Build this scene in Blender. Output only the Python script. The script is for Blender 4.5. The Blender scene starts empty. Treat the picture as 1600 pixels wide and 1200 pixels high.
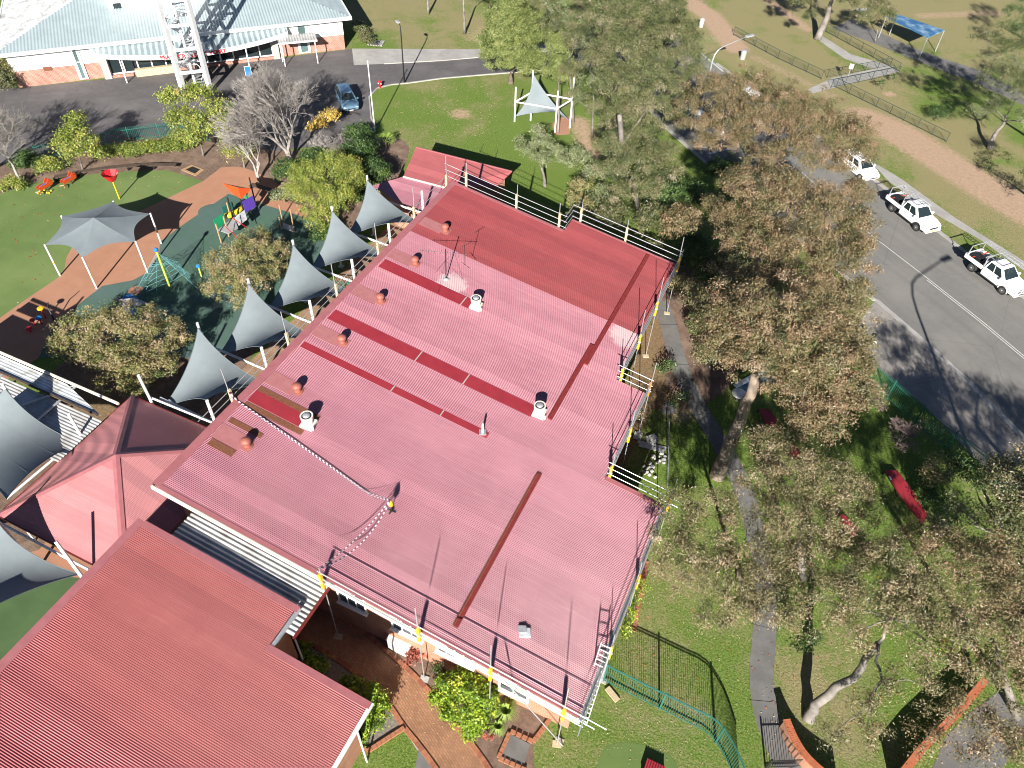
import bpy, bmesh, math, random
import numpy as np
from mathutils import Vector, Matrix
random.seed(7); RNG = np.random.default_rng(11)
scene = bpy.context.scene
COL = scene.collection
PI = math.pi
# ------------------------------------------------------------------ camera
F = 1180.0; PITCH = math.radians(46.33); ROLL = math.radians(2.757); YAW = math.radians(22.9); HC = 38.0
_c, _s = math.cos(ROLL), math.sin(ROLL)
_n = np.array([[_c, -_s, 0], [_s, _c, 0], [0, 0, 1]]) @ np.array([0, math.cos(PITCH), math.sin(PITCH)])
_r = np.cross(_n, [0, 0, 1.]); _r /= np.linalg.norm(_r); _f = np.cross(_r, _n)
if _f[2] < 0: _f = -_f
if _r[0] < 0: _r = -_r
_Y = math.cos(YAW) * _f + math.sin(YAW) * _r
_X = -math.sin(YAW) * _f + math.cos(YAW) * _r
MW = np.array([_X, _Y, -_n])
cam_d = bpy.data.cameras.new('camera'); cam = bpy.data.objects.new('camera', cam_d); COL.objects.link(cam)
m = Matrix.Identity(4)
for i in range(3):
    m[i][0] = MW[i][0]; m[i][1] = -MW[i][1]; m[i][2] = -MW[i][2]
m[2][3] = HC
cam.matrix_world = m
cam_d.sensor_width = 36; cam_d.lens = F / 1600 * 36; cam_d.clip_end = 2000; cam_d.clip_start = 0.5
scene.camera = cam
# ------------------------------------------------------------------ light
SUN_AZ = math.radians(-17.7); SUN_EL = math.radians(26.0)      # direction shadows fall, from +Y
sunvec = Vector((-math.sin(SUN_AZ) * math.cos(SUN_EL), -math.cos(SUN_AZ) * math.cos(SUN_EL), math.sin(SUN_EL)))
w = bpy.data.worlds.new('World'); scene.world = w; w.use_nodes = True
nt = w.node_tree; bg = nt.nodes['Background']
sky = nt.nodes.new('ShaderNodeTexSky'); sky.sky_type = 'NISHITA'; sky.sun_disc = False
sky.sun_elevation = SUN_EL; sky.sun_rotation = math.atan2(sunvec.x, sunvec.y)
sky.air_density = 0.45; sky.dust_density = 0.1
nt.links.new(sky.outputs[0], bg.inputs[0]); bg.inputs[1].default_value = 0.05
sl = bpy.data.lights.new('sun', 'SUN'); sl.energy = 5.0; sl.angle = math.radians(0.53); sl.color = (1.0, 0.955, 0.87)
so = bpy.data.objects.new('sun', sl); COL.objects.link(so)
so.rotation_euler = sunvec.to_track_quat('Z', 'Y').to_euler(); so.location = (0, 0, 60)
scene.view_settings.view_transform = 'Standard'; scene.view_settings.look = 'None'
scene.view_settings.exposure = 1.24; scene.view_settings.gamma = 1.0
scene.render.engine = 'CYCLES'
scene.cycles.pixel_filter_type = 'BLACKMAN_HARRIS'; scene.cycles.filter_width = 1.0; scene.cycles.max_bounces = 6; scene.cycles.transparent_max_bounces = 8
# ------------------------------------------------------------------ placing helpers (a photographed point plus its real height gives its place)
def ray(px, py): return MW @ np.array([(px - 800) / F, (py - 600) / F, 1.])
def G(px, py, z=0.):
    d = ray(px, py); t = (z - HC) / d[2]; return Vector((d[0] * t, d[1] * t, z))
def GX(px, py, X):
    d = ray(px, py); t = X / d[0]; return Vector((X, d[1] * t, HC + d[2] * t))
def GY(px, py, Y):
    d = ray(px, py); t = Y / d[1]; return Vector((d[0] * t, Y, HC + d[2] * t))
def rz(X): return 7.0 - 0.155 * (X + 24.3)            # main roof plane
def RP(px, py):
    d = ray(px, py); t = (rz(0) - HC) / (d[2] + .155 * d[0]); return Vector((d[0] * t, d[1] * t, HC + d[2] * t))
# ------------------------------------------------------------------ materials
def new_mat(name):
    m = bpy.data.materials.new(name); m.use_nodes = True; t = m.node_tree; b = t.nodes['Principled BSDF']; return m, t, b
def noise(t, scale, detail=4, rough=.55, vec=None, dist=0.):
    n = t.nodes.new('ShaderNodeTexNoise'); n.inputs['Scale'].default_value = scale; n.inputs['Detail'].default_value = detail
    n.inputs['Roughness'].default_value = rough; n.inputs['Distortion'].default_value = dist
    if vec is not None: t.links.new(vec, n.inputs['Vector'])
    return n
def wpos(t):
    g = t.nodes.new('ShaderNodeNewGeometry'); return g.outputs['Position']
def ramp(t, src, stops):
    r = t.nodes.new('ShaderNodeValToRGB'); t.links.new(src, r.inputs[0])
    e = r.color_ramp.elements
    while len(e) > 1: e.remove(e[-1])
    e[0].position = stops[0][0]; e[0].color = (*stops[0][1], 1)
    for p, c in stops[1:]:
        x = e.new(p); x.color = (*c, 1)
    return r
def mix(t, f, a, b, mode='MIX'):
    n = t.nodes.new('ShaderNodeMix'); n.data_type = 'RGBA'; n.blend_type = mode
    for k, v in ((0, f), (6, a), (7, b)):
        if hasattr(v, 'node'): t.links.new(v, n.inputs[k])
        elif isinstance(v, (int, float)): n.inputs[k].default_value = v
        else: n.inputs[k].default_value = (*v, 1)
    return n.outputs[2]
def bump(t, b, src, strength, dist=.02):
    n = t.nodes.new('ShaderNodeBump'); n.inputs['Strength'].default_value = strength; n.inputs['Distance'].default_value = dist
    t.links.new(src, n.inputs['Height']); t.links.new(n.outputs[0], b.inputs['Normal'])
def objc(t):
    return t.nodes.new('ShaderNodeTexCoord').outputs['Object']
def mk(name, a, b2=None, scale=3., rough=.6, metal=0., bs=0., bscale=40., world=True, big=None, detail=5):
    """plain surface with grain: colours a..b2 by noise, optional broad stains 'big'"""
    m, t, b = new_mat(name); b2 = b2 or tuple(x * .8 for x in a)
    v = wpos(t) if world else objc(t)
    n = noise(t, scale, detail, .6, v); r = ramp(t, n.outputs[0], [(.32, b2), (.68, a)])
    out = r.outputs[0]
    if big:
        n2 = noise(t, big[0], 4, .6, v); r2 = ramp(t, n2.outputs[0], [(.45, (0, 0, 0)), (.7, (1, 1, 1))])
        out = mix(t, r2.outputs[0], out, big[1])
    t.links.new(out, b.inputs['Base Color']); b.inputs['Roughness'].default_value = rough; b.inputs['Metallic'].default_value = metal
    if bs:
        n3 = noise(t, bscale, 4, .6, v); bump(t, b, n3.outputs[0], bs)
    return m
M = {}
# painted corrugated steel
def roof_mat(name, a, b2, stain, rough=.45, spots=None):
    m, t, b = new_mat(name); v = wpos(t)
    n = noise(t, .55, 6, .65, v); r = ramp(t, n.outputs[0], [(.3, b2), (.7, a)])
    mp = t.nodes.new('ShaderNodeMapping'); mp.inputs['Scale'].default_value = (.35, 7, 1); t.links.new(v, mp.inputs[0])
    n2 = noise(t, 1.5, 5, .6, mp.outputs[0]); r2 = ramp(t, n2.outputs[0], [(.48, (0, 0, 0)), (.75, (.5, .5, .5))])
    c = mix(t, r2.outputs[0], r.outputs[0], stain)
    n3 = noise(t, 14, 3, .7, v); r3 = ramp(t, n3.outputs[0], [(.66, (0, 0, 0)), (.74, (.55, .55, .55))])
    c = mix(t, r3.outputs[0], c, tuple(x * .55 for x in b2))
    for (sx_, sy_, rad) in ((-19.3, 34.5, .5), (-7.6, 36.9, .55)) if spots else ():     # old whitish sealant stains
        vm = t.nodes.new('ShaderNodeVectorMath'); vm.operation = 'DISTANCE'; t.links.new(v, vm.inputs[0]); vm.inputs[1].default_value = (sx_, sy_, rz(sx_))
        ns = noise(t, 2.2, 7, .75, v); ma = t.nodes.new('ShaderNodeMath'); ma.operation = 'MULTIPLY_ADD'; ma.inputs[1].default_value = -3.2 * rad; t.links.new(ns.outputs[0], ma.inputs[0]); t.links.new(vm.outputs[1], ma.inputs[2])
        rr = ramp(t, ma.outputs[0], [(0, (.5, .5, .5)), (.35, (0, 0, 0))]); c = mix(t, rr.outputs[0], c, (.52, .46, .46))
    sx = t.nodes.new('ShaderNodeSeparateXYZ'); t.links.new(v, sx.inputs[0])
    def mth(op, a_, b_=None):
        q_ = t.nodes.new('ShaderNodeMath'); q_.operation = op; t.links.new(a_, q_.inputs[0])
        if b_ is not None: q_.inputs[1].default_value = b_
        return q_.outputs[0]
    wn = t.nodes.new('ShaderNodeTexWhiteNoise'); wn.noise_dimensions = '1D'; t.links.new(mth('FLOOR', mth('MULTIPLY', sx.outputs[1], 1 / .762)), wn.inputs['W'])
    rw = ramp(t, wn.outputs[0], [(0, (.86, .85, .86)), (1, (1.09, 1.11, 1.09))]); c = mix(t, 1., c, rw.outputs[0], 'MULTIPLY')
    fr_ = mth('FRACT', mth('MULTIPLY', sx.outputs[0], 1 / 1.8)); ls = mth('LESS_THAN', fr_, .02); fy = mth('LESS_THAN', mth('FRACT', mth('MULTIPLY', sx.outputs[1], 1 / .2286)), .5)
    sc = t.nodes.new('ShaderNodeMath'); sc.operation = 'MULTIPLY'; t.links.new(ls, sc.inputs[0]); t.links.new(fy, sc.inputs[1])
    rs_ = ramp(t, sc.outputs[0], [(0, (1, 1, 1)), (1, (.90, .89, .90))]); c = mix(t, 1., c, rs_.outputs[0], 'MULTIPLY')
    if spots:
        n4 = noise(t, 2.3, 5, .7, v); r4 = ramp(t, n4.outputs[0], [(.58, (0, 0, 0)), (.72, (.45, .45, .45))])
        c = mix(t, r4.outputs[0], c, spots)
    t.links.new(c, b.inputs['Base Color']); b.inputs['Roughness'].default_value = rough
    return m
M['roof_pink'] = roof_mat('faded_pink_roof', (.39, .165, .205), (.325, .13, .168), (.44, .23, .25), .42, (.40, .19, .18))
M['roof_red'] = roof_mat('fresh_red_roof', (.235, .044, .050), (.20, .037, .043), (.27, .062, .064), .45)
M['roof_pale'] = roof_mat('pavilion_roof_paint', (.42, .165, .175), (.37, .14, .15), (.46, .20, .205), .42)
M['roof_front'] = roof_mat('front_roof_paint', (.375, .110, .115), (.325, .088, .093), (.42, .145, .145), .5)
M['cap_pink'] = mk('ridge_cap_paint', (.34, .125, .135), (.29, .10, .11), 2.5, .5)
M['flash_pink'] = mk('pale_flashing', (.38, .155, .155), (.33, .125, .13), 3, .5)
M['flash_red'] = mk('red_flashing', (.30, .03, .042), (.25, .024, .034), 1.2, .45)
M['gutter_red'] = mk('dark_red_gutter', (.22, .03, .028), (.15, .02, .02), 4, .45)
M['rust'] = mk('rusty_brown', (.20, .075, .035), (.12, .04, .02), 9, .8)
M['terra'] = mk('terracotta_vent', (.34, .11, .08), (.25, .08, .06), 9, .55, bs=.2)
M['white'] = mk('white_paint', (.74, .74, .74), (.64, .64, .64), 2, .45)
M['white_wall'] = mk('white_render', (.80, .79, .76), (.74, .73, .70), .8, .8, bs=.1)
M['cream'] = mk('cream_trim', (.72, .68, .60), (.60, .56, .49), 2, .6)
M['galv'] = mk('galvanised_tube', (.58, .60, .62), (.42, .44, .46), 6, .4, .55)
M['alu'] = mk('aluminium', (.72, .73, .74), (.60, .61, .62), 6, .35, .6)
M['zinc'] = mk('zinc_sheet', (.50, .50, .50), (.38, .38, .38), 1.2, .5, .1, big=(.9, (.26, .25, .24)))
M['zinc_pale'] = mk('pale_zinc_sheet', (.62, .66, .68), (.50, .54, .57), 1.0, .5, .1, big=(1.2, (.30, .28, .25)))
M['church_roof'] = mk('pale_blue_roof', (.35, .42, .445), (.30, .365, .39), .7, .5, .1)
M['yellow'] = mk('yellow_clamp', (.70, .46, .02), (.6, .36, .02), 6, .5)
M['orange'] = mk('orange_clamp', (.62, .22, .02), (.5, .15, .02), 6, .5)
M['ply'] = mk('timber_packer', (.55, .45, .30), (.42, .33, .2), 9, .7)
M['glass'] = mk('window_glass', (.02, .03, .035), (.012, .02, .022), .8, .08)
M['glass_pale'] = mk('pale_window_glass', (.10, .16, .16), (.06, .10, .10), .7, .15)
M['dark'] = mk('dark_metal', (.02, .021, .022), (.012, .012, .013), 5, .5)
M['green_metal'] = mk('green_steel', (.03, .145, .10), (.02, .11, .075), 6, .45)
M['teal_metal'] = mk('teal_steel', (.03, .15, .125), (.022, .11, .09), 6, .45)
M['park_fence'] = mk('dark_pipe', (.05, .07, .06), (.03, .045, .04), 6, .5)
M['red_plastic'] = mk('red_plastic', (.55, .012, .02), (.42, .01, .015), 4, .35)
M['orange_plastic'] = mk('orange_plastic', (.62, .085, .02), (.52, .065, .015), 4, .4)
M['blue_plastic'] = mk('blue_plastic', (.02, .20, .50), (.02, .15, .4), 4, .35)
M['purple'] = mk('purple_panel', (.10, .05, .36), (.08, .04, .28), 4, .4)
M['green_panel'] = mk('green_panel', (.01, .30, .13), (.01, .24, .1), 4, .4)
M['yellow_plastic'] = mk('yellow_plastic', (.66, .48, .02), (.55, .38, .02), 4, .4)
M['lime'] = mk('lime_pole', (.46, .58, .07), (.38, .5, .06), 4, .4)
M['rope'] = mk('cyan_rope', (.16, .42, .44), (.1, .3, .33), 9, .8)
M['tan_post'] = mk('tan_post', (.42, .27, .15), (.33, .2, .1), 5, .6)
M['grey_deck'] = mk('grey_deck', (.34, .34, .35), (.27, .27, .28), 4, .6)
M['timber'] = mk('bench_timber', (.10, .065, .045), (.05, .035, .028), 6, .8, bs=.3)
M['bark_pale'] = mk('pale_gum_bark', (.26, .235, .21), (.11, .092, .08), 1.6, .85, bs=.6, bscale=12)
M['bark_dark'] = mk('rough_bark', (.17, .125, .095), (.07, .05, .04), 3, .9, bs=.8, bscale=14)
M['bark_brown'] = mk('striped_bark', (.33, .26, .20), (.055, .04, .032), 1.1, .9, bs=.8, bscale=9)
M['twig'] = mk('bare_twig', (.34, .31, .285), (.22, .195, .18), 3, .9)
M['twig_dark'] = mk('dark_twig', (.30, .21, .20), (.18, .13, .125), 3, .9)
M['car_white'] = mk('white_car_paint', (.80, .80, .80), (.76, .76, .77), 1, .18)
M['car_blue'] = mk('steel_blue_car_paint', (.16, .27, .38), (.13, .23, .34), 1, .22, .4)
M['tyre'] = mk('tyre_rubber', (.025, .025, .025), (.015, .015, .015), 9, .8)
M['rim'] = mk('grey_wheel_rim', (.22, .22, .23), (.12, .12, .12), 6, .4, .6)
M['lens'] = mk('headlight_lens', (.5, .52, .54), (.38, .4, .42), 6, .1)
M['orange_lens'] = mk('strap_orange', (.6, .08, .03), (.5, .06, .02), 6, .5)
M['sail'] = mk('grey_shade_cloth', (.175, .205, .222), (.15, .178, .195), 1.1, .85, bs=.06, bscale=90)
M['blue_roof'] = mk('blue_sheet_roof', (.05, .17, .33), (.035, .12, .26), .8, .35, .1, big=(.8, (.30, .42, .52)))
M['slide_red'] = mk('red_painted_steel', (.30, .022, .034), (.22, .018, .028), 2.2, .55)
M['tape_red'] = mk('barrier_mauve', (.12, .03, .085), (.10, .025, .07), 9, .6)
M['concrete'] = mk('concrete', (.30, .275, .255), (.235, .215, .20), 1.3, .9, bs=.2, bscale=30, big=(.35, (.20, .185, .17)))
M['concrete_pale'] = mk('pale_concrete', (.38, .365, .35), (.31, .30, .285), 1.3, .9, bs=.2, bscale=30, big=(.4, (.27, .255, .24)))
M['path_grey'] = mk('grey_path', (.17, .165, .16), (.13, .127, .123), 1.6, .9, bs=.2, bscale=30, big=(.5, (.11, .105, .1)))
M['asphalt'] = mk('old_asphalt', (.185, .178, .168), (.16, .153, .146), 2.2, .9, bs=.3, bscale=60, big=(.25, (.21, .20, .185)), detail=9)
M['asphalt_dark'] = mk('dark_asphalt', (.115, .105, .108), (.088, .08, .083), 2.0, .9, bs=.3, bscale=60, big=(.3, (.14, .13, .13)), detail=9)
M['line'] = mk('road_line_paint', (.55, .55, .53), (.40, .40, .38), 6, .7)
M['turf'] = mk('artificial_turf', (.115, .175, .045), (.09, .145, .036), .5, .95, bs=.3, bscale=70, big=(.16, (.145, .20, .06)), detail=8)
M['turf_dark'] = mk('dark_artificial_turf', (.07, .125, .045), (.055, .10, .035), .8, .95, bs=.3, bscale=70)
M['tan'] = mk('tan_rubber', (.40, .20, .125), (.34, .165, .10), .7, .9, bs=.2, bscale=60, big=(.22, (.33, .175, .115)), detail=9)
M['softfall'] = mk('green_softfall', (.062, .125, .09), (.05, .10, .075), 1.2, .9, bs=.2, bscale=60, big=(.25, (.075, .12, .12)), detail=9)
M['soil'] = mk('garden_mulch', (.19, .12, .085), (.10, .065, .048), 4.5, 1, bs=.9, bscale=16, big=(.8, (.23, .16, .12)), detail=10)
M['litter'] = mk('leaf_litter', (.24, .165, .085), (.12, .075, .04), 6, 1, bs=.9, bscale=16, detail=10)
M['gravel'] = mk('grey_gravel', (.26, .225, .195), (.13, .115, .10), 7, 1, bs=.9, bscale=18, detail=10)
M['stone'] = mk('pale_stone', (.50, .49, .47), (.34, .33, .31), 4, .9, bs=.5, bscale=8)
M['skin'] = mk('skin', (.40, .24, .17), None, 4, .6)
_rd = G(1600, 555) - G(1370, 375); RDIR = math.atan2(_rd.y, _rd.x)
def streaks(m, rot, sc, amt, c2):
    t = m.node_tree; b = t.nodes['Principled BSDF']; src = b.inputs['Base Color'].links[0].from_socket; v = wpos(t)
    mp = t.nodes.new('ShaderNodeMapping'); mp.vector_type = 'TEXTURE'; mp.inputs['Rotation'].default_value = (0, 0, rot); mp.inputs['Scale'].default_value = (sc[0], sc[1], 1); t.links.new(v, mp.inputs[0])
    n = noise(t, 1., 5, .6, mp.outputs[0]); r = ramp(t, n.outputs[0], [(.45, (0, 0, 0)), (.7, (amt,) * 3)]); c = mix(t, r.outputs[0], src, c2)
    vo = t.nodes.new('ShaderNodeTexVoronoi'); vo.feature = 'DISTANCE_TO_EDGE'; vo.inputs['Scale'].default_value = .13; nz = noise(t, .6, 4, .6, v); mv = mix(t, .12, v, nz.outputs[1]); t.links.new(mv, vo.inputs['Vector'])
    r2 = ramp(t, vo.outputs[0], [(.0, (.3,) * 3), (.003, (0, 0, 0))]); c = mix(t, r2.outputs[0], c, (.05, .048, .045)); t.links.new(c, b.inputs['Base Color'])
streaks(M['asphalt'], RDIR, (22, .9), .5, (.135, .13, .125)); streaks(M['asphalt_dark'], .75, (9, 1.5), .6, (.075, .07, .072)); streaks(M['concrete'], RDIR, (5, 1.2), .5, (.18, .165, .15))
def brick_mat(name, c1, c2, mortar, scale, bw=.5, rh=.25, rot=0., rough=.85, vert=False, along=(1, 0)):
    m, t, b = new_mat(name); v = wpos(t)
    if vert:    # walls: run along u, up z
        sx = t.nodes.new('ShaderNodeSeparateXYZ'); t.links.new(v, sx.inputs[0])
        a = t.nodes.new('ShaderNodeMath'); a.operation = 'MULTIPLY'; a.inputs[1].default_value = along[0]; t.links.new(sx.outputs[0], a.inputs[0])
        a2 = t.nodes.new('ShaderNodeMath'); a2.operation = 'MULTIPLY_ADD'; a2.inputs[1].default_value = along[1]; t.links.new(sx.outputs[1], a2.inputs[0]); t.links.new(a.outputs[0], a2.inputs[2])
        cb = t.nodes.new('ShaderNodeCombineXYZ'); t.links.new(a2.outputs[0], cb.inputs[0]); t.links.new(sx.outputs[2], cb.inputs[1]); vv = cb.outputs[0]
    else:
        mp = t.nodes.new('ShaderNodeMapping'); mp.inputs['Rotation'].default_value = (0, 0, rot); t.links.new(v, mp.inputs[0]); vv = mp.outputs[0]
    k = t.nodes.new('ShaderNodeTexBrick'); t.links.new(vv, k.inputs['Vector'])
    k.inputs['Scale'].default_value = scale; k.inputs['Brick Width'].default_value = bw; k.inputs['Row Height'].default_value = rh
    k.inputs['Mortar Size'].default_value = .012; k.inputs['Color1'].default_value = (*c1, 1); k.inputs['Color2'].default_value = (*c2, 1); k.inputs['Mortar'].default_value = (*mortar, 1)
    n = noise(t, .9, 8, .65, v); r = ramp(t, n.outputs[0], [(.3, (.72, .7, .68)), (.7, (1.12, 1.1, 1.08))])
    c = mix(t, 1., k.outputs[0], r.outputs[0], 'MULTIPLY')
    t.links.new(c, b.inputs['Base Color']); b.inputs['Roughness'].default_value = rough
    bump(t, b, k.outputs[1], -.4, .01)
    return m
M['brick'] = brick_mat('orange_brick_wall', (.46, .19, .10), (.36, .14, .075), (.38, .30, .24), 1, .24, .086, vert=True)
M['brick_pink'] = brick_mat('pink_brick_wall', (.40, .17, .12), (.30, .115, .08), (.42, .36, .32), 1, .24, .12, vert=True, along=(.697, .717))
M['pavers'] = brick_mat('brown_brick_paving', (.40, .205, .11), (.31, .155, .085), (.20, .125, .085), 1, .23, .115, rot=.5)
M['tan_paving'] = brick_mat('tan_paving_strip', (.36, .23, .14), (.30, .18, .11), (.2, .14, .1), 1, .4, .2)
M['border'] = mk('border_brick', (.40, .17, .085), (.27, .11, .06), 8, .9, bs=.2)
M['border2'] = mk('border_brick_dark', (.30, .115, .065), (.22, .08, .05), 8, .9, bs=.2)
M['coping'] = mk('coping_brick', (.46, .145, .065), (.35, .10, .045), 7, .85, bs=.2)
# lawn: green and straw patches, bare dirt where the 'dirt' attribute says
def lawn():
    m, t, b = new_mat('winter_lawn'); v = wpos(t)
    n1 = noise(t, .16, 6, .65, v, .4); n2 = noise(t, 2.6, 9, .75, v); n3 = noise(t, 9, 6, .75, v); n4 = noise(t, .07, 3, .5, v)
    fine = ramp(t, n3.outputs[0], [(.30, (.035, .070, .012)), (.46, (.098, .165, .030)), (.58, (.175, .235, .055)), (.72, (.30, .28, .12))])
    straw = ramp(t, n3.outputs[0], [(.30, (.14, .12, .055)), (.5, (.26, .225, .115)), (.75, (.40, .335, .21))])
    at = t.nodes.new('ShaderNodeAttribute'); at.attribute_name = 'dry'
    ad = t.nodes.new('ShaderNodeMath'); ad.operation = 'MULTIPLY_ADD'; ad.inputs[1].default_value = .42; n1m = t.nodes.new('ShaderNodeMath'); n1m.operation = 'MULTIPLY'; n1m.inputs[1].default_value = 1.6; t.links.new(n1.outputs[0], n1m.inputs[0]); t.links.new(n1m.outputs[0], ad.inputs[2]); t.links.new(at.outputs['Fac'], ad.inputs[0])
    ad2 = t.nodes.new('ShaderNodeMath'); ad2.operation = 'MULTIPLY_ADD'; ad2.inputs[1].default_value = 1.0; t.links.new(n2.outputs[0], ad2.inputs[0]); t.links.new(ad.outputs[0], ad2.inputs[2])
    hf = t.nodes.new('ShaderNodeMath'); hf.operation = 'MULTIPLY'; hf.inputs[1].default_value = .5; t.links.new(ad2.outputs[0], hf.inputs[0])
    f = ramp(t, hf.outputs[0], [(.645, (0, 0, 0)), (.72, (.32, .32, .32)), (.81, (.92, .92, .92))])
    c = mix(t, f.outputs[0], fine.outputs[0], straw.outputs[0])
    at2 = t.nodes.new('ShaderNodeAttribute'); at2.attribute_name = 'dirt'
    a3 = t.nodes.new('ShaderNodeMath'); a3.operation = 'MULTIPLY_ADD'; a3.inputs[1].default_value = .8; t.links.new(n2.outputs[0], a3.inputs[0]); t.links.new(at2.outputs['Fac'], a3.inputs[2])
    hg = t.nodes.new('ShaderNodeMath'); hg.operation = 'MULTIPLY'; hg.inputs[1].default_value = .5; t.links.new(a3.outputs[0], hg.inputs[0])
    f2 = ramp(t, hg.outputs[0], [(.41, (0, 0, 0)), (.56, (1, 1, 1))])
    dirt = ramp(t, n2.outputs[0], [(.3, (.34, .23, .155)), (.7, (.46, .33, .235))])
    c = mix(t, f2.outputs[0], c, dirt.outputs[0])
    t.links.new(c, b.inputs['Base Color']); b.inputs['Roughness'].default_value = 1.0
    b.inputs['Specular IOR Level'].default_value = .1
    bump(t, b, n3.outputs[0], .9, .07)
    return m
M['lawn'] = lawn()
def leaf_mat(name, stops, trans=.12, rough=.5):
    m, t, b = new_mat(name)
    at = t.nodes.new('ShaderNodeAttribute'); at.attribute_name = 'tint'
    r = ramp(t, at.outputs['Fac'], stops)
    t.links.new(r.outputs[0], b.inputs['Base Color']); b.inputs['Roughness'].default_value = rough
    tr = t.nodes.new('ShaderNodeBsdfTranslucent'); t.links.new(r.outputs[0], tr.inputs[0])
    mx = t.nodes.new('ShaderNodeMixShader'); mx.inputs[0].default_value = trans
    t.links.new(b.outputs[0], mx.inputs[1]); t.links.new(tr.outputs[0], mx.inputs[2])
    t.links.new(mx.outputs[0], t.nodes['Material Output'].inputs[0]); return m
M['gum'] = leaf_mat('brown_gum_leaves', [(0, (0.040, 0.046, 0.018)), (.25, (0.105, 0.104, 0.038)), (.5, (0.180, 0.142, 0.070)), (.75, (0.245, 0.165, 0.095)), (.92, (0.280, 0.168, 0.104)), (1, (0.336, 0.272, 0.184))])
M['gum_olive'] = leaf_mat('olive_gum_leaves', [(0, (0.026, 0.040, 0.014)), (.3, (0.070, 0.090, 0.028)), (.6, (0.122, 0.134, 0.050)), (.85, (0.209, 0.169, 0.094)), (1, (0.302, 0.266, 0.187))])
M['gum_pale'] = leaf_mat('pale_gum_leaves', [(0, (0.060, 0.066, 0.028)), (.3, (0.145, 0.135, 0.060)), (.6, (0.205, 0.178, 0.088)), (.85, (0.270, 0.180, 0.110)), (1, (0.350, 0.290, 0.200))])
M['pine'] = leaf_mat('light_green_leaves', [(0, (.06, .09, .02)), (.5, (.165, .205, .055)), (1, (.28, .29, .11))])
M['autumn'] = leaf_mat('autumn_shrub_leaves', [(0, (0.054, 0.090, 0.023)), (.3, (0.162, 0.180, 0.054)), (.55, (0.270, 0.234, 0.090)), (.8, (0.333, 0.243, 0.162)), (1, (0.414, 0.324, 0.198))])
M['olive_yellow'] = leaf_mat('yellow_green_leaves', [(0, (.06, .10, .015)), (.5, (.20, .25, .04)), (.85, (.34, .34, .07)), (1, (.44, .36, .12))])
M['bright'] = leaf_mat('bright_green_leaves', [(0, (.05, .11, .012)), (.5, (.20, .32, .025)), (.85, (.42, .50, .04)), (1, (.58, .58, .08))])
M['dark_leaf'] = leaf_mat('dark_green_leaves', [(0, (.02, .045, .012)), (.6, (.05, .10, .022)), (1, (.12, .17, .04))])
M['yellow_leaf'] = leaf_mat('yellow_leaves', [(0, (.25, .16, .03)), (.5, (.50, .34, .06)), (1, (.62, .50, .16))])
M['red_leaf'] = leaf_mat('red_leaves', [(0, (.12, .03, .02)), (.5, (.34, .09, .06)), (1, (.5, .16, .1))])
M['grey_leaf'] = leaf_mat('grey_green_leaves', [(0, (.07, .10, .035)), (.5, (.17, .20, .09)), (1, (.32, .32, .20))])
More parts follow.
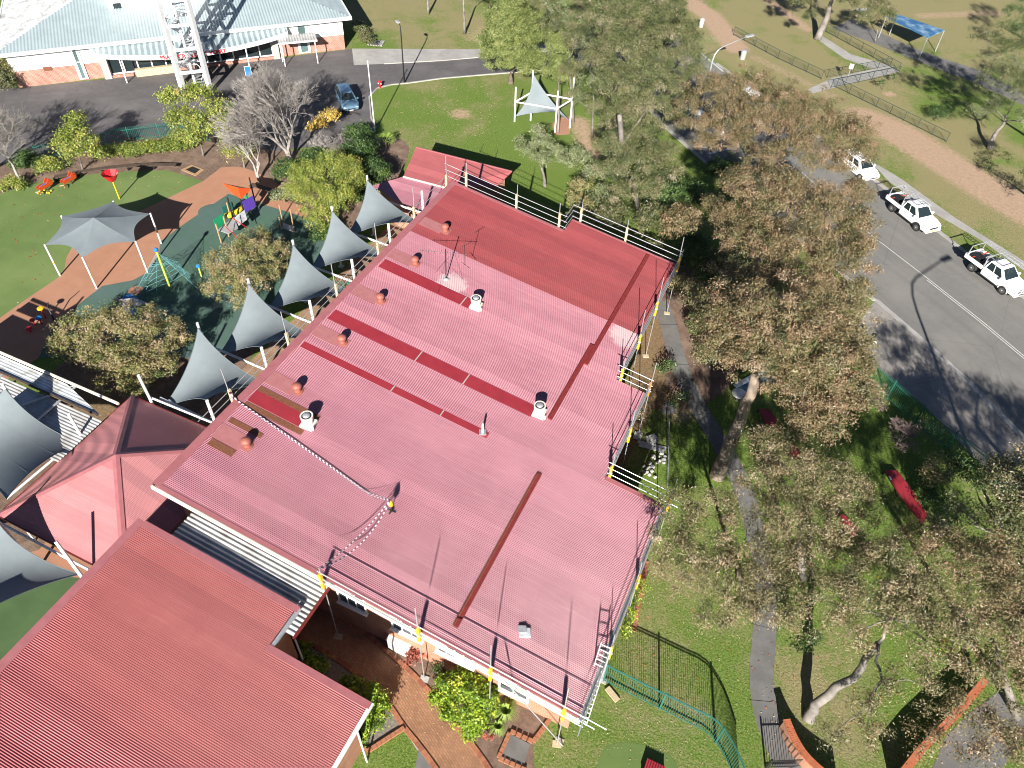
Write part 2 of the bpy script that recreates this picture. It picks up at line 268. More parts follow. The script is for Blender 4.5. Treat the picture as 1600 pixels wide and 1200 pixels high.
# ------------------------------------------------------------------ mesh helpers
class B:
    def __init__(s): s.v = []; s.f = []
    def add(s, vs, fs):
        o = len(s.v); s.v += [tuple(v) for v in vs]; s.f += [tuple(i + o for i in f) for f in fs]; return s
    def box(s, x0, y0, z0, x1, y1, z1, rot=0., c=None):
        vs = [(x, y, z) for z in (z0, z1) for x, y in ((x0, y0), (x1, y0), (x1, y1), (x0, y1))]
        if rot:
            cx, cy = c or ((x0 + x1) / 2, (y0 + y1) / 2); k, q = math.cos(rot), math.sin(rot)
            vs = [(cx + (x - cx) * k - (y - cy) * q, cy + (x - cx) * q + (y - cy) * k, z) for x, y, z in vs]
        return s.add(vs, [(0, 3, 2, 1), (4, 5, 6, 7), (0, 1, 5, 4), (1, 2, 6, 5), (2, 3, 7, 6), (3, 0, 4, 7)])
    def tube(s, p, q, r, n=6, r2=None, cap=True):
        p, q = Vector(p), Vector(q); r2 = r if r2 is None else r2; d = (q - p)
        if d.length < 1e-6: return s
        d.normalize(); a = d.orthogonal().normalized(); b = d.cross(a); vs = []
        for c, rr in ((p, r), (q, r2)):
            for i in range(n):
                t = 2 * PI * i / n; vs.append(c + a * math.cos(t) * rr + b * math.sin(t) * rr)
        fs = [(i, (i + 1) % n, n + (i + 1) % n, n + i) for i in range(n)]
        if cap: fs += [tuple(range(n - 1, -1, -1)), tuple(range(n, 2 * n))]
        return s.add(vs, fs)
    def path(s, pts, rs, n=8):
        pts = [Vector(p) for p in pts]; vs = []; prev = None
        for i, p in enumerate(pts):
            d = (pts[min(i + 1, len(pts) - 1)] - pts[max(i - 1, 0)]).normalized()
            a = prev - d * prev.dot(d) if prev is not None else d.orthogonal()
            a.normalize(); prev = a; b = d.cross(a)
            for k in range(n):
                t = 2 * PI * k / n; vs.append(p + a * math.cos(t) * rs[i] + b * math.sin(t) * rs[i])
        fs = [(i * n + k, i * n + (k + 1) % n, (i + 1) * n + (k + 1) % n, (i + 1) * n + k) for i in range(len(pts) - 1) for k in range(n)]
        fs += [tuple(range(n - 1, -1, -1)), tuple(range((len(pts) - 1) * n, len(pts) * n))]
        return s.add(vs, fs)
    def beam(s, p, q, w, h):
        p, q = Vector(p), Vector(q); d = (q - p).normalized()
        a = d.cross(Vector((0, 0, 1)));
        if a.length < 1e-3: a = Vector((1, 0, 0))
        a.normalize(); b = a.cross(d).normalized(); vs = []
        for c in (p, q):
            for x, y in ((-1, -1), (1, -1), (1, 1), (-1, 1)): vs.append(c + a * x * w / 2 + b * y * h / 2)
        return s.add(vs, [(0, 3, 2, 1), (4, 5, 6, 7), (0, 1, 5, 4), (1, 2, 6, 5), (2, 3, 7, 6), (3, 0, 4, 7)])
    def prism(s, pts, z0, z1):
        n = len(pts); vs = [(p[0], p[1], z0) for p in pts] + [(p[0], p[1], z1) for p in pts]
        fs = [(i, (i + 1) % n, n + (i + 1) % n, n + i) for i in range(n)] + [tuple(range(n - 1, -1, -1)), tuple(range(n, 2 * n))]
        return s.add(vs, fs)
    def slab(s, pts, th):          # any planar polygon given in 3-D, thickened downwards
        n = len(pts); pts = [Vector(p) for p in pts]
        vs = pts + [p - Vector((0, 0, th)) for p in pts]
        return s.add(vs, [tuple(range(n)), tuple(range(2 * n - 1, n - 1, -1))] + [(i, n + i, n + (i + 1) % n, (i + 1) % n) for i in range(n)])
    def lathe(s, c, prof, n=16):
        vs = [(c[0] + r * math.cos(2 * PI * k / n), c[1] + r * math.sin(2 * PI * k / n), c[2] + z) for r, z in prof for k in range(n)]
        fs = [(i * n + k, i * n + (k + 1) % n, (i + 1) * n + (k + 1) % n, (i + 1) * n + k) for i in range(len(prof) - 1) for k in range(n)]
        fs += [tuple(range(n - 1, -1, -1)), tuple(range((len(prof) - 1) * n, len(prof) * n))]
        return s.add(vs, fs)
    def loft(s, rings):
        n = len(rings[0]); vs = [p for r in rings for p in r]
        fs = [(i * n + k, i * n + (k + 1) % n, (i + 1) * n + (k + 1) % n, (i + 1) * n + k) for i in range(len(rings) - 1) for k in range(n)]
        fs += [tuple(range(n - 1, -1, -1)), tuple(range((len(rings) - 1) * n, len(rings) * n))]
        return s.add(vs, fs)
ORG = {}
def org(o): return ORG.get(o.name, Vector((0, 0, 0))) if o else Vector((0, 0, 0))
def part(name, b, mat, parent=None, smooth=False, kind=None, label=None, fix=False):
    me = bpy.data.meshes.new(name); off = org(parent)
    me.from_pydata([(x - off.x, y - off.y, z - off.z) for x, y, z in b.v], [], b.f)
    me.materials.append(M[mat]); me.validate(clean_customdata=False)
    if fix:
        bm = bmesh.new(); bm.from_mesh(me); bmesh.ops.recalc_face_normals(bm, faces=bm.faces); bm.to_mesh(me); bm.free()
    if smooth: me.shade_smooth()
    o = bpy.data.objects.new(name, me); COL.objects.link(o)
    if parent: o.parent = parent; ORG[o.name] = off.copy()
    if kind: o['kind'] = kind
    if label: o['label'] = label
    return o
def thing(name, label, cat, loc=(0, 0, 0), group=None):
    o = bpy.data.objects.new(name, None); COL.objects.link(o); o.location = loc; o.empty_display_size = .2
    o['label'] = label; o['category'] = cat
    if group: o['group'] = group
    ORG[o.name] = Vector(loc); return o
def tag(o, label, cat, group=None):
    o['label'] = label; o['category'] = cat
    if group: o['group'] = group
    return o
def structure(name, b, mat, parent=None): return part(name, b, mat, parent, kind='structure')
def kids(o): return [c for c in COL.objects if c.parent == o]
def copy_tree(o, parent=None):
    c = o.copy(); COL.objects.link(c); c.parent = parent
    for ch in o.children: copy_tree(ch, c)
    return c
def fill(name, px, z, mat):      # flat sheet: outline from photographed ground points
    b = B(); me = bpy.data.meshes.new(name); pts = [G(*p) for p in px]
    bm = bmesh.new(); vs = [bm.verts.new((p.x, p.y, z)) for p in pts]; bm.faces.new(vs)
    bmesh.ops.triangulate(bm, faces=bm.faces); bmesh.ops.recalc_face_normals(bm, faces=bm.faces)
    if bm.faces[:] and sum(f.normal.z * f.calc_area() for f in bm.faces) < 0: bmesh.ops.reverse_faces(bm, faces=bm.faces)
    bm.to_mesh(me); bm.free(); me.materials.append(M[mat])
    o = bpy.data.objects.new(name, me); COL.objects.link(o); o['kind'] = 'structure'; return o
def smooth_px(pts, n=6, closed=True):
    out = []; L = len(pts)
    for i in range(L if closed else L - 1):
        p0, p1, p2, p3 = [np.array(pts[(i + k) % L] if closed else pts[min(max(i + k, 0), L - 1)], float) for k in (-1, 0, 1, 2)]
        for j in range(n):
            t = j / n; out.append(tuple(.5 * (2 * p1 + (p2 - p0) * t + (2 * p0 - 5 * p1 + 4 * p2 - p3) * t * t + (3 * p1 - p0 - 3 * p2 + p3) * t ** 3)))
    if not closed: out.append(tuple(map(float, pts[-1])))
    return out
# ================================================================== THE GROUND
def seg_dist(P, a, b):
    a = np.array(a[:2]); b = np.array(b[:2]); d = b - a; t = np.clip(((P - a) @ d) / (d @ d), 0, 1)
    return np.linalg.norm(P - (a + t[:, None] * d), axis=1)
def make_ground():
    xs = np.concatenate([np.linspace(-700, -100, 16)[:-1], np.arange(-100, 45, .6), np.linspace(45, 700, 16)])
    ys = np.concatenate([np.linspace(-500, -12, 14)[:-1], np.arange(-12, 135, .6), np.linspace(135, 900, 18)])
    X, Y = np.meshgrid(xs, ys); P = np.stack([X.ravel(), Y.ravel()], 1)
    me = bpy.data.meshes.new('ground'); nx, ny = len(xs), len(ys)
    idx = np.arange(nx * ny).reshape(ny, nx)
    quads = np.stack([idx[:-1, :-1], idx[:-1, 1:], idx[1:, 1:], idx[1:, :-1]], -1).reshape(-1, 4)
    me.vertices.add(len(P)); co = np.zeros((len(P), 3)); co[:, :2] = P; me.vertices.foreach_set('co', co.ravel())
    me.loops.add(quads.size); me.loops.foreach_set('vertex_index', quads.ravel())
    me.polygons.add(len(quads)); me.polygons.foreach_set('loop_start', np.arange(0, quads.size, 4)); me.update()
    def blob(lst):
        v = np.zeros(len(P))
        for (pts, wd, st) in lst:
            q = [G(*p) for p in pts]
            if len(q) == 1: d = np.linalg.norm(P - np.array(q[0][:2]), axis=1)
            else: d = np.min([seg_dist(P, q[i], q[i + 1]) for i in range(len(q) - 1)], axis=0)
            v = np.maximum(v, st * np.clip(1.25 - d / wd, 0, 1))
        return v
    dirt = blob([([(1030, -30), (1110, 25), (1150, 75)], 2.6, .9), ([(1180, 90), (1240, 120), (1300, 150)], 1.8, .55), ([(1350, 185), (1400, 205), (1480, 255), (1560, 305), (1640, 350)], 3.6, 1.0),
                 ([(1100, 100), (1200, 150)], 2.4, .7), ([(720, 178)], 2.2, .7), ([(1390, 147)], 1.3, .8), ([(905, 190), (925, 240)], 2.2, .7), ([(740, 60), (760, 45)], 3, .55),
                 ([(980, 120), (960, 240)], 5, .55), ([(1080, 580), (1110, 560)], 3, .5), ([(1060, 640), (1060, 480)], 2.6, .65), ([(1200, 0), (1260, 45)], 1.8, .7), ([(1440, 25), (1560, 20)], 2.2, .6), ([(1410, 40), (1600, 95)], 1., .4)])
    dry = blob([([(600, 20), (760, 60)], 14, .75), ([(1130, 40), (1500, 260), (1620, 340)], 11, 1.05), ([(1300, 20), (1600, 20)], 22, 1.15), ([(1500, 300), (1600, 360)], 6, .5),
                ([(1250, 1050), (1400, 1100)], 4, .35), ([(1000, 1150), (1100, 1180)], 3, .35), ([(1010, 930), (1040, 1000)], 2.5, .3), ([(1330, 510)], 2.5, .5), ([(1060, 900), (1150, 960)], 3, .4)])
    for nm, a in (('dirt', dirt), ('dry', dry)):
        at = me.attributes.new(nm, 'FLOAT', 'POINT'); at.data.foreach_set('value', a.astype(np.float32))
    me.materials.append(M['lawn']); o = bpy.data.objects.new('lawn', me); COL.objects.link(o); o['kind'] = 'structure'
make_ground()
fill('garden_bed', smooth_px([(-90, 350), (-60, 262), (90, 240), (190, 214), (300, 205), (420, 232), (520, 232), (600, 214), (640, 232), (610, 300), (560, 360), (450, 470), (330, 640), (200, 640), (60, 600), (300, 420), (350, 300), (318, 292), (260, 276), (140, 282), (20, 322)], 3), .004, 'soil')
fill('driveway', [(-200, 300), (-200, 130), (30, 137), (180, 122), (300, 108), (420, 93), (550, 76), (553, 102), (600, 100), (690, 95), (760, 89), (900, 76), (960, 72), (960, 100), (900, 106), (760, 117), (690, 123), (640, 130), (610, 133), (590, 138), (577, 152), (580, 185), (588, 200), (560, 222), (430, 236), (300, 206), (190, 216), (90, 241), (-60, 264)], .008, 'asphalt_dark')
fill('footpath', [(550, 76), (745, 77), (900, 66), (900, 76), (760, 89), (690, 95), (600, 100), (553, 102)], .012, 'concrete_pale')
kb = B()
def kerb(pts, wd=.15, h=.1, inner=0):
    q = [G(*p) for p in pts]
    for a, b in zip(q[:-1], q[1:]): kb.beam((a.x, a.y, h / 2), (b.x, b.y, h / 2), wd, h)
kerb([(600, 100), (690, 95), (760, 89), (900, 76)]); kerb([(588, 200), (580, 185), (577, 152), (590, 138), (610, 133), (640, 130), (690, 123), (760, 117), (900, 106)])
fill('play_lawn', smooth_px([(-100, 345), (0, 303), (70, 282), (140, 273), (200, 268), (262, 266)], 4, False) + [(318, 283), (240, 320), (185, 345), (140, 372), (112, 388), (104, 402), (101, 420), (94, 432), (45, 465), (0, 497), (-90, 545)], .012, 'turf')
fill('play_path', [(318, 283)] + smooth_px([(345, 262), (380, 262), (430, 285), (475, 325)], 4, False) + [(485, 345), (357, 303), (285, 352), (250, 378), (249, 394), (235, 423), (208, 438), (160, 447), (115, 482), (85, 510), (60, 560), (0, 600), (-90, 640), (-90, 545), (0, 497), (45, 465), (94, 432), (101, 420), (104, 402), (112, 388), (140, 372), (185, 345), (240, 320)], .016, 'tan')
fill('play_surface', [(357, 303), (455, 333), (500, 350), (520, 400), (430, 480), (330, 560), (60, 560), (85, 510), (115, 482), (160, 447), (208, 438), (235, 423), (249, 394), (250, 378), (285, 352)], .020, 'softfall')
for k, (px, py, r) in enumerate([(212, 454, .55), (300, 392, .9), (330, 330, 1.1)]):
    c = G(px, py); b = B(); n = 18
    b.add([(c.x + r * math.cos(2 * PI * i / n), c.y + r * math.sin(2 * PI * i / n), .024) for i in range(n)], [tuple(range(n))]); structure('play_spot', b, 'tan' if k == 0 else 'softfall')
# strips between the sails and the ridge side of the hall
b = B(); b.add([(-31.5, 13, .024), (-24.5, 13, .024), (-24.5, 47, .024), (-31.5, 47, .024)], [(0, 1, 2, 3)]); structure('paved_strip', b, 'tan_paving')
# brick front path and its borders
PR = smooth_px([(525, 958), (545, 972), (575, 993), (625, 1035), (670, 1080), (700, 1120), (732, 1157), (765, 1203), (800, 1262)], 5, False)
PL = smooth_px([(452, 985), (482, 1005), (512, 1021), (550, 1047), (576, 1073), (607, 1102), (630, 1135), (655, 1166), (682, 1203), (715, 1255)], 5, False)
fill('side_lawn', [(560, 1172), (632, 1137), (662, 1185), (660, 1290), (520, 1290), (533, 1190)], .006, 'turf_dark').name = 'lawn_patch'
bpy.data.objects['lawn_patch'].data.materials[0] = M['lawn']
fill('garden_bed', [(440, 985), (470, 985)] + PL[4:32] + [(632, 1137), (572, 1173), (545, 1160), (440, 1050)], .010, 'gravel')
fill('garden_bed', [(430, 900), (490, 900), (640, 990), (780, 1045), (865, 1105), (833, 1161), (835, 1200), (765, 1203)] + PR[::-1][5:], .010, 'soil')
fill('brick_path', [(430, 880)] + PR + PL[::-1] + [(400, 970)], .016, 'pavers')
def border(name, px, wd, ln, gap, h, mats, parent_label=None):
    """a row of single bricks laid along a photographed line"""
    root = bpy.data.objects.new(name, None); COL.objects.link(root); root['kind'] = 'structure'; ORG[root.name] = Vector((0, 0, 0)); root.empty_display_size = .1
    q = [G(*p) for p in px]; protos = []
    for mm in mats:
        b = B(); b.box(-ln / 2, -wd / 2, 0, ln / 2, wd / 2, h); o = part('brick', b, mm, root); protos.append(o)
    d = 0; out = []; acc = 0
    for a, c in zip(q[:-1], q[1:]):
        L = (c - a).length; ang = math.atan2(c.y - a.y, c.x - a.x)
        while acc < L:
            p = a.lerp(c, acc / L); out.append((p, ang)); acc += ln + gap
        acc -= L
    for i, (p, ang) in enumerate(out[:300]):
        o = protos[i] if i < len(protos) else random.choice(protos).copy()
        if i >= len(protos): COL.objects.link(o)
        o.parent = root; o.location = (p.x, p.y, random.uniform(0, .008)); o.rotation_euler = (0, 0, ang + random.uniform(-.02, .02))
    return root
border('path_edging', PR, .24, .22, .012, .06, ['border', 'border2'])
border('path_edging', PL[2:46], .24, .22, .012, .06, ['border', 'border2'])
fill('footpath', [(655, 1166), (682, 1203), (720, 1262), (650, 1262), (648, 1203)], .014, 'path_grey')
fill('footpath', [(630, 1137), (637, 1135), (660, 1172), (652, 1173)], .014, 'concrete_pale')
# right-hand path past the hall
RC = [(1030, 470), (1042, 500), (1050, 530), (1062, 570), (1078, 610), (1105, 660), (1135, 710), (1160, 760), (1180, 830), (1195, 900), (1195, 980), (1190, 1050), (1196, 1110), (1215, 1165), (1245, 1230)]
q = [G(*p) for p in smooth_px(RC, 4, False)]; b = B(); vs = []
for i, p in enumerate(q):
    d = (q[min(i + 1, len(q) - 1)] - q[max(i - 1, 0)]).normalized(); nrm = Vector((-d.y, d.x, 0)); vs += [(p + nrm * .62), (p - nrm * .62)]
for v in vs: v.z = .014
b.add(vs, [(2 * i + 1, 2 * i + 3, 2 * i + 2, 2 * i) for i in range(len(q) - 1)]); structure('footpath', b, 'path_grey')
b = B()
for i in range(5, len(q), 7):
    d = (q[min(i + 1, len(q) - 1)] - q[i - 1]).normalized(); nrm = Vector((-d.y, d.x, 0)); b.beam(q[i] + nrm * .72 + Vector((0, 0, .014)), q[i] - nrm * .72 + Vector((0, 0, .014)), .02, .012)
structure('path_joint', b, 'dark')
fill('garden_bed', smooth_px([(1010, 400), (1090, 420), (1130, 520), (1150, 590), (1080, 640), (1030, 610), (1000, 540), (1020, 450)], 4), .006, 'soil')
fill('garden_bed', [(1000, 520), (1030, 480), (1040, 600), (1070, 640), (1020, 640), (960, 760), (940, 740)], .008, 'litter')
fill('manhole_cover', [(1036, 628), (1058, 629), (1056, 647), (1035, 646)], .02, 'path_grey')
# road
fill('road', [(1700, 540), (1600, 466), (1535, 415), (1459, 357), (1380, 293), (1300, 230), (1200, 158), (1120, 100), (1040, 40), (960, 20), (880, 60), (960, 110), (1040, 200), (1140, 288), (1250, 376), (1366, 470), (1435, 530), (1512, 600), (1600, 690), (1720, 830)], .008, 'asphalt')
fill('driveway_apron', [(1366, 470), (1435, 530), (1512, 600), (1600, 690), (1720, 830), (1700, 930), (1600, 800), (1560, 755), (1440, 630), (1350, 560), (1325, 545), (1345, 500)], .012, 'concrete')
fill('kerb_strip', [(1366, 470), (1435, 530), (1512, 600), (1600, 690), (1720, 830), (1727, 826), (1607, 686), (1518, 596), (1441, 527), (1371, 467)], .017, 'concrete_pale')
fill('roadside_path', [(1700, 480), (1600, 408), (1493, 341), (1407, 279), (1340, 238), (1328, 246), (1371, 264), (1388, 283), (1464, 336), (1532, 375), (1600, 423), (1690, 490)], .012, 'concrete_pale')
for a_, b_ in [(((1432, 600)), (1600, 707)), ((1352, 541), (1490, 590)), ((1348, 511), (1400, 499)), ((1376, 563), (1456, 546)), ((1432, 600), (1500, 588))]:
    b = B(); p, r = G(*a_), G(*b_); b.beam((p.x, p.y, .013), (r.x, r.y, .013), .035, .006); structure('concrete_joint', b, 'path_grey')
kerb([(1120, 100), (1200, 158), (1300, 230), (1380, 293), (1459, 357), (1535, 415), (1600, 466), (1700, 540)], .3, .12)
kerb([(960, 110), (1040, 200), (1140, 288), (1250, 376), (1366, 470)], .3, .12)
structure('kerb', kb, 'concrete_pale')
b = B(); cl = [G(*p) for p in [(1372, 377), (1450, 437), (1530, 500), (1600, 558), (1700, 640)]]
def stripe(pts, wd, off, z=.014):
    for a, c in zip(pts[:-1], pts[1:]):
        d = (c - a).normalized(); n_ = Vector((-d.y, d.x, 0)); p = [a + n_ * (off - wd / 2), c + n_ * (off - wd / 2), c + n_ * (off + wd / 2), a + n_ * (off + wd / 2)]
        b.add([(v.x, v.y, z) for v in p], [(0, 1, 2, 3)])
stripe(cl, .09, .09); stripe(cl[1:], .09, -.13)
stripe([G(1182, 222), G(1245, 262), G(1372, 377)], .1, 0); stripe([G(1108, 240), G(1140, 232), G(1182, 221)], .35, 0); stripe([G(1070, 62), G(1130, 112)], .25, 0)
structure('road_marking', b, 'line')
fill('park_path', [(1283, 55), (1330, 85), (1395, 104), (1405, 112), (1330, 130), (1270, 146), (1262, 140), (1300, 122), (1365, 108), (1320, 92), (1278, 62)], .010, 'concrete_pale')
fill('park_road', [(1330, 30), (1350, 40), (1440, 80), (1530, 110), (1600, 145), (1700, 190), (1700, 220), (1600, 165), (1520, 128), (1440, 98), (1350, 62), (1300, 45)], .010, 'path_grey')
# lawn corner bottom: patch of turf and a red box beneath
fill('turf_patch', smooth_px([(935, 1192), (948, 1166), (985, 1160), (1028, 1172), (1055, 1190), (1060, 1240), (930, 1240)], 3), .006, 'turf')

# ================================================================== CORRUGATED ROOFS
def corr(b, A_, U, V, poly, pitch=.0889, amp=.0158, seg=6, lift=0.):
    """corrugated sheet. A_ origin, U unit vector along the ribs, V unit across; poly convex [(u,v)..]"""
    A_, U, V = Vector(A_), Vector(U).normalized(), Vector(V).normalized(); N = U.cross(V).normalized()
    if N.z < 0: N = -N
    vmin = min(p[1] for p in poly); vmax = max(p[1] for p in poly); step = pitch / seg; n = int((vmax - vmin) / step) + 1
    vs = []; fs = []; last = None
    for k in range(n + 1):
        v = min(vmin + 1e-4 + k * step, vmax - 1e-4); xs = []
        for i in range(len(poly)):
            (u0, v0), (u1, v1) = poly[i], poly[(i + 1) % len(poly)]
            if (v0 <= v < v1) or (v1 <= v < v0): xs.append(u0 + (u1 - u0) * (v - v0) / (v1 - v0))
        if len(xs) < 2: last = None; continue
        h = amp * math.cos(2 * PI * v / pitch) + lift
        i0 = len(vs); vs += [A_ + U * min(xs) + V * v + N * h, A_ + U * max(xs) + V * v + N * h]
        if last is not None: fs.append((last, last + 1, i0 + 1, i0))
        last = i0
    b.add(vs, fs)
def roof_sheet(parent, mat, bands, name='roof', **k):
    b = B()
    for a in bands: corr(b, *a, **k)
    o = part(name, b, mat, parent, smooth=True); return o
SL = Vector((1, 0, -.155)).normalized(); LX = math.hypot(1, .155)
def zone(x0, x1, y0, y1): return ((x0, 0, rz(x0)), SL, (0, 1, 0), [(0, y0), ((x1 - x0) * LX, y0), ((x1 - x0) * LX, y1), (0, y1)])
hall = thing('community_hall', 'long hall with faded pink corrugated roof, part of it repainted dark red, brick walls', 'building', (-13, 29, 0))
roof_sheet(hall, 'roof_pink', [zone(-24.2, -1.5, 13.2, 25.62), zone(-24.2, -4.95, 25.62, 32.9), zone(-24.2, -6.85, 32.9, 37.5)])
roof_sheet(hall, 'roof_red', [zone(-24.2, -6.85, 37.5, 44.3), zone(-15.2, -6.85, 44.3, 46.0)], name='repainted_roof')
def on_roof(x0, x1, y0, y1, z0, z1, b=None):      # flat piece lying on the sloping roof
    b = b or B(); b.add([(x, y, rz(x) + z) for z in (z0, z1) for x, y in ((x0, y0), (x1, y0), (x1, y1), (x0, y1))], [(0, 3, 2, 1), (4, 5, 6, 7), (0, 1, 5, 4), (1, 2, 6, 5), (2, 3, 7, 6), (3, 0, 4, 7)]); return b
# ridge capping, barge capping, gutters
b = on_roof(-24.55, -24.1, 13.1, 44.45, .012, .035); b.box(-24.58, 13.1, 6.78, -24.55, 44.45, 7.04); part('ridge_cap', b, 'cap_pink', hall)
b = on_roof(-24.1, -1.5, 13.02, 13.26, .012, .03); part('barge_cap', b, 'cap_pink', hall)
b = on_roof(-24.1, -15.2, 44.24, 44.5, .012, .03); part('barge_cap', b, 'cap_pink', hall)
b = on_roof(-15.2, -6.85, 45.95, 46.1, .012, .03); part('barge_cap', b, 'cap_pink', hall)
b = on_roof(-4.9, -1.5, 25.5, 25.8, .012, .03); part('barge_cap', b, 'cap_pink', hall)
b = on_roof(-24.5, -1.4, 12.9, 13.0, -.24, -.01); part('barge_board', b, 'cream', hall)
for (X, y0, y1) in ((-1.5, 13.0, 25.7), (-4.95, 25.8, 32.95), (-6.85, 32.95, 46.1)):
    z = rz(X); b = B(); b.box(X + .01, y0, z - .13, X + .03, y1, z - .012); b.box(X + .03, y0, z - .14, X + .15, y1, z - .12); b.box(X + .15, y0, z - .14, X + .165, y1, z - .02)
    part('gutter', b, 'galv', hall)
# walls
def wallbox(x0, y0, x1, y1, z1f, name='wall', mat='brick', parent=hall, z0=0, th=.25):
    b = B(); d = Vector((x1 - x0, y1 - y0, 0)).normalized(); n_ = Vector((-d.y, d.x, 0)) * th
    p = [Vector((x0, y0, 0)), Vector((x1, y1, 0)), Vector((x1, y1, 0)) + n_, Vector((x0, y0, 0)) + n_]
    vs = [(v.x, v.y, z0) for v in p] + [(v.x, v.y, z1f(v.x)) for v in p]
    b.add(vs, [(0, 3, 2, 1), (4, 5, 6, 7), (0, 1, 5, 4), (1, 2, 6, 5), (2, 3, 7, 6), (3, 0, 4, 7)]); return part(name, b, mat, parent)
wt = lambda x: rz(x) - .07
wallbox(-24.0, 13.65, -1.95, 13.65, wt); wallbox(-2.2, 13.9, -2.2, 25.2, wt); wallbox(-2.2, 25.2, -5.6, 25.2, wt)
wallbox(-5.6, 25.4, -5.6, 32.5, wt); wallbox(-5.6, 32.5, -7.5, 32.5, wt); wallbox(-7.5, 32.7, -7.5, 45.6, wt)
wallbox(-7.5, 45.6, -14.8, 45.6, wt); wallbox(-14.8, 45.4, -14.8, 43.9, wt); wallbox(-14.8, 43.9, -24.0, 43.9, wt); wallbox(-24.0, 43.9, -24.0, 13.9, lambda x: 6.85)
def window(parent, X0, X1, Y, z0, z1, cols=3, glass='glass'):
    b = B(); f = .09
    for a in ((X0 - f, z0 - f, X1 + f, z0), (X0 - f, z1, X1 + f, z1 + f), (X0 - f, z0, X0, z1), (X1, z0, X1 + f, z1)): b.box(a[0], Y - .09, a[1], a[2], Y - .004, a[3])
    for i in range(1, cols): x = X0 + (X1 - X0) * i / cols; b.box(x - .025, Y - .07, z0, x + .025, Y - .004, z1)
    b.box(X0 - .15, Y - .22, z0 - f - .06, X1 + .15, Y - .004, z0 - f)
    fr = part('window', b, 'white', parent)
    for i in range(cols):
        x0 = X0 + (X1 - X0) * i / cols + .03; x1 = X0 + (X1 - X0) * (i + 1) / cols - .03; g = B(); g.box(x0, Y - .04, z0 + .002, x1, Y - .02, z1 - .002); part('pane', g, glass, fr)
window(hall, -14.6, -13.1, 13.65, 2.5, 3.9); window(hall, -11.5, -9.95, 13.65, 2.3, 3.5); window(hall, -9.0, -7.1, 13.65, 2.1, 3.1, 4); window(hall, -5.6, -4.2, 13.65, 1.2, 2.5, 2)
# flashing strips on the roof
for (x0, x1, y0, y1, mt, h) in ((-23.95, -17.2, 33.05, 33.95, 'flash_red', .018), (-23.98, -10.2, 27.25, 28.15, 'flash_red', .018), (-23.98, -11.7, 24.47, 24.92, 'flash_red', .018), (-24.0, -20.6, 19.65, 20.5, 'flash_red', .018)):
    x = x0; k = 0
    while x < x1 - .05:            # laid as overlapping lengths with a pale lap showing
        xe = min(x + (6.1 if k != 1 else 3.2), x1); part('flashing', on_roof(x, xe - .05, y0, y1, .01, h), mt, hall)
        if xe < x1 - .1: part('flashing_lap', on_roof(xe - .05, xe + .02, y0, y1, .01, h + .004), 'concrete_pale', hall)
        x = xe + .02; k += 1
VY = [39.0, 34.75, 30.4, 26.1, 21.65, 17.25]
for y in VY: part('vent_flashing', on_roof(-24.05, -22.35, y - .5, y + .5, .011, .017), 'flash_pink', hall)
for (x0, x1, y0, y1) in ((-24.0, -20.1, 20.52, 20.86), (-24.0, -20.3, 19.25, 19.60), (-23.9, -22.4, 16.25, 16.7), (-23.95, -21.9, 17.95, 18.3)): part('rusty_edge', on_roof(x0, x1, y0, y1, .011, .022), 'rust', hall)
for (x, y0, y1, wd) in ((-8.95, 32.95, 45.7, .26), (-9.2, 27.7, 34.75, .26), (-8.2, 14.0, 23.9, .28)):
    o = part('roof_step_channel', on_roof(x - wd / 2, x + wd / 2, y0, y1, .012, .10), 'gutter_red', hall)
part('roof_step_channel', on_roof(-8.31, -8.24, 14.02, 23.8, .10, .13), 'rust', hall)
# light stains of silicone where the antenna stands
for y in (39.0, 27.7, 43.3):
    pass
# --- roof furniture
def vent(i, y):
    lab = ['terracotta round roof vent farthest up the hall roof, at the edge of the repainted area', 'terracotta round roof vent just beside the television antenna', 'terracotta round roof vent between the short and the widest dark red strip',
           'terracotta round roof vent right below the widest dark red strip', 'terracotta round roof vent just above the rust edged red strip', 'terracotta round roof vent nearest the front eave, with a rusty edge beside it'][i]
    x = -22.15; z = rz(x); t = thing('roof_vent', lab, 'vent', (x, y, z), 'round vents along the hall ridge')
    b = B(); b.lathe((x, y, z), [(.30, -.06), (.30, .03), (.20, .06), (.18, .30)], 16); part('collar', b, 'terra', t, smooth=False)
    b = B(); b.lathe((x, y, z), [(.17, .26), (.25, .30), (.275, .38), (.26, .48), (.18, .56), (.05, .60)], 20); part('hood', b, 'terra', t, smooth=True)
    b = B(); b.add([(x - .34, y - .36, rz(x - .34) + .026), (x + .34, y - .36, rz(x + .34) + .026), (x + .34, y + .36, rz(x + .34) + .026), (x - .34, y + .36, rz(x - .34) + .026)], [(0, 1, 2, 3)]); part('base_flashing', b, 'flash_pink', t)
for i, y in enumerate(VY): vent(i, y)
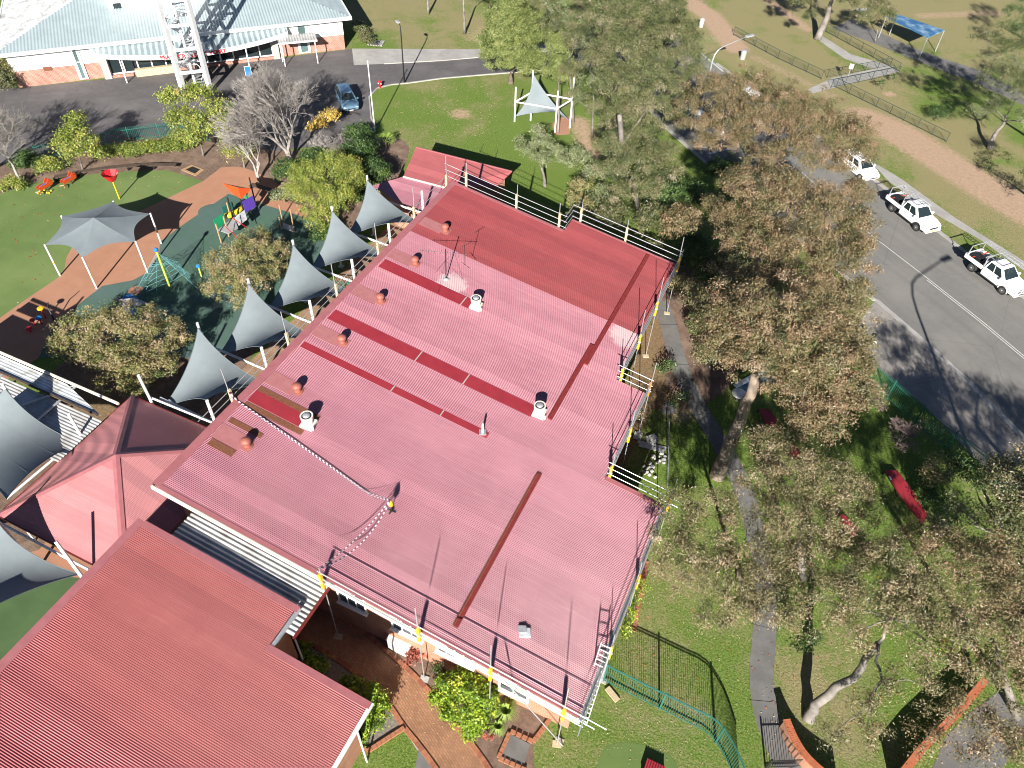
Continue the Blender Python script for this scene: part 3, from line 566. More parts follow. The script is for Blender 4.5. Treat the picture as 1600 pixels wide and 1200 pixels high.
for (x, y, lab) in ((-16.95, 33.5, 'white roof exhaust cowl at the end of the short dark red strip'), (-9.9, 27.75, 'white roof exhaust cowl at the end of the widest dark red strip'), (-20.35, 20.05, 'white roof exhaust cowl at the end of the rust edged red strip')):
    z = rz(x); t = thing('exhaust_cowl', lab, 'vent', (x, y, z), 'white exhaust cowls on the hall roof')
    b = B(); b.box(x - .36, y - .36, z - .1, x + .36, y + .36, z + .16, .1); part('base', b, 'cream', t)
    b = B(); b.lathe((x, y, z), [(.27, .16), (.27, .45), (.34, .52), (.34, .72), (.30, .74)], 24); part('drum', b, 'white', t)
    b = B(); b.lathe((x, y, z), [(.345, .70), (.36, .76), (.30, .765), (.27, .745)], 24); part('rim', b, 'cream', t)
    b = B(); b.lathe((x, y, z), [(.27, .744), (.26, .76)], 24); part('opening', b, 'dark', t)
    b = B(); b.lathe((x, y, z), [(.215, .76), (.20, .80), (.10, .85), (.02, .86)], 24); part('cap', b, 'galv', t, smooth=True)
    b = B(); b.tube((x + .45, y - .2, z - .02), (x + .45, y - .2, z + .22), .05, 8); part('pipe_stub', b, 'white', t)
x, y = -12.1, 24.72; z = rz(x); t = thing('vent_pipe', 'thin white vent pipe near the end of the narrow dark red strip', 'pipe', (x, y, z))
b = B(); b.tube((x, y, z), (x, y, z + .75), .06, 10); part('pipe', b, 'white', t)
b = B(); b.box(x - .2, y - .2, z + .0, x + .2, y + .2, z + .06, .5); part('base', b, 'galv', t)
x, y = -19.74, 34.61; z = rz(x); t = thing('television_antenna', 'tall dark television antenna on a guyed pole above the faded roof', 'antenna', (x, y, z))
b = B(); b.tube((x, y, z), (x + .05, y, z + 2.5), .035, 6); part('mast', b, 'dark', t)
b = B(); b.lathe((x, y, z), [(.22, .03), (.14, .06), (.05, .12)], 10); part('base', b, 'zinc', t)
tp = Vector((x + .05, y, z + 2.2)); b = B(); b.tube(tp + Vector((-1.6, -.5, 0)), tp + Vector((1.3, .4, .05)), .014, 5)
dd = Vector((1.6 + 1.3, .9, 0)).normalized(); pp = Vector((-dd.y, dd.x, 0))
for i in range(7):
    c = tp + Vector((-1.45, -.45, 0)) + dd * i * .4; l = .25 + .05 * i; b.tube(c - pp * l * .7, c + pp * l * .7, .008, 4)
for s in (-1, 1): b.tube(tp + Vector((1.0, .3, .6 * s)), tp + Vector((1.5, .45, 1.0 * s)), .015, 4); b.tube(tp + Vector((1.2, .35, 0)), tp + Vector((1.2, .35, .8 * s)), .02, 4)
part('aerial', b, 'dark', t)
b = B()
for dx, dy in ((-.9, .2), (.2, -1.5), (.9, .7)): b.tube((x + dx, y + dy, rz(x + dx)), (x, y, z + 1.6), .008, 3)
part('stay_wire', b, 'dark', t)
p = RP(820, 990); t = thing('roof_box', 'small grey metal box lying on the roof between the ladder and the long channel', 'box', (p.x, p.y, p.z), None)
b = B(); b.box(p.x - .26, p.y - .22, p.z - .02, p.x + .26, p.y + .22, p.z + .14, .45); part('body', b, 'zinc_pale', t)
b = B(); b.box(p.x - .36, p.y - .1, p.z + .14, p.x + .02, p.y + .25, p.z + .19, .45); part('lid', b, 'alu', t)
# --- lower front building
front = thing('front_building', 'nearer building with a deep pink corrugated roof and stepped corner beside the brick path', 'building', (-17, 3, 0))
FZ = lambda X: 6.85 - .155 * (X + 23.6)
def fz(x0, x1, y0, y1): return ((x0, 0, FZ(x0)), SL, (0, 1, 0), [(0, y0), ((x1 - x0) * LX, y0), ((x1 - x0) * LX, y1), (0, y1)])
roof_sheet(front, 'roof_front', [fz(-23.5, -14.95, 9.15, 11.2), fz(-23.5, -9.85, -6, 9.15)], pitch=.0889, amp=.0175)
def on_f(x0, x1, y0, y1, z0, z1): return B().add([(x, y, FZ(x) + z) for z in (z0, z1) for x, y in ((x0, y0), (x1, y0), (x1, y1), (x0, y1))], [(0, 3, 2, 1), (4, 5, 6, 7), (0, 1, 5, 4), (1, 2, 6, 5), (2, 3, 7, 6), (3, 0, 4, 7)])
b = on_f(-23.78, -23.4, -6, 11.3, .012, .034); b.box(-23.8, -6, 6.6, -23.782, 11.3, 6.9); part('ridge_cap', b, 'cap_pink', front)
part('barge_cap', on_f(-23.4, -14.8, 11.05, 11.36, .012, .034), 'cap_pink', front); part('barge_cap', on_f(-14.95, -9.75, 9.0, 9.3, .012, .034), 'cap_pink', front)
part('gutter', on_f(-14.9, -14.74, 9.32, 11.3, -.12, .01), 'galv', front); part('gutter', on_f(-9.84, -9.68, -6, 9.3, -.12, .01), 'white', front)
part('eave_post', B().tube((-9.9, 8.2, 0), (-9.9, 8.2, 4.5), .05), 'white', front); part('eave_post', B().tube((-9.9, 5.2, 0), (-9.9, 5.2, 4.5), .05), 'white', front)
ft = lambda x: FZ(x) - .08
for a in ((-23.3, -5.5, -10.4, -5.5), (-10.4, -5.5, -10.4, 8.8), (-10.4, 8.8, -15.3, 8.8), (-15.3, 8.8, -15.3, 10.9), (-15.3, 10.9, -23.3, 10.9), (-23.3, 10.9, -23.3, -5.5)): wallbox(*a, ft, parent=front)
# --- covered walk between the two
walk = thing('covered_walkway', 'grey corrugated walkway roof running between the two pink roofs', 'canopy', (-19, 12, 0))
WZ = 5.45
wz = lambda x: WZ - .03 * (x + 25)
roof_sheet(walk, 'zinc', [((-22.3, 0, 6.10), Vector((1, 0, -.135)).normalized(), (0, 1, 0), [(0, 10.2), (7.95, 10.2), (7.95, 13.5), (0, 13.5)])], pitch=.235, amp=.034, seg=8)
b = B(); b.box(-14.42, 10.1, 4.86, -14.37, 13.45, 5.12); part('fascia', b, 'gutter_red', walk)
for X in (-15, -18, -21): part('post', B().tube((X, 10.6, 0), (X, 10.6, 4.95), .05), 'white', walk)
# --- pavilion with a four sided roof
pav = thing('pavilion', 'square pavilion with a pink four sided hip roof below the sails', 'building', (-29.1, 14.45, 0))
ap = Vector((-29.1, 14.45, 5.15)); ez = 3.0; cr = {'NW': (-33.55, 19.3), 'NE': (-24.65, 19.3), 'SE': (-24.65, 9.6), 'SW': (-33.55, 9.6)}
def hip_face(c0, c1, mat):
    a, c = Vector((*c0, ez)), Vector((*c1, ez)); V = (c - a).normalized(); mid = (a + c) / 2; U = (ap - mid).normalized()
    L = (c - a).length; h = (ap - mid).length; b = B(); corr(b, a, U, V, [(0, 0), (0, L), (h, L / 2)], pitch=.0762, amp=.0095); return part('roof_face', b, mat, pav, smooth=True)
for k in (('NW', 'NE'), ('NE', 'SE'), ('SE', 'SW'), ('SW', 'NW')): hip_face(cr[k[0]], cr[k[1]], 'roof_pale')
for k, c in cr.items():
    b = B(); p = Vector((*c, ez)); d = (ap - p).normalized(); s = d.cross(Vector((0, 0, 1))).normalized() * .19; up = Vector((0, 0, .045)); dn = Vector((0, 0, -.015))
    b.add([p - s + dn, p + up, p + s + dn, ap - s + dn, ap + up, ap + s + dn], [(0, 1, 4, 3), (1, 2, 5, 4)]); part('hip_cap', b, 'cap_pink', pav)
for a, c in (('NW', 'NE'), ('SE', 'SW'), ('SW', 'NW')):
    A2, C2 = cr[a], cr[c]; b = B(); b.beam((*A2, ez - .06), (*C2, ez - .06), .12, .12); part('gutter', b, 'gutter_red', pav)
for sx, sy in ((-33.1, 18.8), (-33.1, 10.1), (-25.1, 10.1), (-25.1, 18.8)): part('post', B().tube((sx, sy, 0), (sx, sy, 3.0), .07), 'white', pav)
# --- rear annex roof
ann = thing('rear_annex', 'small pink roofed annex with a folded roof beyond the hall ridge', 'building', (-28, 50, 0))
P1 = [G(650, 230, 3.9), G(800, 268, 3.9), G(776, 291, 3.3), G(695, 293, 3.2), G(630, 276, 3.2)]
P0 = [G(630, 276, 3.15), G(700, 296, 3.15), G(670, 335, 2.8), G(640, 322, 2.7), G(614, 312, 2.7), G(582, 290, 2.75)]
for P_, nm in ((P1, 'upper_roof'), (P0, 'lower_roof')):
    b = B(); b.slab(P_, .06); part(nm, b, 'roof_front' if nm == 'upper_roof' else 'roof_pink', ann)
part('gutter', B().beam(P1[3] + Vector((0, 0, .0)), P1[4], .12, .1), 'cream', ann); part('gutter', B().beam(P1[0], P1[1], .1, .1), 'cap_pink', ann)
def sink(P_, k, z):
    c = sum((p for p in P_), Vector()) / len(P_); return [(c + (p - c) * k).xy for p in P_]
b = B(); b.prism([tuple(p) for p in sink(P1, .88, 0)], 0, 3.1); part('wall', b, 'brick', ann, fix=True)
b = B(); b.prism([tuple(p) for p in sink(P0, .8, 0)], 0, 2.6); part('wall', b, 'brick', ann, fix=True)
# ================================================================== SHADE SAILS
def coons(b, A, L, C, R, k=.12, n=14, sag=0.):
    A, L, C, R = map(Vector, (A, L, C, R)); cen = (A + L + C + R) / 4
    def edge(p, q, t): return p.lerp(q, t) + (cen - (p + q) / 2) * k * 4 * t * (1 - t)
    vs = []
    for i in range(n + 1):
        s = i / n
        for j in range(n + 1):
            t = j / n
            P = edge(A, L, s) * (1 - t) + edge(R, C, s) * t + edge(A, R, t) * (1 - s) + edge(L, C, t) * s - (A * (1 - s) * (1 - t) + L * s * (1 - t) + R * (1 - s) * t + C * s * t)
            P.z -= sag * 16 * s * (1 - s) * t * (1 - t); vs.append(P)
    b.add(vs, [(i * (n + 1) + j, (i + 1) * (n + 1) + j, (i + 1) * (n + 1) + j + 1, i * (n + 1) + j + 1) for i in range(n) for j in range(n)])
M['sail_hem'] = mk('sail_webbing', (.11, .135, .15), None, 5, .8)
def hem(t, v, n):
    W_ = n + 1; run = [v[i * W_] for i in range(W_)] + [v[n * W_ + j] for j in range(1, W_)] + [v[i * W_ + n] for i in range(n - 1, -1, -1)] + [v[j] for j in range(n - 1, -1, -1)]
    b = B(); b.path(run, [.022] * len(run), 4); part('hem', b, 'sail_hem', t)
    for f in (n // 3, 2 * n // 3):
        b = B(); b.path([Vector(v[f * W_ + j]) + Vector((0, 0, .002)) for j in range(W_)], [.005] * W_, 3); part('seam', b, 'sail', t)
YA = [43.9, 39.0, 34.15, 29.2, 24.25]; YU = [44.9, 39.85, 34.9, 29.85, 24.8, 19.8]
desc = ['grey shade sail farthest along the hall, next to the rear annex', 'second grey shade sail from the rear annex', 'middle one of the five grey shade sails along the hall', 'grey shade sail beside the rounded autumn shrub', 'grey shade sail nearest the pavilion, by the large spreading shrub']
def cable(b, p, q): b.tube(p, q, .012, 4)
for i, ya in enumerate(YA):
    A = Vector((-31.9, ya, 5.35)); L = Vector((-31.75, YU[i + 1] - .15, 2.35)); C = Vector((-27.65, YU[i + 1] + .05, 5.0)); R = Vector((-27.25, YU[i] - .55, 2.4))
    t = thing('shade_sail', desc[i], 'shade sail', (-29.7, ya - 2, 0), 'row of sails between the hall and the playground')
    b = B(); coons(b, A, L, C, R, .19, 20); part('cloth', b, 'sail', t, smooth=True); hem(t, b.v, 20)
    b = B(); cable(b, A, (-31.9, ya, 5.6)); cable(b, C, (-27.5, YU[i + 1], 5.0)); cable(b, R, (-27.5, YU[i], 3.05)); cable(b, L, (-31.9, YU[i + 1], 3.0)); part('cable', b, 'galv', t)
    t = thing('sail_post', 'tall white post holding the high corner of the %s sail along the hall' % ['farthest', 'second farthest', 'middle', 'second nearest', 'nearest'][i], 'post', (-31.95, ya + .1, 0), 'tall outer sail posts')
    b = B(); b.tube((-31.95, ya + .1, 0), (-31.95, ya + .1, 5.65), .085, 10); part('pole', b, 'white', t); b = B(); b.box(-32.15, ya - .1, 0, -31.75, ya + .3, .05); part('base_plate', b, 'galv', t)
nm = ['beside the rear annex', 'second from the rear annex', 'third from the rear annex', 'fourth from the rear annex', 'fifth from the rear annex', 'over the dark face of the pavilion roof']
for i, yu in enumerate(YU):
    t = thing('sail_gantry', 'white sail post and crossbar, ' + nm[i], 'frame', (-27.5, yu, 0), 'white sail frames along the hall')
    b = B(); b.tube((-27.5, yu, 0), (-27.5, yu, 5.05), .10, 10); part('post', b, 'white', t)
    b = B(); b.tube((-27.5, yu, 3.0), (-31.9, yu + .15, 3.0), .085, 10); part('crossbar', b, 'white', t)
# sails over the left-hand corner
def sail(lab, A, L, C, R, k=.25):
    t = thing('shade_sail', lab, 'shade sail', (A[0], A[1], 0)); b = B(); coons(b, A, L, C, R, k, 20); part('cloth', b, 'sail', t, smooth=True); hem(t, b.v, 20)
    b = B(); b.tube(A + Vector((0, 0, .3)), (A.x, A.y, 0), .09, 10); part('post', b, 'white', t); return t
sail('large grey shade sail at the left edge above the corrugated lean-to', G(7, 606, 5.4), G(-110, 700, 2.7), G(10, 780, 5.6), G(125, 692, 2.7), .16)
sail('grey shade sail at the left edge below the pavilion', G(-6, 812, 5.0), G(-190, 930, 2.6), G(-75, 985, 5.6), G(126, 897, 2.7), .16)
sail('grey shade sail mostly out of view at the far left edge', G(-70, 545, 5.2), G(-200, 600, 3.0), G(-120, 690, 4.4), G(8, 612, 3.0), .2)
for k, (p0, z0, p1, z1, lb) in enumerate([((103, 643), 5.0, (127, 681), 3.1, 'white slanting post above the near edge of the pavilion roof'), ((216, 586), 5.1, (233, 620), 3.4, 'white post standing behind the far corner of the pavilion roof'), ((87, 846), 5.2, (146, 925), 2.6, 'white post crossing the gutter bar below the pavilion')]):
    t = thing('sail_post', lb, 'post', tuple(G(*p1, z1)), 'white posts round the pavilion'); q1 = G(*p1, z1); b = B(); b.tube(G(*p0, z0) if k != 0 else (q1.x, q1.y, z0), q1, .09, 10); b.tube(q1, (q1.x, q1.y, 0), .09, 10); part('pole', b, 'white', t)
for p0, p1, z, lb in [((127, 681), (10, 779), 3.05, 'long white gutter bar along the left eave of the pavilion'), ((233, 620), (336, 662), 3.15, 'white bar along the shaded eave of the pavilion'), ((-10, 812), (152, 897), 3.05, 'white bar in front of the sunlit face of the pavilion'),
                  ((120, 601), (36, 634), 3.4, 'thin shaded bar over the lean-to, ending at the shared corner'), ((121, 602), (55, 659), 3.4, 'thicker shaded strut over the lean-to'), ((36, 565), (-10, 594), 3.4, 'short shaded strut over the lean-to at the left edge'), ((60, 662), (113, 690), 3.1, 'shaded bar under the large left sail')]:
    o = part('sail_bar', B().tube(G(*p0, z), G(*p1, z), .075, 8), 'white' if z < 3.3 else 'galv'); tag(o, lb, 'bar', 'bars around the pavilion sails')
lean = thing('lean_to', 'white and grey corrugated lean-to at the left edge, partly in sail shade', 'shed', tuple(G(60, 620, 0)))
ya_, yb_, yc_ = G(92, 602, 2.9).y, G(150, 656, 2.9).y, G(90, 725, 2.9).y; xr = G(150, 656, 2.9).x
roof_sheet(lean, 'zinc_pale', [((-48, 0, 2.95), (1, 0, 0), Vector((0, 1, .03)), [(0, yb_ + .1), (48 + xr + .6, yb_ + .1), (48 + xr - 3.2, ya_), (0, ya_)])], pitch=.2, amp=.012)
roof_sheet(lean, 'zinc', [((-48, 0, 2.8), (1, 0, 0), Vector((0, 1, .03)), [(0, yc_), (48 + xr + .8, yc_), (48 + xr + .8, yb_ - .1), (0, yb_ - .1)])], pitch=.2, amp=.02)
part('gutter', B().beam((-48, yb_, 3.02 + .03 * yb_), (xr + .4, yb_, 3.02 + .03 * yb_), .12, .1), 'timber', lean)
part('edge_bar', B().beam((-48, ya_ + .1, 3.05 + .03 * ya_), (xr + .9, ya_ + .1, 3.05 + .03 * ya_), .12, .14), 'cream', lean)
fill('garden_bed', [(100, 600), (190, 630), (160, 690), (60, 690)], .03, 'litter')
fill('garden_bed', [(60, 690), (170, 690), (150, 760), (60, 860), (-100, 900), (-100, 700)], .034, 'soil')  # no real bed: dark sheet added to stand for the shadow left of the pavilion
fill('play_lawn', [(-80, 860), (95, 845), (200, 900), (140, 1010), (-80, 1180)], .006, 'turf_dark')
fill('play_path', [(60, 830), (180, 850), (150, 905), (90, 900), (20, 860)], .01, 'tan')
# --- hexagonal canopy
hx = [(70, 383), (96, 338), (177, 315), (235, 334), (212, 378), (129, 403)]
hp = [G(*p, 2.9) for p in hx]; hc = sum(hp, Vector()) / 6; hc = G(146, 340, 3.95)
cn = thing('hexagonal_canopy', 'six sided blue-grey fabric canopy on white posts over the play lawn edge', 'canopy', (hc.x, hc.y, 0))
for i in range(6):
    a, c = hp[i], hp[(i + 1) % 6]; b = B(); n = 12; vs = []
    for s in range(n + 1):
        for j in range(n + 1):
            u = s / n; t = j / n; e = a.lerp(c, t); e = e + ((hc - e) * .16) * 4 * t * (1 - t); P = hc.lerp(e, u); P.z -= .10 * 4 * u * (1 - u); vs.append(P)
    b.add(vs, [(s * (n + 1) + j, (s + 1) * (n + 1) + j, (s + 1) * (n + 1) + j + 1, s * (n + 1) + j + 1) for s in range(n) for j in range(n)]); part('fabric_panel', b, 'sail', cn, smooth=True)
    b = B(); b.tube((a.x, a.y, 0), (a.x, a.y, 2.95), .07, 10); part('post', b, 'white', cn)
    part('post_band', B().tube((a.x, a.y, 1.2), (a.x, a.y, 1.32), .075, 10), 'yellow', cn)
# --- triangular sail on a post frame at the back
t = thing('framed_shade_sail', 'triangular grey sail tied inside a white post frame beside the tall gums', 'shade sail', tuple(G(868, 207)))
fp = [((896, 121), (890, 200)), ((871, 142), (867, 207)), ((803, 136), (804, 190)), ((832, 110), (829, 188))]
tops = []
for tp_, bs_ in fp:
    g = G(*bs_); d = ray(*tp_); h = HC + d[2] * ((d[0] * g.x + d[1] * g.y) / (d[0] ** 2 + d[1] ** 2)); tops.append(Vector((g.x, g.y, h))); part('post', B().tube(g, (g.x, g.y, h), .09, 8), 'white', t)
for i, j in ((0, 1), (1, 2), (2, 3), (0, 3)):
    part('rail', B().tube(tops[i].lerp(G(*fp[i][1]), .42), tops[j].lerp(G(*fp[j][1]), .42), .08, 8), 'white', t)
b = B(); tr = [tops[3] - Vector((0, 0, .3)), tops[2].lerp(G(*fp[2][1]), .85), tops[1].lerp(G(*fp[1][1]), .5), tops[0].lerp(G(*fp[0][1]), .85)]
coons(b, tr[0], tr[1], tr[2], tr[3], .2, 14); part('cloth', b, 'sail', t, smooth=True)
fill('play_spot', [(862, 195), (872, 184), (892, 182), (890, 210), (868, 212)], .02, 'tan')
# ================================================================== SCAFFOLD EDGE PROTECTION
def rail_run(label, posts, rails, ends, clamp='yellow', group='scaffold guard rails around the hall roof'):
    """posts [(x,y,ztop,zclamp)], rails list of (p,q)"""
    t = thing('guard_rail', label, 'scaffolding', (posts[0][0], posts[0][1], 0), group)
    for (x, y, zt, zc) in posts:
        lean_ = random.uniform(-.07, .07); part('scaffold_post', B().tube((x, y, 0), (x + lean_, y + random.uniform(-.05, .05), zt), .028, 6), 'galv', t)
        part('base_plate', B().box(x - .22, y - .16, .02, x + .22, y + .16, .06, random.uniform(0, 1)), 'ply' if random.random() < .4 else 'stone', t)
        if zc:
            b = B(); b.box(x - .075, y - .075, zc, x + .075, y + .075, zc + 1.25); part('clamp_bracket', b, clamp, t)
            part('coupler', B().box(x - .09, y - .09, zc + .55, x + .09, y + .09, zc + .68, .4), 'galv', t)
    for p, q in rails: part('rail', B().tube(p, q, .024, 6), 'galv', t)
    return t
X = -24.95
rail_run('galvanised guard rail along the high ridge edge of the hall beside the sails', [(X, y, 9.1, 6.25) for y in (19.5, 24.6, 29.7, 34.65, 39.5, 44.35)], [((X, y0, z), (X, 44.9, z)) for z, y0 in ((6.45, 18.6), (6.92, 17.8), (7.42, 17.0))], None, 'ply')
sl = lambda x0, x1, y: [((x0, y, rz(x0) + h), (x1, y, rz(x1) + h)) for h in (.12, .62, 1.1)]
rail_run('guard rail across the far end of the hall, ridge half', [(x, 44.65, rz(x) + 1.95, rz(x) - .1) for x in (-23.4, -19.2, -15.7)], sl(-25.2, -15.1, 44.65), None, 'ply')
rail_run('guard rail across the far end of the hall, above the repainted corner', [(x, 46.3, rz(x) + 1.85, rz(x) - .1) for x in (-14.6, -10.95)], sl(-15.3, -6.6, 46.3) + [((-15.25, 44.5, rz(-15.2) + h), (-15.25, 46.4, rz(-15.2) + h)) for h in (.12, .62, 1.1)], None, 'ply')
lv = lambda x, y0, y1, z, hs: [((x, y0, z + h), (x, y1, z + h)) for h in hs]
rail_run('guard rail down the road side of the repainted roof', [(-6.6, 45.6, 7.1, 4.05), (-6.6, 40.3, 7.3, 3.95), (-6.6, 36.6, 7.3, 3.95), (-6.6, 33.05, 6.2, 4.1)], lv(-6.6, 32.8, 46.5, rz(-6.85), (.25, .7, 1.15)), None)
rail_run('short guard rail closing the small step in the roof edge', [(-4.75, 33.1, 6.6, 3.7)], sl(-6.9, -4.6, 33.1), None, 'orange')
rail_run('guard rail along the middle stretch of the road side eave', [(-4.72, 29.4, 6.0, 3.2), (-4.72, 25.9, 6.0, 3.7)], lv(-4.72, 25.6, 33.2, rz(-4.95), (.25, .6, 1.05)), None)
rail_run('guard rail over the large notch in the roof edge above the pale stones', [(-1.2, 25.9, 5.9, 2.9)], sl(-4.9, -.7, 25.95), None)
rail_run('guard rail down the lowest stretch of the road side eave to the ladder', [(-1.25, 20.6, 5.4, 2.9), (-1.25, 16.6, 5.2, 2.7)], lv(-1.25, 12.2, 26.2, rz(-1.5), (.25, .6, 1.0)), None)
Xs = [(-14.55, 7.0), (-9.4, 7.5), (-5.75, 7.2), (-2.15, 6.6)]
t = rail_run('guard rail along the front eave above the brick path and bushes', [(x, 12.75, zt, rz(x) - .3) for x, zt in Xs], [((-14.7, 12.78, rz(-14.7) + h), (-.2 - .5 * i, 12.78, rz(-.3) + h)) for i, h in enumerate((1.05, .5, .1))], None)
part('brace', B().tube(GY(778, 1052, 12.6), G(880, 1166), .03, 6), 'galv', t)
part('base_plate', B().box(*(list(G(866, 1160))[:2]), .01, G(866, 1160).x + .4, G(866, 1160).y + .3, .05), 'stone', t)
t = thing('scaffold_pole', 'loose scaffold pole standing in the grass notch beside the pale stones', 'pole', tuple(G(1045, 712))); b = B(); g = G(1043, 762); b.tube(g, G(1046, 655, .9), .04, 6); part('tube', b, 'galv', t)
# ladder
def ladder(t, p, q, w_, rungs, r=.03, mat='alu', side=None):
    p, q = Vector(p), Vector(q); d = (q - p).normalized(); s = (side or d.cross(Vector((0, 0, 1))).normalized()) * w_ / 2
    for k in (-1, 1): part('side_rail', B().beam(p + s * k, q + s * k, r, r * 2), mat, t)
    for i in range(rungs):
        c = p.lerp(q, (i + .5) / rungs); part('rung', B().tube(c - s, c + s, r * .65, 6), mat, t)
t = thing('ladder', 'aluminium ladder standing against the roof corner beside the lawn', 'ladder', tuple(G(910, 1126))); ladder(t, G(909, 1129), G(948, 1006, 4.9), .5, 17, .045, side=Vector((1, 0, 0)))
o = part('timber_packer', B().box(G(955, 1085).x - .35, G(955, 1085).y - .15, .02, G(955, 1085).x + .45, G(955, 1085).y + .15, .1, -.5), 'ply'); tag(o, 'pale timber packer on the lawn under the ladder', 'timber')
# tape barrier and its yellow stand
def barrier(label, pts, sags, z0):
    t = thing('warning_tape', label, 'tape', tuple(pts[0])); bw, br = B(), B(); k = 0
    for off in (0, .32):
        for (p, q), sg in zip(zip(pts[:-1], pts[1:]), sags):
            L = (q - p).length; n = int(L / .12)
            for i in range(n):
                def P(u):
                    v = p.lerp(q, u); v.z -= (sg + off) * 4 * u * (1 - u) * .9 + off * .15; v.z = max(v.z, rz(v.x) + .04 + off * .05); v.x += off * .6 * 4 * u * (1 - u); return v
                a, c = P(i / n), P((i + 1) / n); (bw if i % 2 else br).beam(a, c, .058, .012)
    part('pale_band', bw, 'white', t, kind='stuff'); part('mauve_band', br, 'tape_red', t, kind='stuff'); return t
sp = RP(612, 798); stop = Vector((sp.x, sp.y, sp.z + .95))
barrier('striped warning tape sagging across the roof from the ridge to the yellow stand', [Vector((-24.9, 19.4, 7.4)), stop], [1.6], 0)
barrier('striped warning tape from the yellow stand to the front eave post', [stop, Vector((-14.55, 12.8, 6.9))], [.5], 0)
t = thing('barrier_stand', 'small stand with a yellow bag in the middle of the faded roof', 'stand', tuple(sp))
part('pole', B().tube(sp, stop, .03, 6), 'dark', t); b = B(); b.lathe((sp.x, sp.y, sp.z + .45), [(.05, 0), (.13, .06), (.14, .2), (.09, .36), (.03, .46)], 10); part('bag', b, 'yellow', t, smooth=True)
part('foot', B().box(sp.x - .25, sp.y - .04, sp.z, sp.x + .25, sp.y + .04, sp.z + .04).box(sp.x - .04, sp.y - .25, sp.z + .001, sp.x + .04, sp.y + .25, sp.z + .041), 'dark', t)
# ================================================================== CHURCH HALL AT THE BACK
CO = Vector((-79.1, 49.3, 0)); CU = Vector((.697, .717, 0)).normalized(); CV = Vector((-CU.y, CU.x, 0)); CL = 34.8
def CP(u, v, z): return CO + CU * u + CV * v + Vector((0, 0, z))
def CW(px, py, v=0.):        # a photographed point on the facade -> (u, z)
    d = Vector(ray(px, py)); o = Vector((0, 0, HC)); t = ((CO + CV * v - o).dot(CV)) / d.dot(CV); p = o + d * t; return (p - CO).dot(CU), p.z
def cbox(b, u0, v0, z0, u1, v1, z1):
    vs = [CP(u, v, z) for z in (z0, z1) for u, v in ((u0, v0), (u1, v0), (u1, v1), (u0, v1))]
    return b.add(vs, [(0, 3, 2, 1), (4, 5, 6, 7), (0, 1, 5, 4), (1, 2, 6, 5), (2, 3, 7, 6), (3, 0, 4, 7)])
ch = thing('church_hall', 'white and pink brick church hall with pale blue corrugated roof', 'building', tuple(CO))
part('brick_wall', cbox(B(), 0, 0, 0, CL, 22, 1.7), 'brick_pink', ch); part('white_wall', cbox(B(), -.02, -.02, 1.7, CL + .02, 22.02, 3.7), 'white_wall', ch)
EZ = 3.85
def croof(poly, U, V, A, mat='church_roof'):
    b = B(); corr(b, A, U, V, poly, pitch=.32, amp=.018, seg=8); return part('roof', b, mat, ch, smooth=True)
sp_ = .22
fr_U = (CV + Vector((0, 0, sp_))).normalized(); k_ = math.hypot(1, sp_)
croof([(0, 0), (0, CL + 1.8), (11.5 * k_, CL + 1.8 - 11.5), (11.5 * k_, 11.5)], fr_U, CU, CP(-.9, -.7, EZ))
lf_U = (CU + Vector((0, 0, sp_))).normalized()
croof([(0, 0), (0, 23), (11.5 * k_, 11.5)], lf_U, CV, CP(-.9, -.7, EZ), 'zinc_pale')
rt_U = (-CU + Vector((0, 0, sp_))).normalized()
croof([(0, 0), (0, 23), (11.5 * k_, 11.5)], rt_U, CV, CP(CL + .9, -.7, EZ))
bk_U = (-CV + Vector((0, 0, sp_))).normalized()
croof([(0, 0), (0, CL + 1.8), (11.5 * k_, CL + 1.8 - 11.5), (11.5 * k_, 11.5)], bk_U, CU, CP(-.9, 22.3, EZ))
part('fascia', cbox(B(), -1.05, -.85, EZ - .32, CL + 1.05, -.7, EZ + .04), 'white', ch); part('fascia', cbox(B(), -1.05, -.7, EZ - .32, -.9, 22.3, EZ + .04), 'white', ch); part('fascia', cbox(B(), CL + .9, -.7, EZ - .32, CL + 1.05, 22.3, EZ + .04), 'white', ch)
part('soffit', cbox(B(), -.9, -.7, EZ - .2, CL + .9, -.02, EZ - .16), 'white_wall', ch)
cl_ = thing('clerestory', 'white raised box rising out of the pale blue church roof', 'building part', tuple(CP(14, 6, 4)))
u0, _z = CW(175, 25, 6.0); u1, _z = CW(348, 0, 6.0)
bpy.data.objects.remove(cl_)
o = part('clerestory', cbox(B(), u0, 5.2, 4.6, u1 + 1, 16, 8.5), 'white_wall', ch)
wu, wz_ = CW(184, 12, 5.2); b = B(); cbox(b, wu - .7, 5.12, wz_ - .9, wu + .7, 5.18, wz_ + .8); part('clerestory_window', b, 'white', ch); b = B(); cbox(b, wu - .4, 5.06, wz_ - .6, wu + .4, 5.11, wz_ + .5); part('clerestory_pane', b, 'glass', ch)
def cwin(pa, pb, nrow=2, fw=.28, glass='glass_pale'):
    (ua, za), (ub, zb) = CW(*pa), CW(*pb); ua, ub = sorted((ua, ub)); za, zb = sorted((za, zb)); b = B()
    cbox(b, ua - fw, -.12, za - .12, ua, -.03, zb); cbox(b, ub, -.12, za - .12, ub + fw, -.03, zb); cbox(b, ua, -.12, za - .12, ub, -.03, za)
    for i in range(1, nrow + 1): z = za + (zb - za) * i / nrow; cbox(b, ua, -.11, z - .08, ub, -.03, z)
    fr = part('window', b, 'white', ch)
    for i in range(nrow): g = B(); cbox(g, ua, -.07, za + (zb - za) * i / nrow + .002, ub, -.035, za + (zb - za) * (i + 1) / nrow - .082); part('pane', g, glass, fr)
cwin((109, 70), (134, 121)); cwin((463, 32), (482, 80), 2)
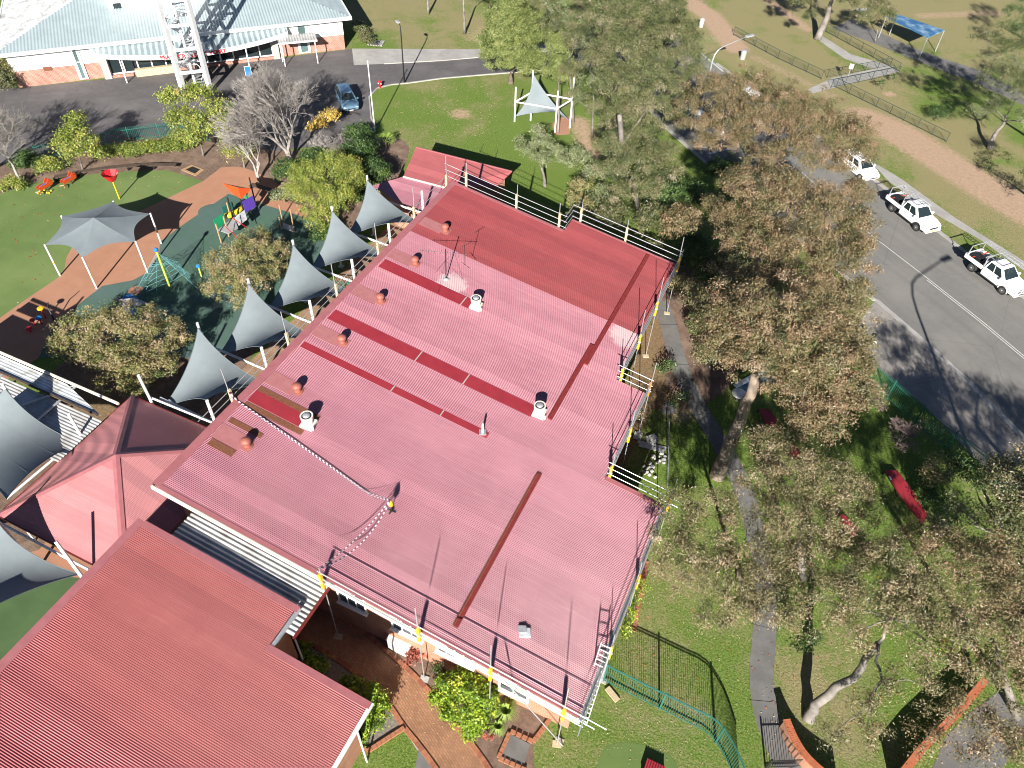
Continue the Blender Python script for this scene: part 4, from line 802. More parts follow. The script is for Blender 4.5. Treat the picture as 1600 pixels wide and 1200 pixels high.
o = part('wall_plaque', cbox(B(), *(CW(69, 111)[0], -.06, CW(69, 111)[1]), CW(81, 105)[0], -.03, CW(81, 105)[1] + .12), 'rust', ch)
# glazed entrance
(ua, za), (ub, zb) = CW(176, 120), CW(428, 92)
part('glazing', cbox(B(), ua, -.05, .35, ub, -.025, 2.9), 'glass', ch)
b = B(); n = 12
for i in range(n + 1): u = ua + (ub - ua) * i / n; cbox(b, u - .07, -.16, .3, u + .07, -.055, 2.95)
cbox(b, ua, -.15, .28, ub, -.06, .4); cbox(b, ua, -.145, 1.9, ub, -.06, 1.98); part('mullions', b, 'white', ch)
part('plinth', cbox(B(), ua, -.45, 0, ub, -.17, .28), 'brick_pink', ch)
for u in (ua - .35, ub + .35): part('stone_pier', cbox(B(), u - .35, -.55, 0, u + .35, -.03, 3.4), 'concrete_pale', ch)
uu, zz = CW(240, 100); part('pew_stack', cbox(B(), uu - 2, -.9, .0, uu + 2.3, -.5, .8), 'ply', ch)
# curved awning with lettering on its edge
aw = thing('entrance_awning', 'curved pale corrugated entrance awning with red lettering along its rim', 'awning', tuple(CP(ua, -2, 0)))
AZ = 3.05
def awp(s):   # front edge from left to right as (u,v)
    return ua - 1.2 + (ub - ua + 3.2) * s, -.7 - 2.9 * math.sin(PI * min(max(s, 0), 1)) ** .8 - .25
b = B(); n = 70; vs = []
for i in range(n + 1):
    u, v = awp(i / n); h = .06 if i % 2 else -.06; vs += [CP(u, -.6, AZ + .38 + h), CP(u, v, AZ + h)]
b.add(vs, [(2 * i, 2 * i + 1, 2 * i + 3, 2 * i + 2) for i in range(n)]); part('awning_roof', b, 'church_roof', aw)
b = B(); vs = []
for i in range(n + 1): u, v = awp(i / n); vs += [CP(u, v - .02, AZ + .05), CP(u, v - .02, AZ - .42), CP(u, v + .04, AZ - .42), CP(u, v + .04, AZ + .05)]
b.add(vs, [(4 * i + k, 4 * i + (k + 1) % 4, 4 * i + 4 + (k + 1) % 4, 4 * i + 4 + k) for i in range(n) for k in range(4)]); part('rim', b, 'white', aw, fix=True)
for i in (9, 33, 53, 66):
    u, v = awp(i / n); part('post', B().tube(CP(u, v + .3, 0), CP(u, v + .3, AZ), .07, 8), 'white', aw)
txt = 'PRAY MORE DON\'T WORRY'
# letters are laid one by one on the curved rim
(s0, _), (s1, _) = CW(250, 90, -3.4), CW(352, 77, -3.4)
f0 = (s0 - (ua - 1.2)) / (ub - ua + 3.2); f1 = (s1 - (ua - 1.2)) / (ub - ua + 3.2)
M['letter_red'] = mk('letter_red', (.60, .02, .03), None, 2, .5)
proto = {}
for i, chh in enumerate(txt):
    if chh == ' ': continue
    f = f0 + (f1 - f0) * (i + .5) / len(txt); u, v = awp(f); u2, v2 = awp(f + .004); tang = (CU * (u2 - u) + CV * (v2 - v)).normalized(); nr = Vector((tang.y, -tang.x, 0))
    if chh not in proto:
        cu = bpy.data.curves.new('letter', 'FONT'); cu.body = chh; cu.size = .56; cu.extrude = .01; cu.align_x = 'CENTER'; cu.align_y = 'CENTER'; cu.offset = .018
        tmp = bpy.data.objects.new('tmp', cu); COL.objects.link(tmp); dg = bpy.context.evaluated_depsgraph_get(); me = bpy.data.meshes.new_from_object(tmp.evaluated_get(dg)); bpy.data.objects.remove(tmp); me.materials.clear(); me.materials.append(M['letter_red']); proto[chh] = me
    o = bpy.data.objects.new('letter', proto[chh]); COL.objects.link(o); o.parent = aw
    mt = Matrix.Identity(4); up = Vector((0, 0, 1))
    for r_ in range(3): mt[r_][0] = tang[r_]; mt[r_][1] = up[r_]; mt[r_][2] = nr[r_]
    pos = CP(u, v - .02, AZ - .19) + nr * .035 - org(aw)
    for r_ in range(3): mt[r_][3] = pos[r_]
    o.matrix_basis = mt
# little porch
po = thing('side_porch', 'small flat corrugated porch on two white posts at the right of the church', 'porch', tuple(G(470, 95)))
gA, gB = G(446, 104), G(497, 99); b = B(); hh = 2.55
c0, c1 = Vector((gA.x, gA.y, hh)), Vector((gB.x, gB.y, hh)); d = (c1 - c0).normalized(); 
ud = d; vd = Vector((-d.y, d.x, 0))
corr(b, c0 - ud * .3 - vd * .1, (vd + Vector((0, 0, .05))).normalized(), ud, [(0, 0), (0, (c1 - c0).length + .6), (2.1, (c1 - c0).length + .6), (2.1, 0)], pitch=.3, amp=.02); part('porch_roof', b, 'zinc', po)
part('porch_beam', B().beam(c0 - ud * .3, c1 + ud * .3, .12, .16), 'white', po)
for g in (gA, gB): part('post', B().tube(g, (g.x, g.y, hh), .06, 8), 'white', po)
# lattice bell tower standing in front
tw = thing('lattice_tower', 'tall white open lattice tower with a spiral stair inside, cut by the top edge', 'tower', tuple(G(307, 142)))
tc = G(307, 138); TW = 1.35; TH = 15.5; TA = math.atan2(CU.y, CU.x); ca, sa = math.cos(TA), math.sin(TA)
def tp(x, y, z): return Vector((tc.x + x * ca - y * sa, tc.y + x * sa + y * ca, z))
cs = [(-TW, -TW), (TW, -TW), (TW, TW), (-TW, TW)]
for x, y in cs:
    b = B(); b.beam(tp(x, y, 0), tp(x, y, TH), .42, .42); part('leg', b, 'white', tw)
for k in range(1, 7):
    z = k * 2.35
    for i in range(4): part('cross_beam', B().beam(tp(*cs[i], z), tp(*cs[(i + 1) % 4], z), .24, .26), 'white', tw)
part('centre_column', B().tube(tp(0, 0, 0), tp(0, 0, TH), .13, 10), 'white', tw)
for k in range(64):
    a = k * .36; z = .22 * (k + 1); p = tp(0, 0, z); b = B(); b.beam(p + Vector((math.cos(a), math.sin(a), 0)) * .15, p + Vector((math.cos(a), math.sin(a), 0)) * 1.05, .26, .045)
    b.tube(p + Vector((math.cos(a), math.sin(a), 0)) * 1.03, p + Vector((math.cos(a), math.sin(a), .9)) * 1.03, .02, 4); part('step', b, 'galv', tw)
b = B()
hr = [tp(0, 0, .22 * (k + 1) + .95) + Vector((math.cos(k * .36), math.sin(k * .36), 0)) * 1.04 for k in range(64)]
b.path(hr, [.03] * 64, 5); part('handrail', b, 'white', tw)
t = thing('bench_sign', 'small blue and white sign board leaning on the driveway near the church', 'sign', tuple(G(389, 118)))
g = G(389, 118); part('board', B().box(g.x - .3, g.y - .05, 0, g.x + .3, g.y + .05, 1.0, .8), 'blue_plastic', t); part('frame', B().box(g.x - .34, g.y - .03, 0, g.x + .34, g.y + .03, 1.06, .8), 'white', t)
# ================================================================== VEHICLES
def wheels(t, xs, y, r=.37, wd=.25):
    for x in xs:
        for s in (-1, 1):
            b = B(); b.add(*_cyl(x, s * y, r, r, wd)); w_ = part('wheel', b, 'tyre', t)
            b = B(); b.add(*_cyl(x, s * (y + .012), r, r * .62, wd)); part('rim', b, 'rim', w_)
            b = B(); b.add(*_cyl(x, s * (y + .02), r, r * .16, wd)); part('hub', b, 'lens', w_)
def _cyl(x, y, z, r, wd, n=18):
    vs = [(x + r * math.cos(2 * PI * k / n), y + e * wd / 2, z + r * math.sin(2 * PI * k / n)) for e in (-1, 1) for k in range(n)]
    return vs, [(k, (k + 1) % n, n + (k + 1) % n, n + k) for k in range(n)] + [tuple(range(n)), tuple(range(2 * n - 1, n - 1, -1))]
def ring(x, w_, zb, zs, zt, wt_): return [(x, -w_ * .97, zb), (x, -w_, (zb + zs) / 2), (x, -w_, zs), (x, -wt_, zt), (x, wt_, zt), (x, w_, zs), (x, w_, (zb + zs) / 2), (x, w_ * .97, zb)]
def greenhouse(t, base, roofz, x, w_, wt_, zb, paint, pillars):
    """x = (front base, front roof, rear roof, rear base)"""
    fb, frt, rr, rb = x; P = lambda X, s, z: (X, s, z)
    b = B(); b.loft([[(rb, -w_, zb), (rb, w_, zb), (rr, wt_, roofz), (rr, -wt_, roofz)], [(fb, -w_, zb), (fb, w_, zb), (frt, wt_, roofz), (frt, -wt_, roofz)]]); part('cabin', b, paint, t, fix=True)
    rf = B(); rf.loft([[(rr + .02, -wt_ * .97, roofz), (rr + .1, -wt_ * .8, roofz + .045), (rr + .1, wt_ * .8, roofz + .045), (rr + .02, wt_ * .97, roofz)], [(frt - .02, -wt_ * .97, roofz), (frt - .12, -wt_ * .8, roofz + .045), (frt - .12, wt_ * .8, roofz + .045), (frt - .02, wt_ * .97, roofz)]]); part('roof', rf, paint, t, fix=True)
    L = lambda a, c, u: tuple(a[i] + (c[i] - a[i]) * u for i in range(3))
    def pane(name, q, o):
        c = B(); n_ = Vector(o) * .012; c.add([Vector(p) + n_ for p in q], [(0, 1, 2, 3)]); part(name, c, 'glass', t)
    A, Bq, Cq, D = (fb, -w_, zb), (fb, w_, zb), (frt, wt_, roofz), (frt, -wt_, roofz)
    q = [L(L(A, Bq, .06), L(D, Cq, .06), .07), L(L(A, Bq, .94), L(D, Cq, .94), .07), L(L(A, Bq, .93), L(D, Cq, .93), .93), L(L(A, Bq, .07), L(D, Cq, .07), .93)]; pane('windscreen', q, (.8, 0, .6))
    A, Bq, Cq, D = (rb, -w_, zb), (rb, w_, zb), (rr, wt_, roofz), (rr, -wt_, roofz)
    q = [L(L(A, Bq, .08), L(D, Cq, .08), .12), L(L(A, Bq, .92), L(D, Cq, .92), .12), L(L(A, Bq, .92), L(D, Cq, .92), .9), L(L(A, Bq, .08), L(D, Cq, .08), .9)]; pane('rear_window', q, (-.9, 0, .4))
    for s in (-1, 1):
        a, d_ = (rb, s * w_, zb), (fb, s * w_, zb); e, f = (rr, s * wt_, roofz), (frt, s * wt_, roofz)
        for (u0, u1) in pillars:
            q = [L(L(a, d_, u0), L(e, f, u0), .08), L(L(a, d_, u1), L(e, f, u1), .08), L(L(a, d_, u1), L(e, f, u1), .88), L(L(a, d_, u0), L(e, f, u0), .88)]; pane('side_window', q, (0, s, .2))
def arches(t, xs, y, paint):
    for x in xs:
        for s in (-1, 1):
            b = B(); n = 10
            vs = []
            for k in range(n + 1):
                a = PI * k / n
                for r, yy in ((.40, y), (.47, y), (.47, y + .05), (.40, y + .05)): vs.append((x + r * math.cos(a), s * yy, .38 + r * math.sin(a)))
            b.add(vs, [(4 * k + i, 4 * k + (i + 1) % 4, 4 * k + 4 + (i + 1) % 4, 4 * k + 4 + i) for k in range(n) for i in range(4)]); part('wheel_arch', b, paint, t, fix=True)
            b = B(); b.add([(x + .40 * math.cos(PI * k / n), s * (y + .004), .38 + .40 * math.sin(PI * k / n)) for k in range(n + 1)], [tuple(range(n + 1))]); part('arch_gap', b, 'dark', t)
def ute(label, rear_px, front_px, rack, bullbar=False, load=False, side=1):
    a, c = G(*rear_px), G(*front_px); d = (c - a).normalized(); ang = math.atan2(d.y, d.x); n_ = Vector((-d.y, d.x, 0))
    mid = (a + c) / 2 + n_ * .85; loc = mid - d * .07
    t = thing('parked_ute', label, 'ute', (0, 0, 0), 'white work utes parked on the far side of the road')
    P_ = 'car_white'
    b = B(); b.loft([ring(-.72, .9, .42, .95, 1.06, .86), ring(.9, .92, .40, .98, 1.08, .88), ring(1.35, .92, .42, .98, 1.10, .84), ring(2.0, .91, .45, .95, 1.06, .80), ring(2.45, .86, .45, .85, .99, .72), ring(2.62, .78, .48, .75, .82, .66)]); part('body', b, P_, t, fix=True)
    greenhouse(t, 0, 1.74, (1.38, .62, -.52, -.70), .85, .66, 1.075, P_, ((.08, .42), (.47, .86)))
    # tray
    b = B(); b.box(-2.6, -.93, .82, -.78, .93, .90); part('tray_floor', b, 'rim', t)
    for s in (-1, 1): part('tray_side', B().box(-2.6, s * .93 - .02, .80, -.78, s * .93 + .02, 1.14), P_, t)
    part('tail_gate', B().box(-2.64, -.93, .80, -2.602, .93, 1.16), P_, t); part('headboard', B().box(-.80, -.86, .92, -.765, .86, 1.55), 'alu', t)
    part('chassis', B().box(-2.5, -.5, .45, 2.2, .5, .62).box(-2.62, -.8, .55, -2.52, .8, .7), 'dark', t)
    wheels(t, (-1.58, 1.6), .80); arches(t, (1.6,), .915, 'dark' if not bullbar else P_)
    for s in (-1, 1):
        part('mudguard', B().box(-2.02, s * .78 - .13, .77, -1.14, s * .78 + .13, .80), 'dark', t)
        part('headlight', B().box(2.42, s * .70 - .14, .72, 2.60, s * .70 + .1, .88), 'lens', t); part('mirror', B().box(1.02, s * 1.0 - .1, 1.12, 1.18, s * 1.0 + .1, 1.28), P_, t)
        part('tail_light', B().box(-2.66, s * .84 - .08, .84, -2.642, s * .84 + .08, .98), 'red_plastic', t)
        part('side_step', B().box(-.9, s * .93 - .06, .38, 1.1, s * .93 + .06, .43), 'dark', t)
    part('grille', B().box(2.56, -.45, .62, 2.63, .45, .80), 'dark', t); part('bumper', B().box(2.52, -.82, .40, 2.70, .82, .56), P_, t); part('number_plate', B().box(2.701, -.2, .44, 2.712, .2, .54), 'yellow', t)
    rk = B()
    if rack == 'arch':
        for x in (-2.5, ): rk.path([(x, -.8, 1.1), (x, -.75, 1.9), (x, .75, 1.9), (x, .8, 1.1)], [.045] * 4, 6)
        rk.path([(-.85, -.8, 1.1), (-.85, -.72, 1.95), (-.85, .72, 1.95), (-.85, .8, 1.1)], [.04] * 4, 6)
        for s in (-1, 1): rk.tube((-.85, s * .6, 1.95), (.6, s * .6, 1.95), .022)
        for x in (-.1, .6): rk.tube((x, -.6, 1.95), (x, .6, 1.95), .025)
    part('rack', rk, 'galv', t)
    if bullbar:
        b = B(); b.path([(2.62, -.85, .55), (2.82, -.6, .6), (2.86, 0, .62), (2.82, .6, .6), (2.62, .85, .55)], [.05] * 5, 6); b.path([(2.72, -.6, .55), (2.8, -.45, 1.02), (2.8, .45, 1.02), (2.72, .6, .55)], [.04] * 4, 6); part('bull_bar', b, 'alu', t)
    if load:
        part('crate', B().box(-2.3, -.6, .93, -1.5, .1, 1.25), 'dark', t); part('crate', B().box(-1.45, .0, .93, -1.1, .7, 1.35), 'zinc', t)
        part('strap', B().box(-2.0, -.96, 1.17, -1.94, .96, 1.2), 'orange_lens', t)
    t.location = loc; t.rotation_euler = (0, 0, ang)
    return t, loc, ang
u1, l1, a1 = ute('white ute with roof ladder and red strapped tray, middle of the three by the kerb', (1392, 331), (1430, 361), 'arch', False, True)
u2, l2, a2 = ute('white ute with chrome bull bar and ladder rack, nearest on the road edge', (1516, 424), (1564, 460), 'arch', True, True)
def lad_on(lab, loc, a, x0, x1, y, z):
    R_ = Matrix.Rotation(a, 3, 'Z'); p = loc + R_ @ Vector((x0, y, z)); q = loc + R_ @ Vector((x1, y, z)); t = thing('ladder', lab, 'ladder', tuple(p)); ladder(t, p, q, .42, 13, .025)
lad_on('aluminium ladder lying along the roof of the middle ute', l1, a1, -2.6, 1.2, .15, 2.03); lad_on('long aluminium ladder on the rack of the nearest ute', l2, a2, -2.5, 1.5, .85, 2.0)
def car(label, px, heading_px, paint, wagon=True, group=None, name='parked_car'):
    a, c = G(*px), G(*heading_px); d = (c - a).normalized()
    t = thing(name, label, 'car', (0, 0, 0), group)
    b = B(); b.loft([ring(-2.2, .80, .42, .72, .98, .72), ring(-1.9, .88, .34, .86, 1.0, .80), ring(-.5, .90, .30, .90, .98, .84), ring(.9, .90, .30, .88, .97, .82), ring(1.7, .87, .32, .78, .90, .74), ring(2.1, .80, .36, .66, .78, .62), ring(2.22, .70, .42, .58, .62, .56)]); part('body', b, paint, t, fix=True)
    greenhouse(t, 0, 1.50, (1.15, .45, -1.75 if wagon else -.9, -2.1 if wagon else -1.6), .82, .60, .965, paint, ((.06, .30), (.34, .60), (.64, .90)))
    wheels(t, (-1.35, 1.35), .79, .33, .22); arches(t, (-1.35, 1.35), .87, paint)
    for s in (-1, 1): part('headlight', B().box(2.0, s * .62 - .16, .58, 2.19, s * .62 + .12, .72), 'lens', t); part('mirror', B().box(.85, s * .98 - .1, .95, 1.0, s * .98 + .08, 1.08), paint, t); part('tail_light', B().box(-2.22, s * .68 - .1, .7, -2.16, s * .68 + .1, .92), 'red_plastic', t)
    part('grille', B().box(2.2, -.4, .46, 2.235, .4, .58), 'dark', t); part('number_plate', B().box(2.236, -.2, .38, 2.246, .2, .46), 'white', t)
    t.location = a; t.rotation_euler = (0, 0, math.atan2(d.y, d.x)); return t
car('silver blue wagon parked on the driveway beside the bare tree', (543, 163), (554, 186), 'car_blue', True)
car('white car at the head of the parked row, half under the brown gum', (1338, 268), (1372, 294), 'car_white', True, None)
car('white car mostly hidden under the gum canopy near the give way line', (1100, 205), (1130, 225), 'car_white', True, None)
car('white wagon glimpsed through the brown gum leaves farther up the road', (1175, 168), (1200, 186), 'car_white', True, None)
# ================================================================== FENCES
def fence(name, label, px, h, pitch, mat, post_every=2.4, r=.012, pick_w=.03, bend=False, rails=(.12, 1), spear=False, group=None):
    q = [G(*p) for p in px]; t = thing(name, label, 'fence', tuple(q[0]), group)
    pb = B(); pb.box(-pick_w / 2, -pick_w / 2, .06, pick_w / 2, pick_w / 2, h - (0 if spear else .02))
    if spear: pb.add([(-pick_w / 2, -pick_w / 2, h), (pick_w / 2, -pick_w / 2, h), (pick_w / 2, pick_w / 2, h), (-pick_w / 2, pick_w / 2, h), (0, 0, h + .08)], [(0, 1, 4), (1, 2, 4), (2, 3, 4), (3, 0, 4)])
    me = None; cnt = 0; acc = 0; pa = post_every; extra = B()
    for a, c in zip(q[:-1], q[1:]):
        L = (c - a).length; u = 0
        for f in rails: part('rail', B().beam(a + Vector((0, 0, h * f - .03 * (f == 1))), c + Vector((0, 0, h * f - .03 * (f == 1))), .035, .04), mat, t)
        while acc < L:
            p = a.lerp(c, acc / L)
            if pa >= post_every: part('post', B().box(p.x - .04, p.y - .04, 0, p.x + .04, p.y + .04, h + .08, math.atan2(c.y - a.y, c.x - a.x)), mat, t); pa = 0
            elif cnt < 290:
                if me is None: o = part('picket', pb, mat, None); me = o.data; ORG[o.name] = Vector(); o.parent = t
                else: o = bpy.data.objects.new('picket', me); COL.objects.link(o); o.parent = t
                o.location = p - org(t); cnt += 1
            acc += pitch; pa += pitch
        acc -= L
    return t
fence('palisade_fence', 'green spear topped steel fence between the playground trees and the road pavement', smooth_px([(1345, 586), (1420, 655), (1490, 712), (1560, 765), (1640, 815)], 2, False), 1.75, .14, 'green_metal', 2.4, spear=True, pick_w=.022, rails=(.12, .88))
fence('garden_fence', 'curved teal tube fence on the lawn beyond the ladder', smooth_px([(943, 1064), (990, 1088), (1068, 1127), (1110, 1151), (1140, 1200), (1160, 1260)], 3, False), 1.9, .12, 'teal_metal', 2.9, pick_w=.018, rails=(.08, .94, 1))
fence('palisade_fence', 'teal spear topped fence between the driveway and the hedge', [(60, 250), (130, 238), (190, 224), (262, 214), (330, 222)], 1.5, .16, 'teal_metal', 2.6, spear=True, pick_w=.035, rails=(.15, .85))
fence('black_gate', 'black pointed gate at the foot of the curved brick wall', [(1196, 1200), (1244, 1198)], 1.1, .12, 'dark', 3, spear=True, pick_w=.022, rails=(.1, .9))
fence('garden_fence', 'short green fence seen between the sails and the hall', [(500, 455), (560, 462), (600, 440)], 1.2, .12, 'green_metal', 2.4, pick_w=.03, rails=(.1, .95))
def pipe_fence(label, pts, h=1.05, sp=1.9):
    q = [G(*p) for p in pts]; t = thing('pipe_fence', label, 'fence', tuple(q[0]), 'low dark mesh fences in the park')
    for a, c in zip(q[:-1], q[1:]):
        L = (c - a).length; n = max(1, round(L / sp)); b = B()
        for f in (.12, .98): part('rail', B().tube(a + Vector((0, 0, h * f)), c + Vector((0, 0, h * f)), .03, 5), 'park_fence', t)
        for i in range(n + 1): p = a.lerp(c, i / n); part('post', B().tube(p, p + Vector((0, 0, h)), .035, 5), 'park_fence', t)
        m_ = int(L / .22); 
        for i in range(m_): p = a.lerp(c, i / m_); b.tube(p + Vector((0, 0, .12)), p + Vector((0, 0, h)), .006, 3, cap=False)
        for k in range(1, 5): z = .12 + k * .18; b.tube(a + Vector((0, 0, z)), c + Vector((0, 0, z)), .006, 3)
        part('wire_mesh', b, 'park_fence', t, kind='stuff')
pipe_fence('low dark mesh fence farthest left in the park, before the big gum', [(1146, 55), (1215, 92), (1283, 124)])
pipe_fence('low dark mesh fence along the top of the bare dirt track', [(1306, 137), (1390, 178), (1478, 222)])
pipe_fence('low dark mesh fence behind the grey park path', [(1290, 50), (1345, 80), (1403, 112)])
pipe_fence('low dark mesh fence across the crossing, near side', [(1298, 138), (1403, 117)]); pipe_fence('low dark mesh fence across the crossing, far side', [(1292, 122), (1390, 104)])
# ================================================================== PARK AND STREET FURNITURE
t = thing('park_shelter', 'blue sheet roofed shelter on posts in the park', 'shelter', tuple(G(1430, 60)))
SP = [G(1385, 26, 2.6), G(1402, 22, 2.6), G(1476, 47, 2.6), G(1450, 58, 2.6)]
b = B(); b.slab(SP, .12); part('roof', b, 'blue_roof', t)
for p in SP: part('post', B().tube((p.x * .998, p.y, 0), (p.x * .998, p.y, 2.5), .06, 6), 'galv', t)
t = thing('park_table', 'light bench table under the blue park shelter edge', 'table', tuple(G(1345, 25))); g = G(1345, 24); part('top', B().box(g.x - 1, g.y - .4, .7, g.x + 1, g.y + .4, .76, .8), 'concrete_pale', t)
for s in (-.7, .7): part('leg', B().box(g.x + s - .06, g.y - .3, 0, g.x + s + .06, g.y + .3, .7), 'galv', t)
t = thing('park_sign', 'white sign on a pole beside the park crossing', 'sign', tuple(G(1320, 133))); g = G(1320, 133); part('pole', B().tube(g, g + Vector((0, 0, 2.1)), .035, 6), 'galv', t); part('panel', B().box(g.x - .22, g.y - .02, 1.9, g.x + .22, g.y + .02, 2.45), 'white', t)
t = thing('bin', 'small pale blue park bin by the dirt patch', 'bin', tuple(G(1095, 42))); g = G(1095, 42); b = B(); b.lathe(tuple(g), [(.25, 0), (.3, .9), (.27, 1.0), (.1, 1.1)], 12); part('drum', b, 'zinc_pale', t)
t = thing('bin', 'grey drum bin on the short path below the street lamp', 'bin', tuple(G(1160, 90))); g = G(1160, 92); b = B(); b.lathe(tuple(g), [(.3, 0), (.33, .9), (.3, 1.0), (.1, 1.05)], 12); part('drum', b, 'alu', t)
def street_lamp(label, base, h, arm_to, mat='galv', r=.09, head=(.9, .3)):
    t = thing('street_lamp', label, 'street lamp', tuple(base)); b = B(); top = base + Vector((0, 0, h)); arm = Vector(arm_to) - top; pts = [base, base + Vector((0, 0, h * .5)), base + Vector((0, 0, h * .85)), base + arm * .03 + Vector((0, 0, h * .93)), base + arm * .12 + Vector((0, 0, h * .985)), top + arm * .26, top + arm * .6, top + arm]; part('pole', b.path(pts, [r, r * .85, r * .75, r * .7, r * .65, r * .6, r * .5, r * .45], 8), mat, t, smooth=True)
    d = arm.normalized(); d.z = 0; b = B(); b.beam(top + arm - d * .1, top + arm + d * head[0], head[1], .14); part('lamp_head', b, 'alu', t); return t
gb = G(632, 130); street_lamp('thin dark lamp post at the driveway kerb left of the large green shrubs', gb, 6.15, gb + Vector((-.35, .25, 6.35)), 'dark', .085, (.55, .28))
gb = G(1455, 546) - Vector((math.sin(SUN_AZ), math.cos(SUN_AZ), 0)) * 15.5
street_lamp('tall street lamp outside the frame at lower right, its shadow bending over the road', gb, 11.4, gb + Vector((2.8, 3.9, 11.9)), 'galv', .13, (1.0, .4))
g1 = G(1167, 57, 7.6); g0 = G(1118, 74, 7.2); street_lamp('pale street lamp arm reaching out over the dirt verge', Vector((g0.x, g0.y, 0)), 6.9, g1, 'galv', .09)
t = thing('flag_pole', 'tall thin white pole at the corner of the back lawn', 'pole', tuple(G(586, 206))); g = G(586, 206); part('pole', B().tube(g, g + Vector((0, 0, 7.05)), .07, 8, .05), 'white', t); part('finial', B().lathe((g.x, g.y, 7.05), [(.06, 0), (.09, .06), (.05, .13)], 8), 'white', t)
t = thing('fire_hydrant', 'small red hydrant at the driveway kerb near the white pole', 'hydrant', tuple(G(594, 137))); g = G(594, 137); part('barrel', B().lathe(tuple(g), [(.16, 0), (.13, .1), (.13, .6), (.17, .64), (.12, .78), (.03, .84)], 12), 'red_plastic', t); part('outlet', B().tube(g + Vector((-.22, 0, .45)), g + Vector((.22, 0, .45)), .06, 8), 'white', t)
g = G(588, 68); o = part('concrete_pit', B().box(g.x - .9, g.y - .7, 0, g.x + .9, g.y + .7, .12, .3), 'concrete_pale'); tag(o, 'pale concrete pit lid on the grass behind the clipped hedge', 'pit lid')
# gate, sign and post by the pavement
t = thing('green_gate', 'narrow green gate panel glimpsed beside the gum leaves at the pavement', 'gate', tuple(G(1304, 545))); p, q = G(1303, 546), G(1318, 522)
part('panel', B().beam(p + Vector((0, 0, .6)), q + Vector((0, 0, .6)), .04, 1.1), 'teal_metal', t); part('post', B().tube(p, p + Vector((0, 0, 1.3)), .05, 6), 'teal_metal', t)
part('red_sign', B().box(p.x + .25, p.y + .2, .3, p.x + .55, p.y + .3, .7), 'red_plastic', t)
t = thing('sign_post', 'dark leaning signboard on the pavement at the end of the green fence', 'sign', tuple(G(1353, 545))); g = G(1353, 545); part('post', B().tube(g, g + Vector((.1, .2, 1.15)), .06, 8), 'dark', t); part('cap', B().lathe((g.x + .1, g.y + .2, 1.12), [(.1, 0), (.19, .06), (.17, .22), (.06, .28)], 10), 'dark', t); part('notice', B().box(g.x + .1, g.y + .05, .35, g.x + .5, g.y + .1, .85, .3), 'white', t)
# memorial / blue table, red slides and edging in the shaded yard
t = thing('blue_seat', 'pale blue and white curved metal seat beneath the leaning gum', 'seat', tuple(G(1180, 605)))
s0, s1 = G(1155, 615, .5), G(1205, 588, .5); b = B(); b.beam(s0, s1, .95, .06); part('seat', b, 'blue_roof', t); d = (s1 - s0).normalized(); n_ = Vector((-d.y, d.x, 0)); part('backrest', B().beam(s0 + n_ * .5 + Vector((0, 0, .3)), s1 + n_ * .5 + Vector((0, 0, .3)), .35, .08), 'white', t)
part('end_cap', B().lathe((s0.x, s0.y, .45), [(.48, 0), (.5, .1), (.4, .14)], 14), 'white', t)
for p in (s0, s1): part('leg', B().box(p.x - .08, p.y - .3, 0, p.x + .08, p.y + .3, .46), 'galv', t)
def red_shape(lab, pts, z=.45, th=.12):
    t = thing('red_ramp', lab, 'play ramp', tuple(G(*pts[0]))); b = B(); b.slab([G(*p, z) for p in pts], th); part('deck', b, 'slide_red', t, fix=True)
    for p in pts[::2]: g = G(*p, z); c = G(*pts[0], z); part('leg', B().box(g.x - .04, g.y - .04, 0, g.x + .04, g.y + .04, z - th - .01), 'dark', t)
    return t
rr_ = red_shape('long red painted ramp in the dark grass with a white mark at its head', [(1383, 734), (1402, 735), (1425, 765), (1448, 803), (1444, 817), (1432, 806), (1405, 770)], .4)
g = G(1391, 747, .405); part('white_mark', B().box(g.x - .06, g.y - .14, .402, g.x + .06, g.y + .14, .412, .5), 'white', rr_)
red_shape('red deck piece half hidden by gum leaves above the grey path', [(1186, 638), (1203, 640), (1214, 655), (1212, 668), (1196, 660)])
red_shape('small red deck piece in shade between the two canopies', [(1233, 692), (1244, 695), (1252, 712), (1243, 718), (1234, 705)])
red_shape('lower red deck piece showing through sparse leaves', [(1313, 803), (1322, 806), (1340, 830), (1335, 838), (1320, 825)])
t = thing('red_box', 'red corrugated box on the turf patch at the bottom edge', 'box', tuple(G(1018, 1200)))
c = G(1020, 1208); b = B(); corr(b, (c.x - .45, c.y - .5, .34), (0, 1, 0), (1, 0, 0), [(0, 0), (.9, 0), (.9, .9), (0, .9)], pitch=.12, amp=.02); o = part('lid', b, 'slide_red', t); part('body', B().box(c.x - .43, c.y - .48, 0, c.x + .43, c.y + .38, .31), 'slide_red', t); t.rotation_euler = (0, 0, 0)
# loose planks and pale stones in the notch
for k, (p, q, lb) in enumerate([((996, 690), (1041, 701), 'grey plank lying flat across the grass beside the pale stones'), ((998, 695), (1038, 705), 'weathered plank just below the flat grey plank in the notch')]):
    o = part('plank', B().beam(G(*p, .06 + .06 * k), G(*q, .06 + .06 * k), .26, .05), 'zinc'); tag(o, lb, 'plank', 'loose planks in the notch')
t = thing('paver_stack', 'tilted pale paving slab against the planks', 'slab', tuple(G(1018, 686))); g = G(1018, 688); part('slab', B().box(g.x - .35, g.y - .3, .02, g.x + .35, g.y + .3, .14, .5), 'stone', t); part('slab', B().box(g.x - .3, g.y - .2, .145, g.x + .32, g.y + .32, .22, .9), 'stone', t)
g = G(996, 682); o = part('paving_slab', B().box(g.x - .25, g.y - .3, 0, g.x + .28, g.y + .3, .1, .1), 'stone'); tag(o, 'square pale slab at the foot of a scaffold post in the notch', 'slab')
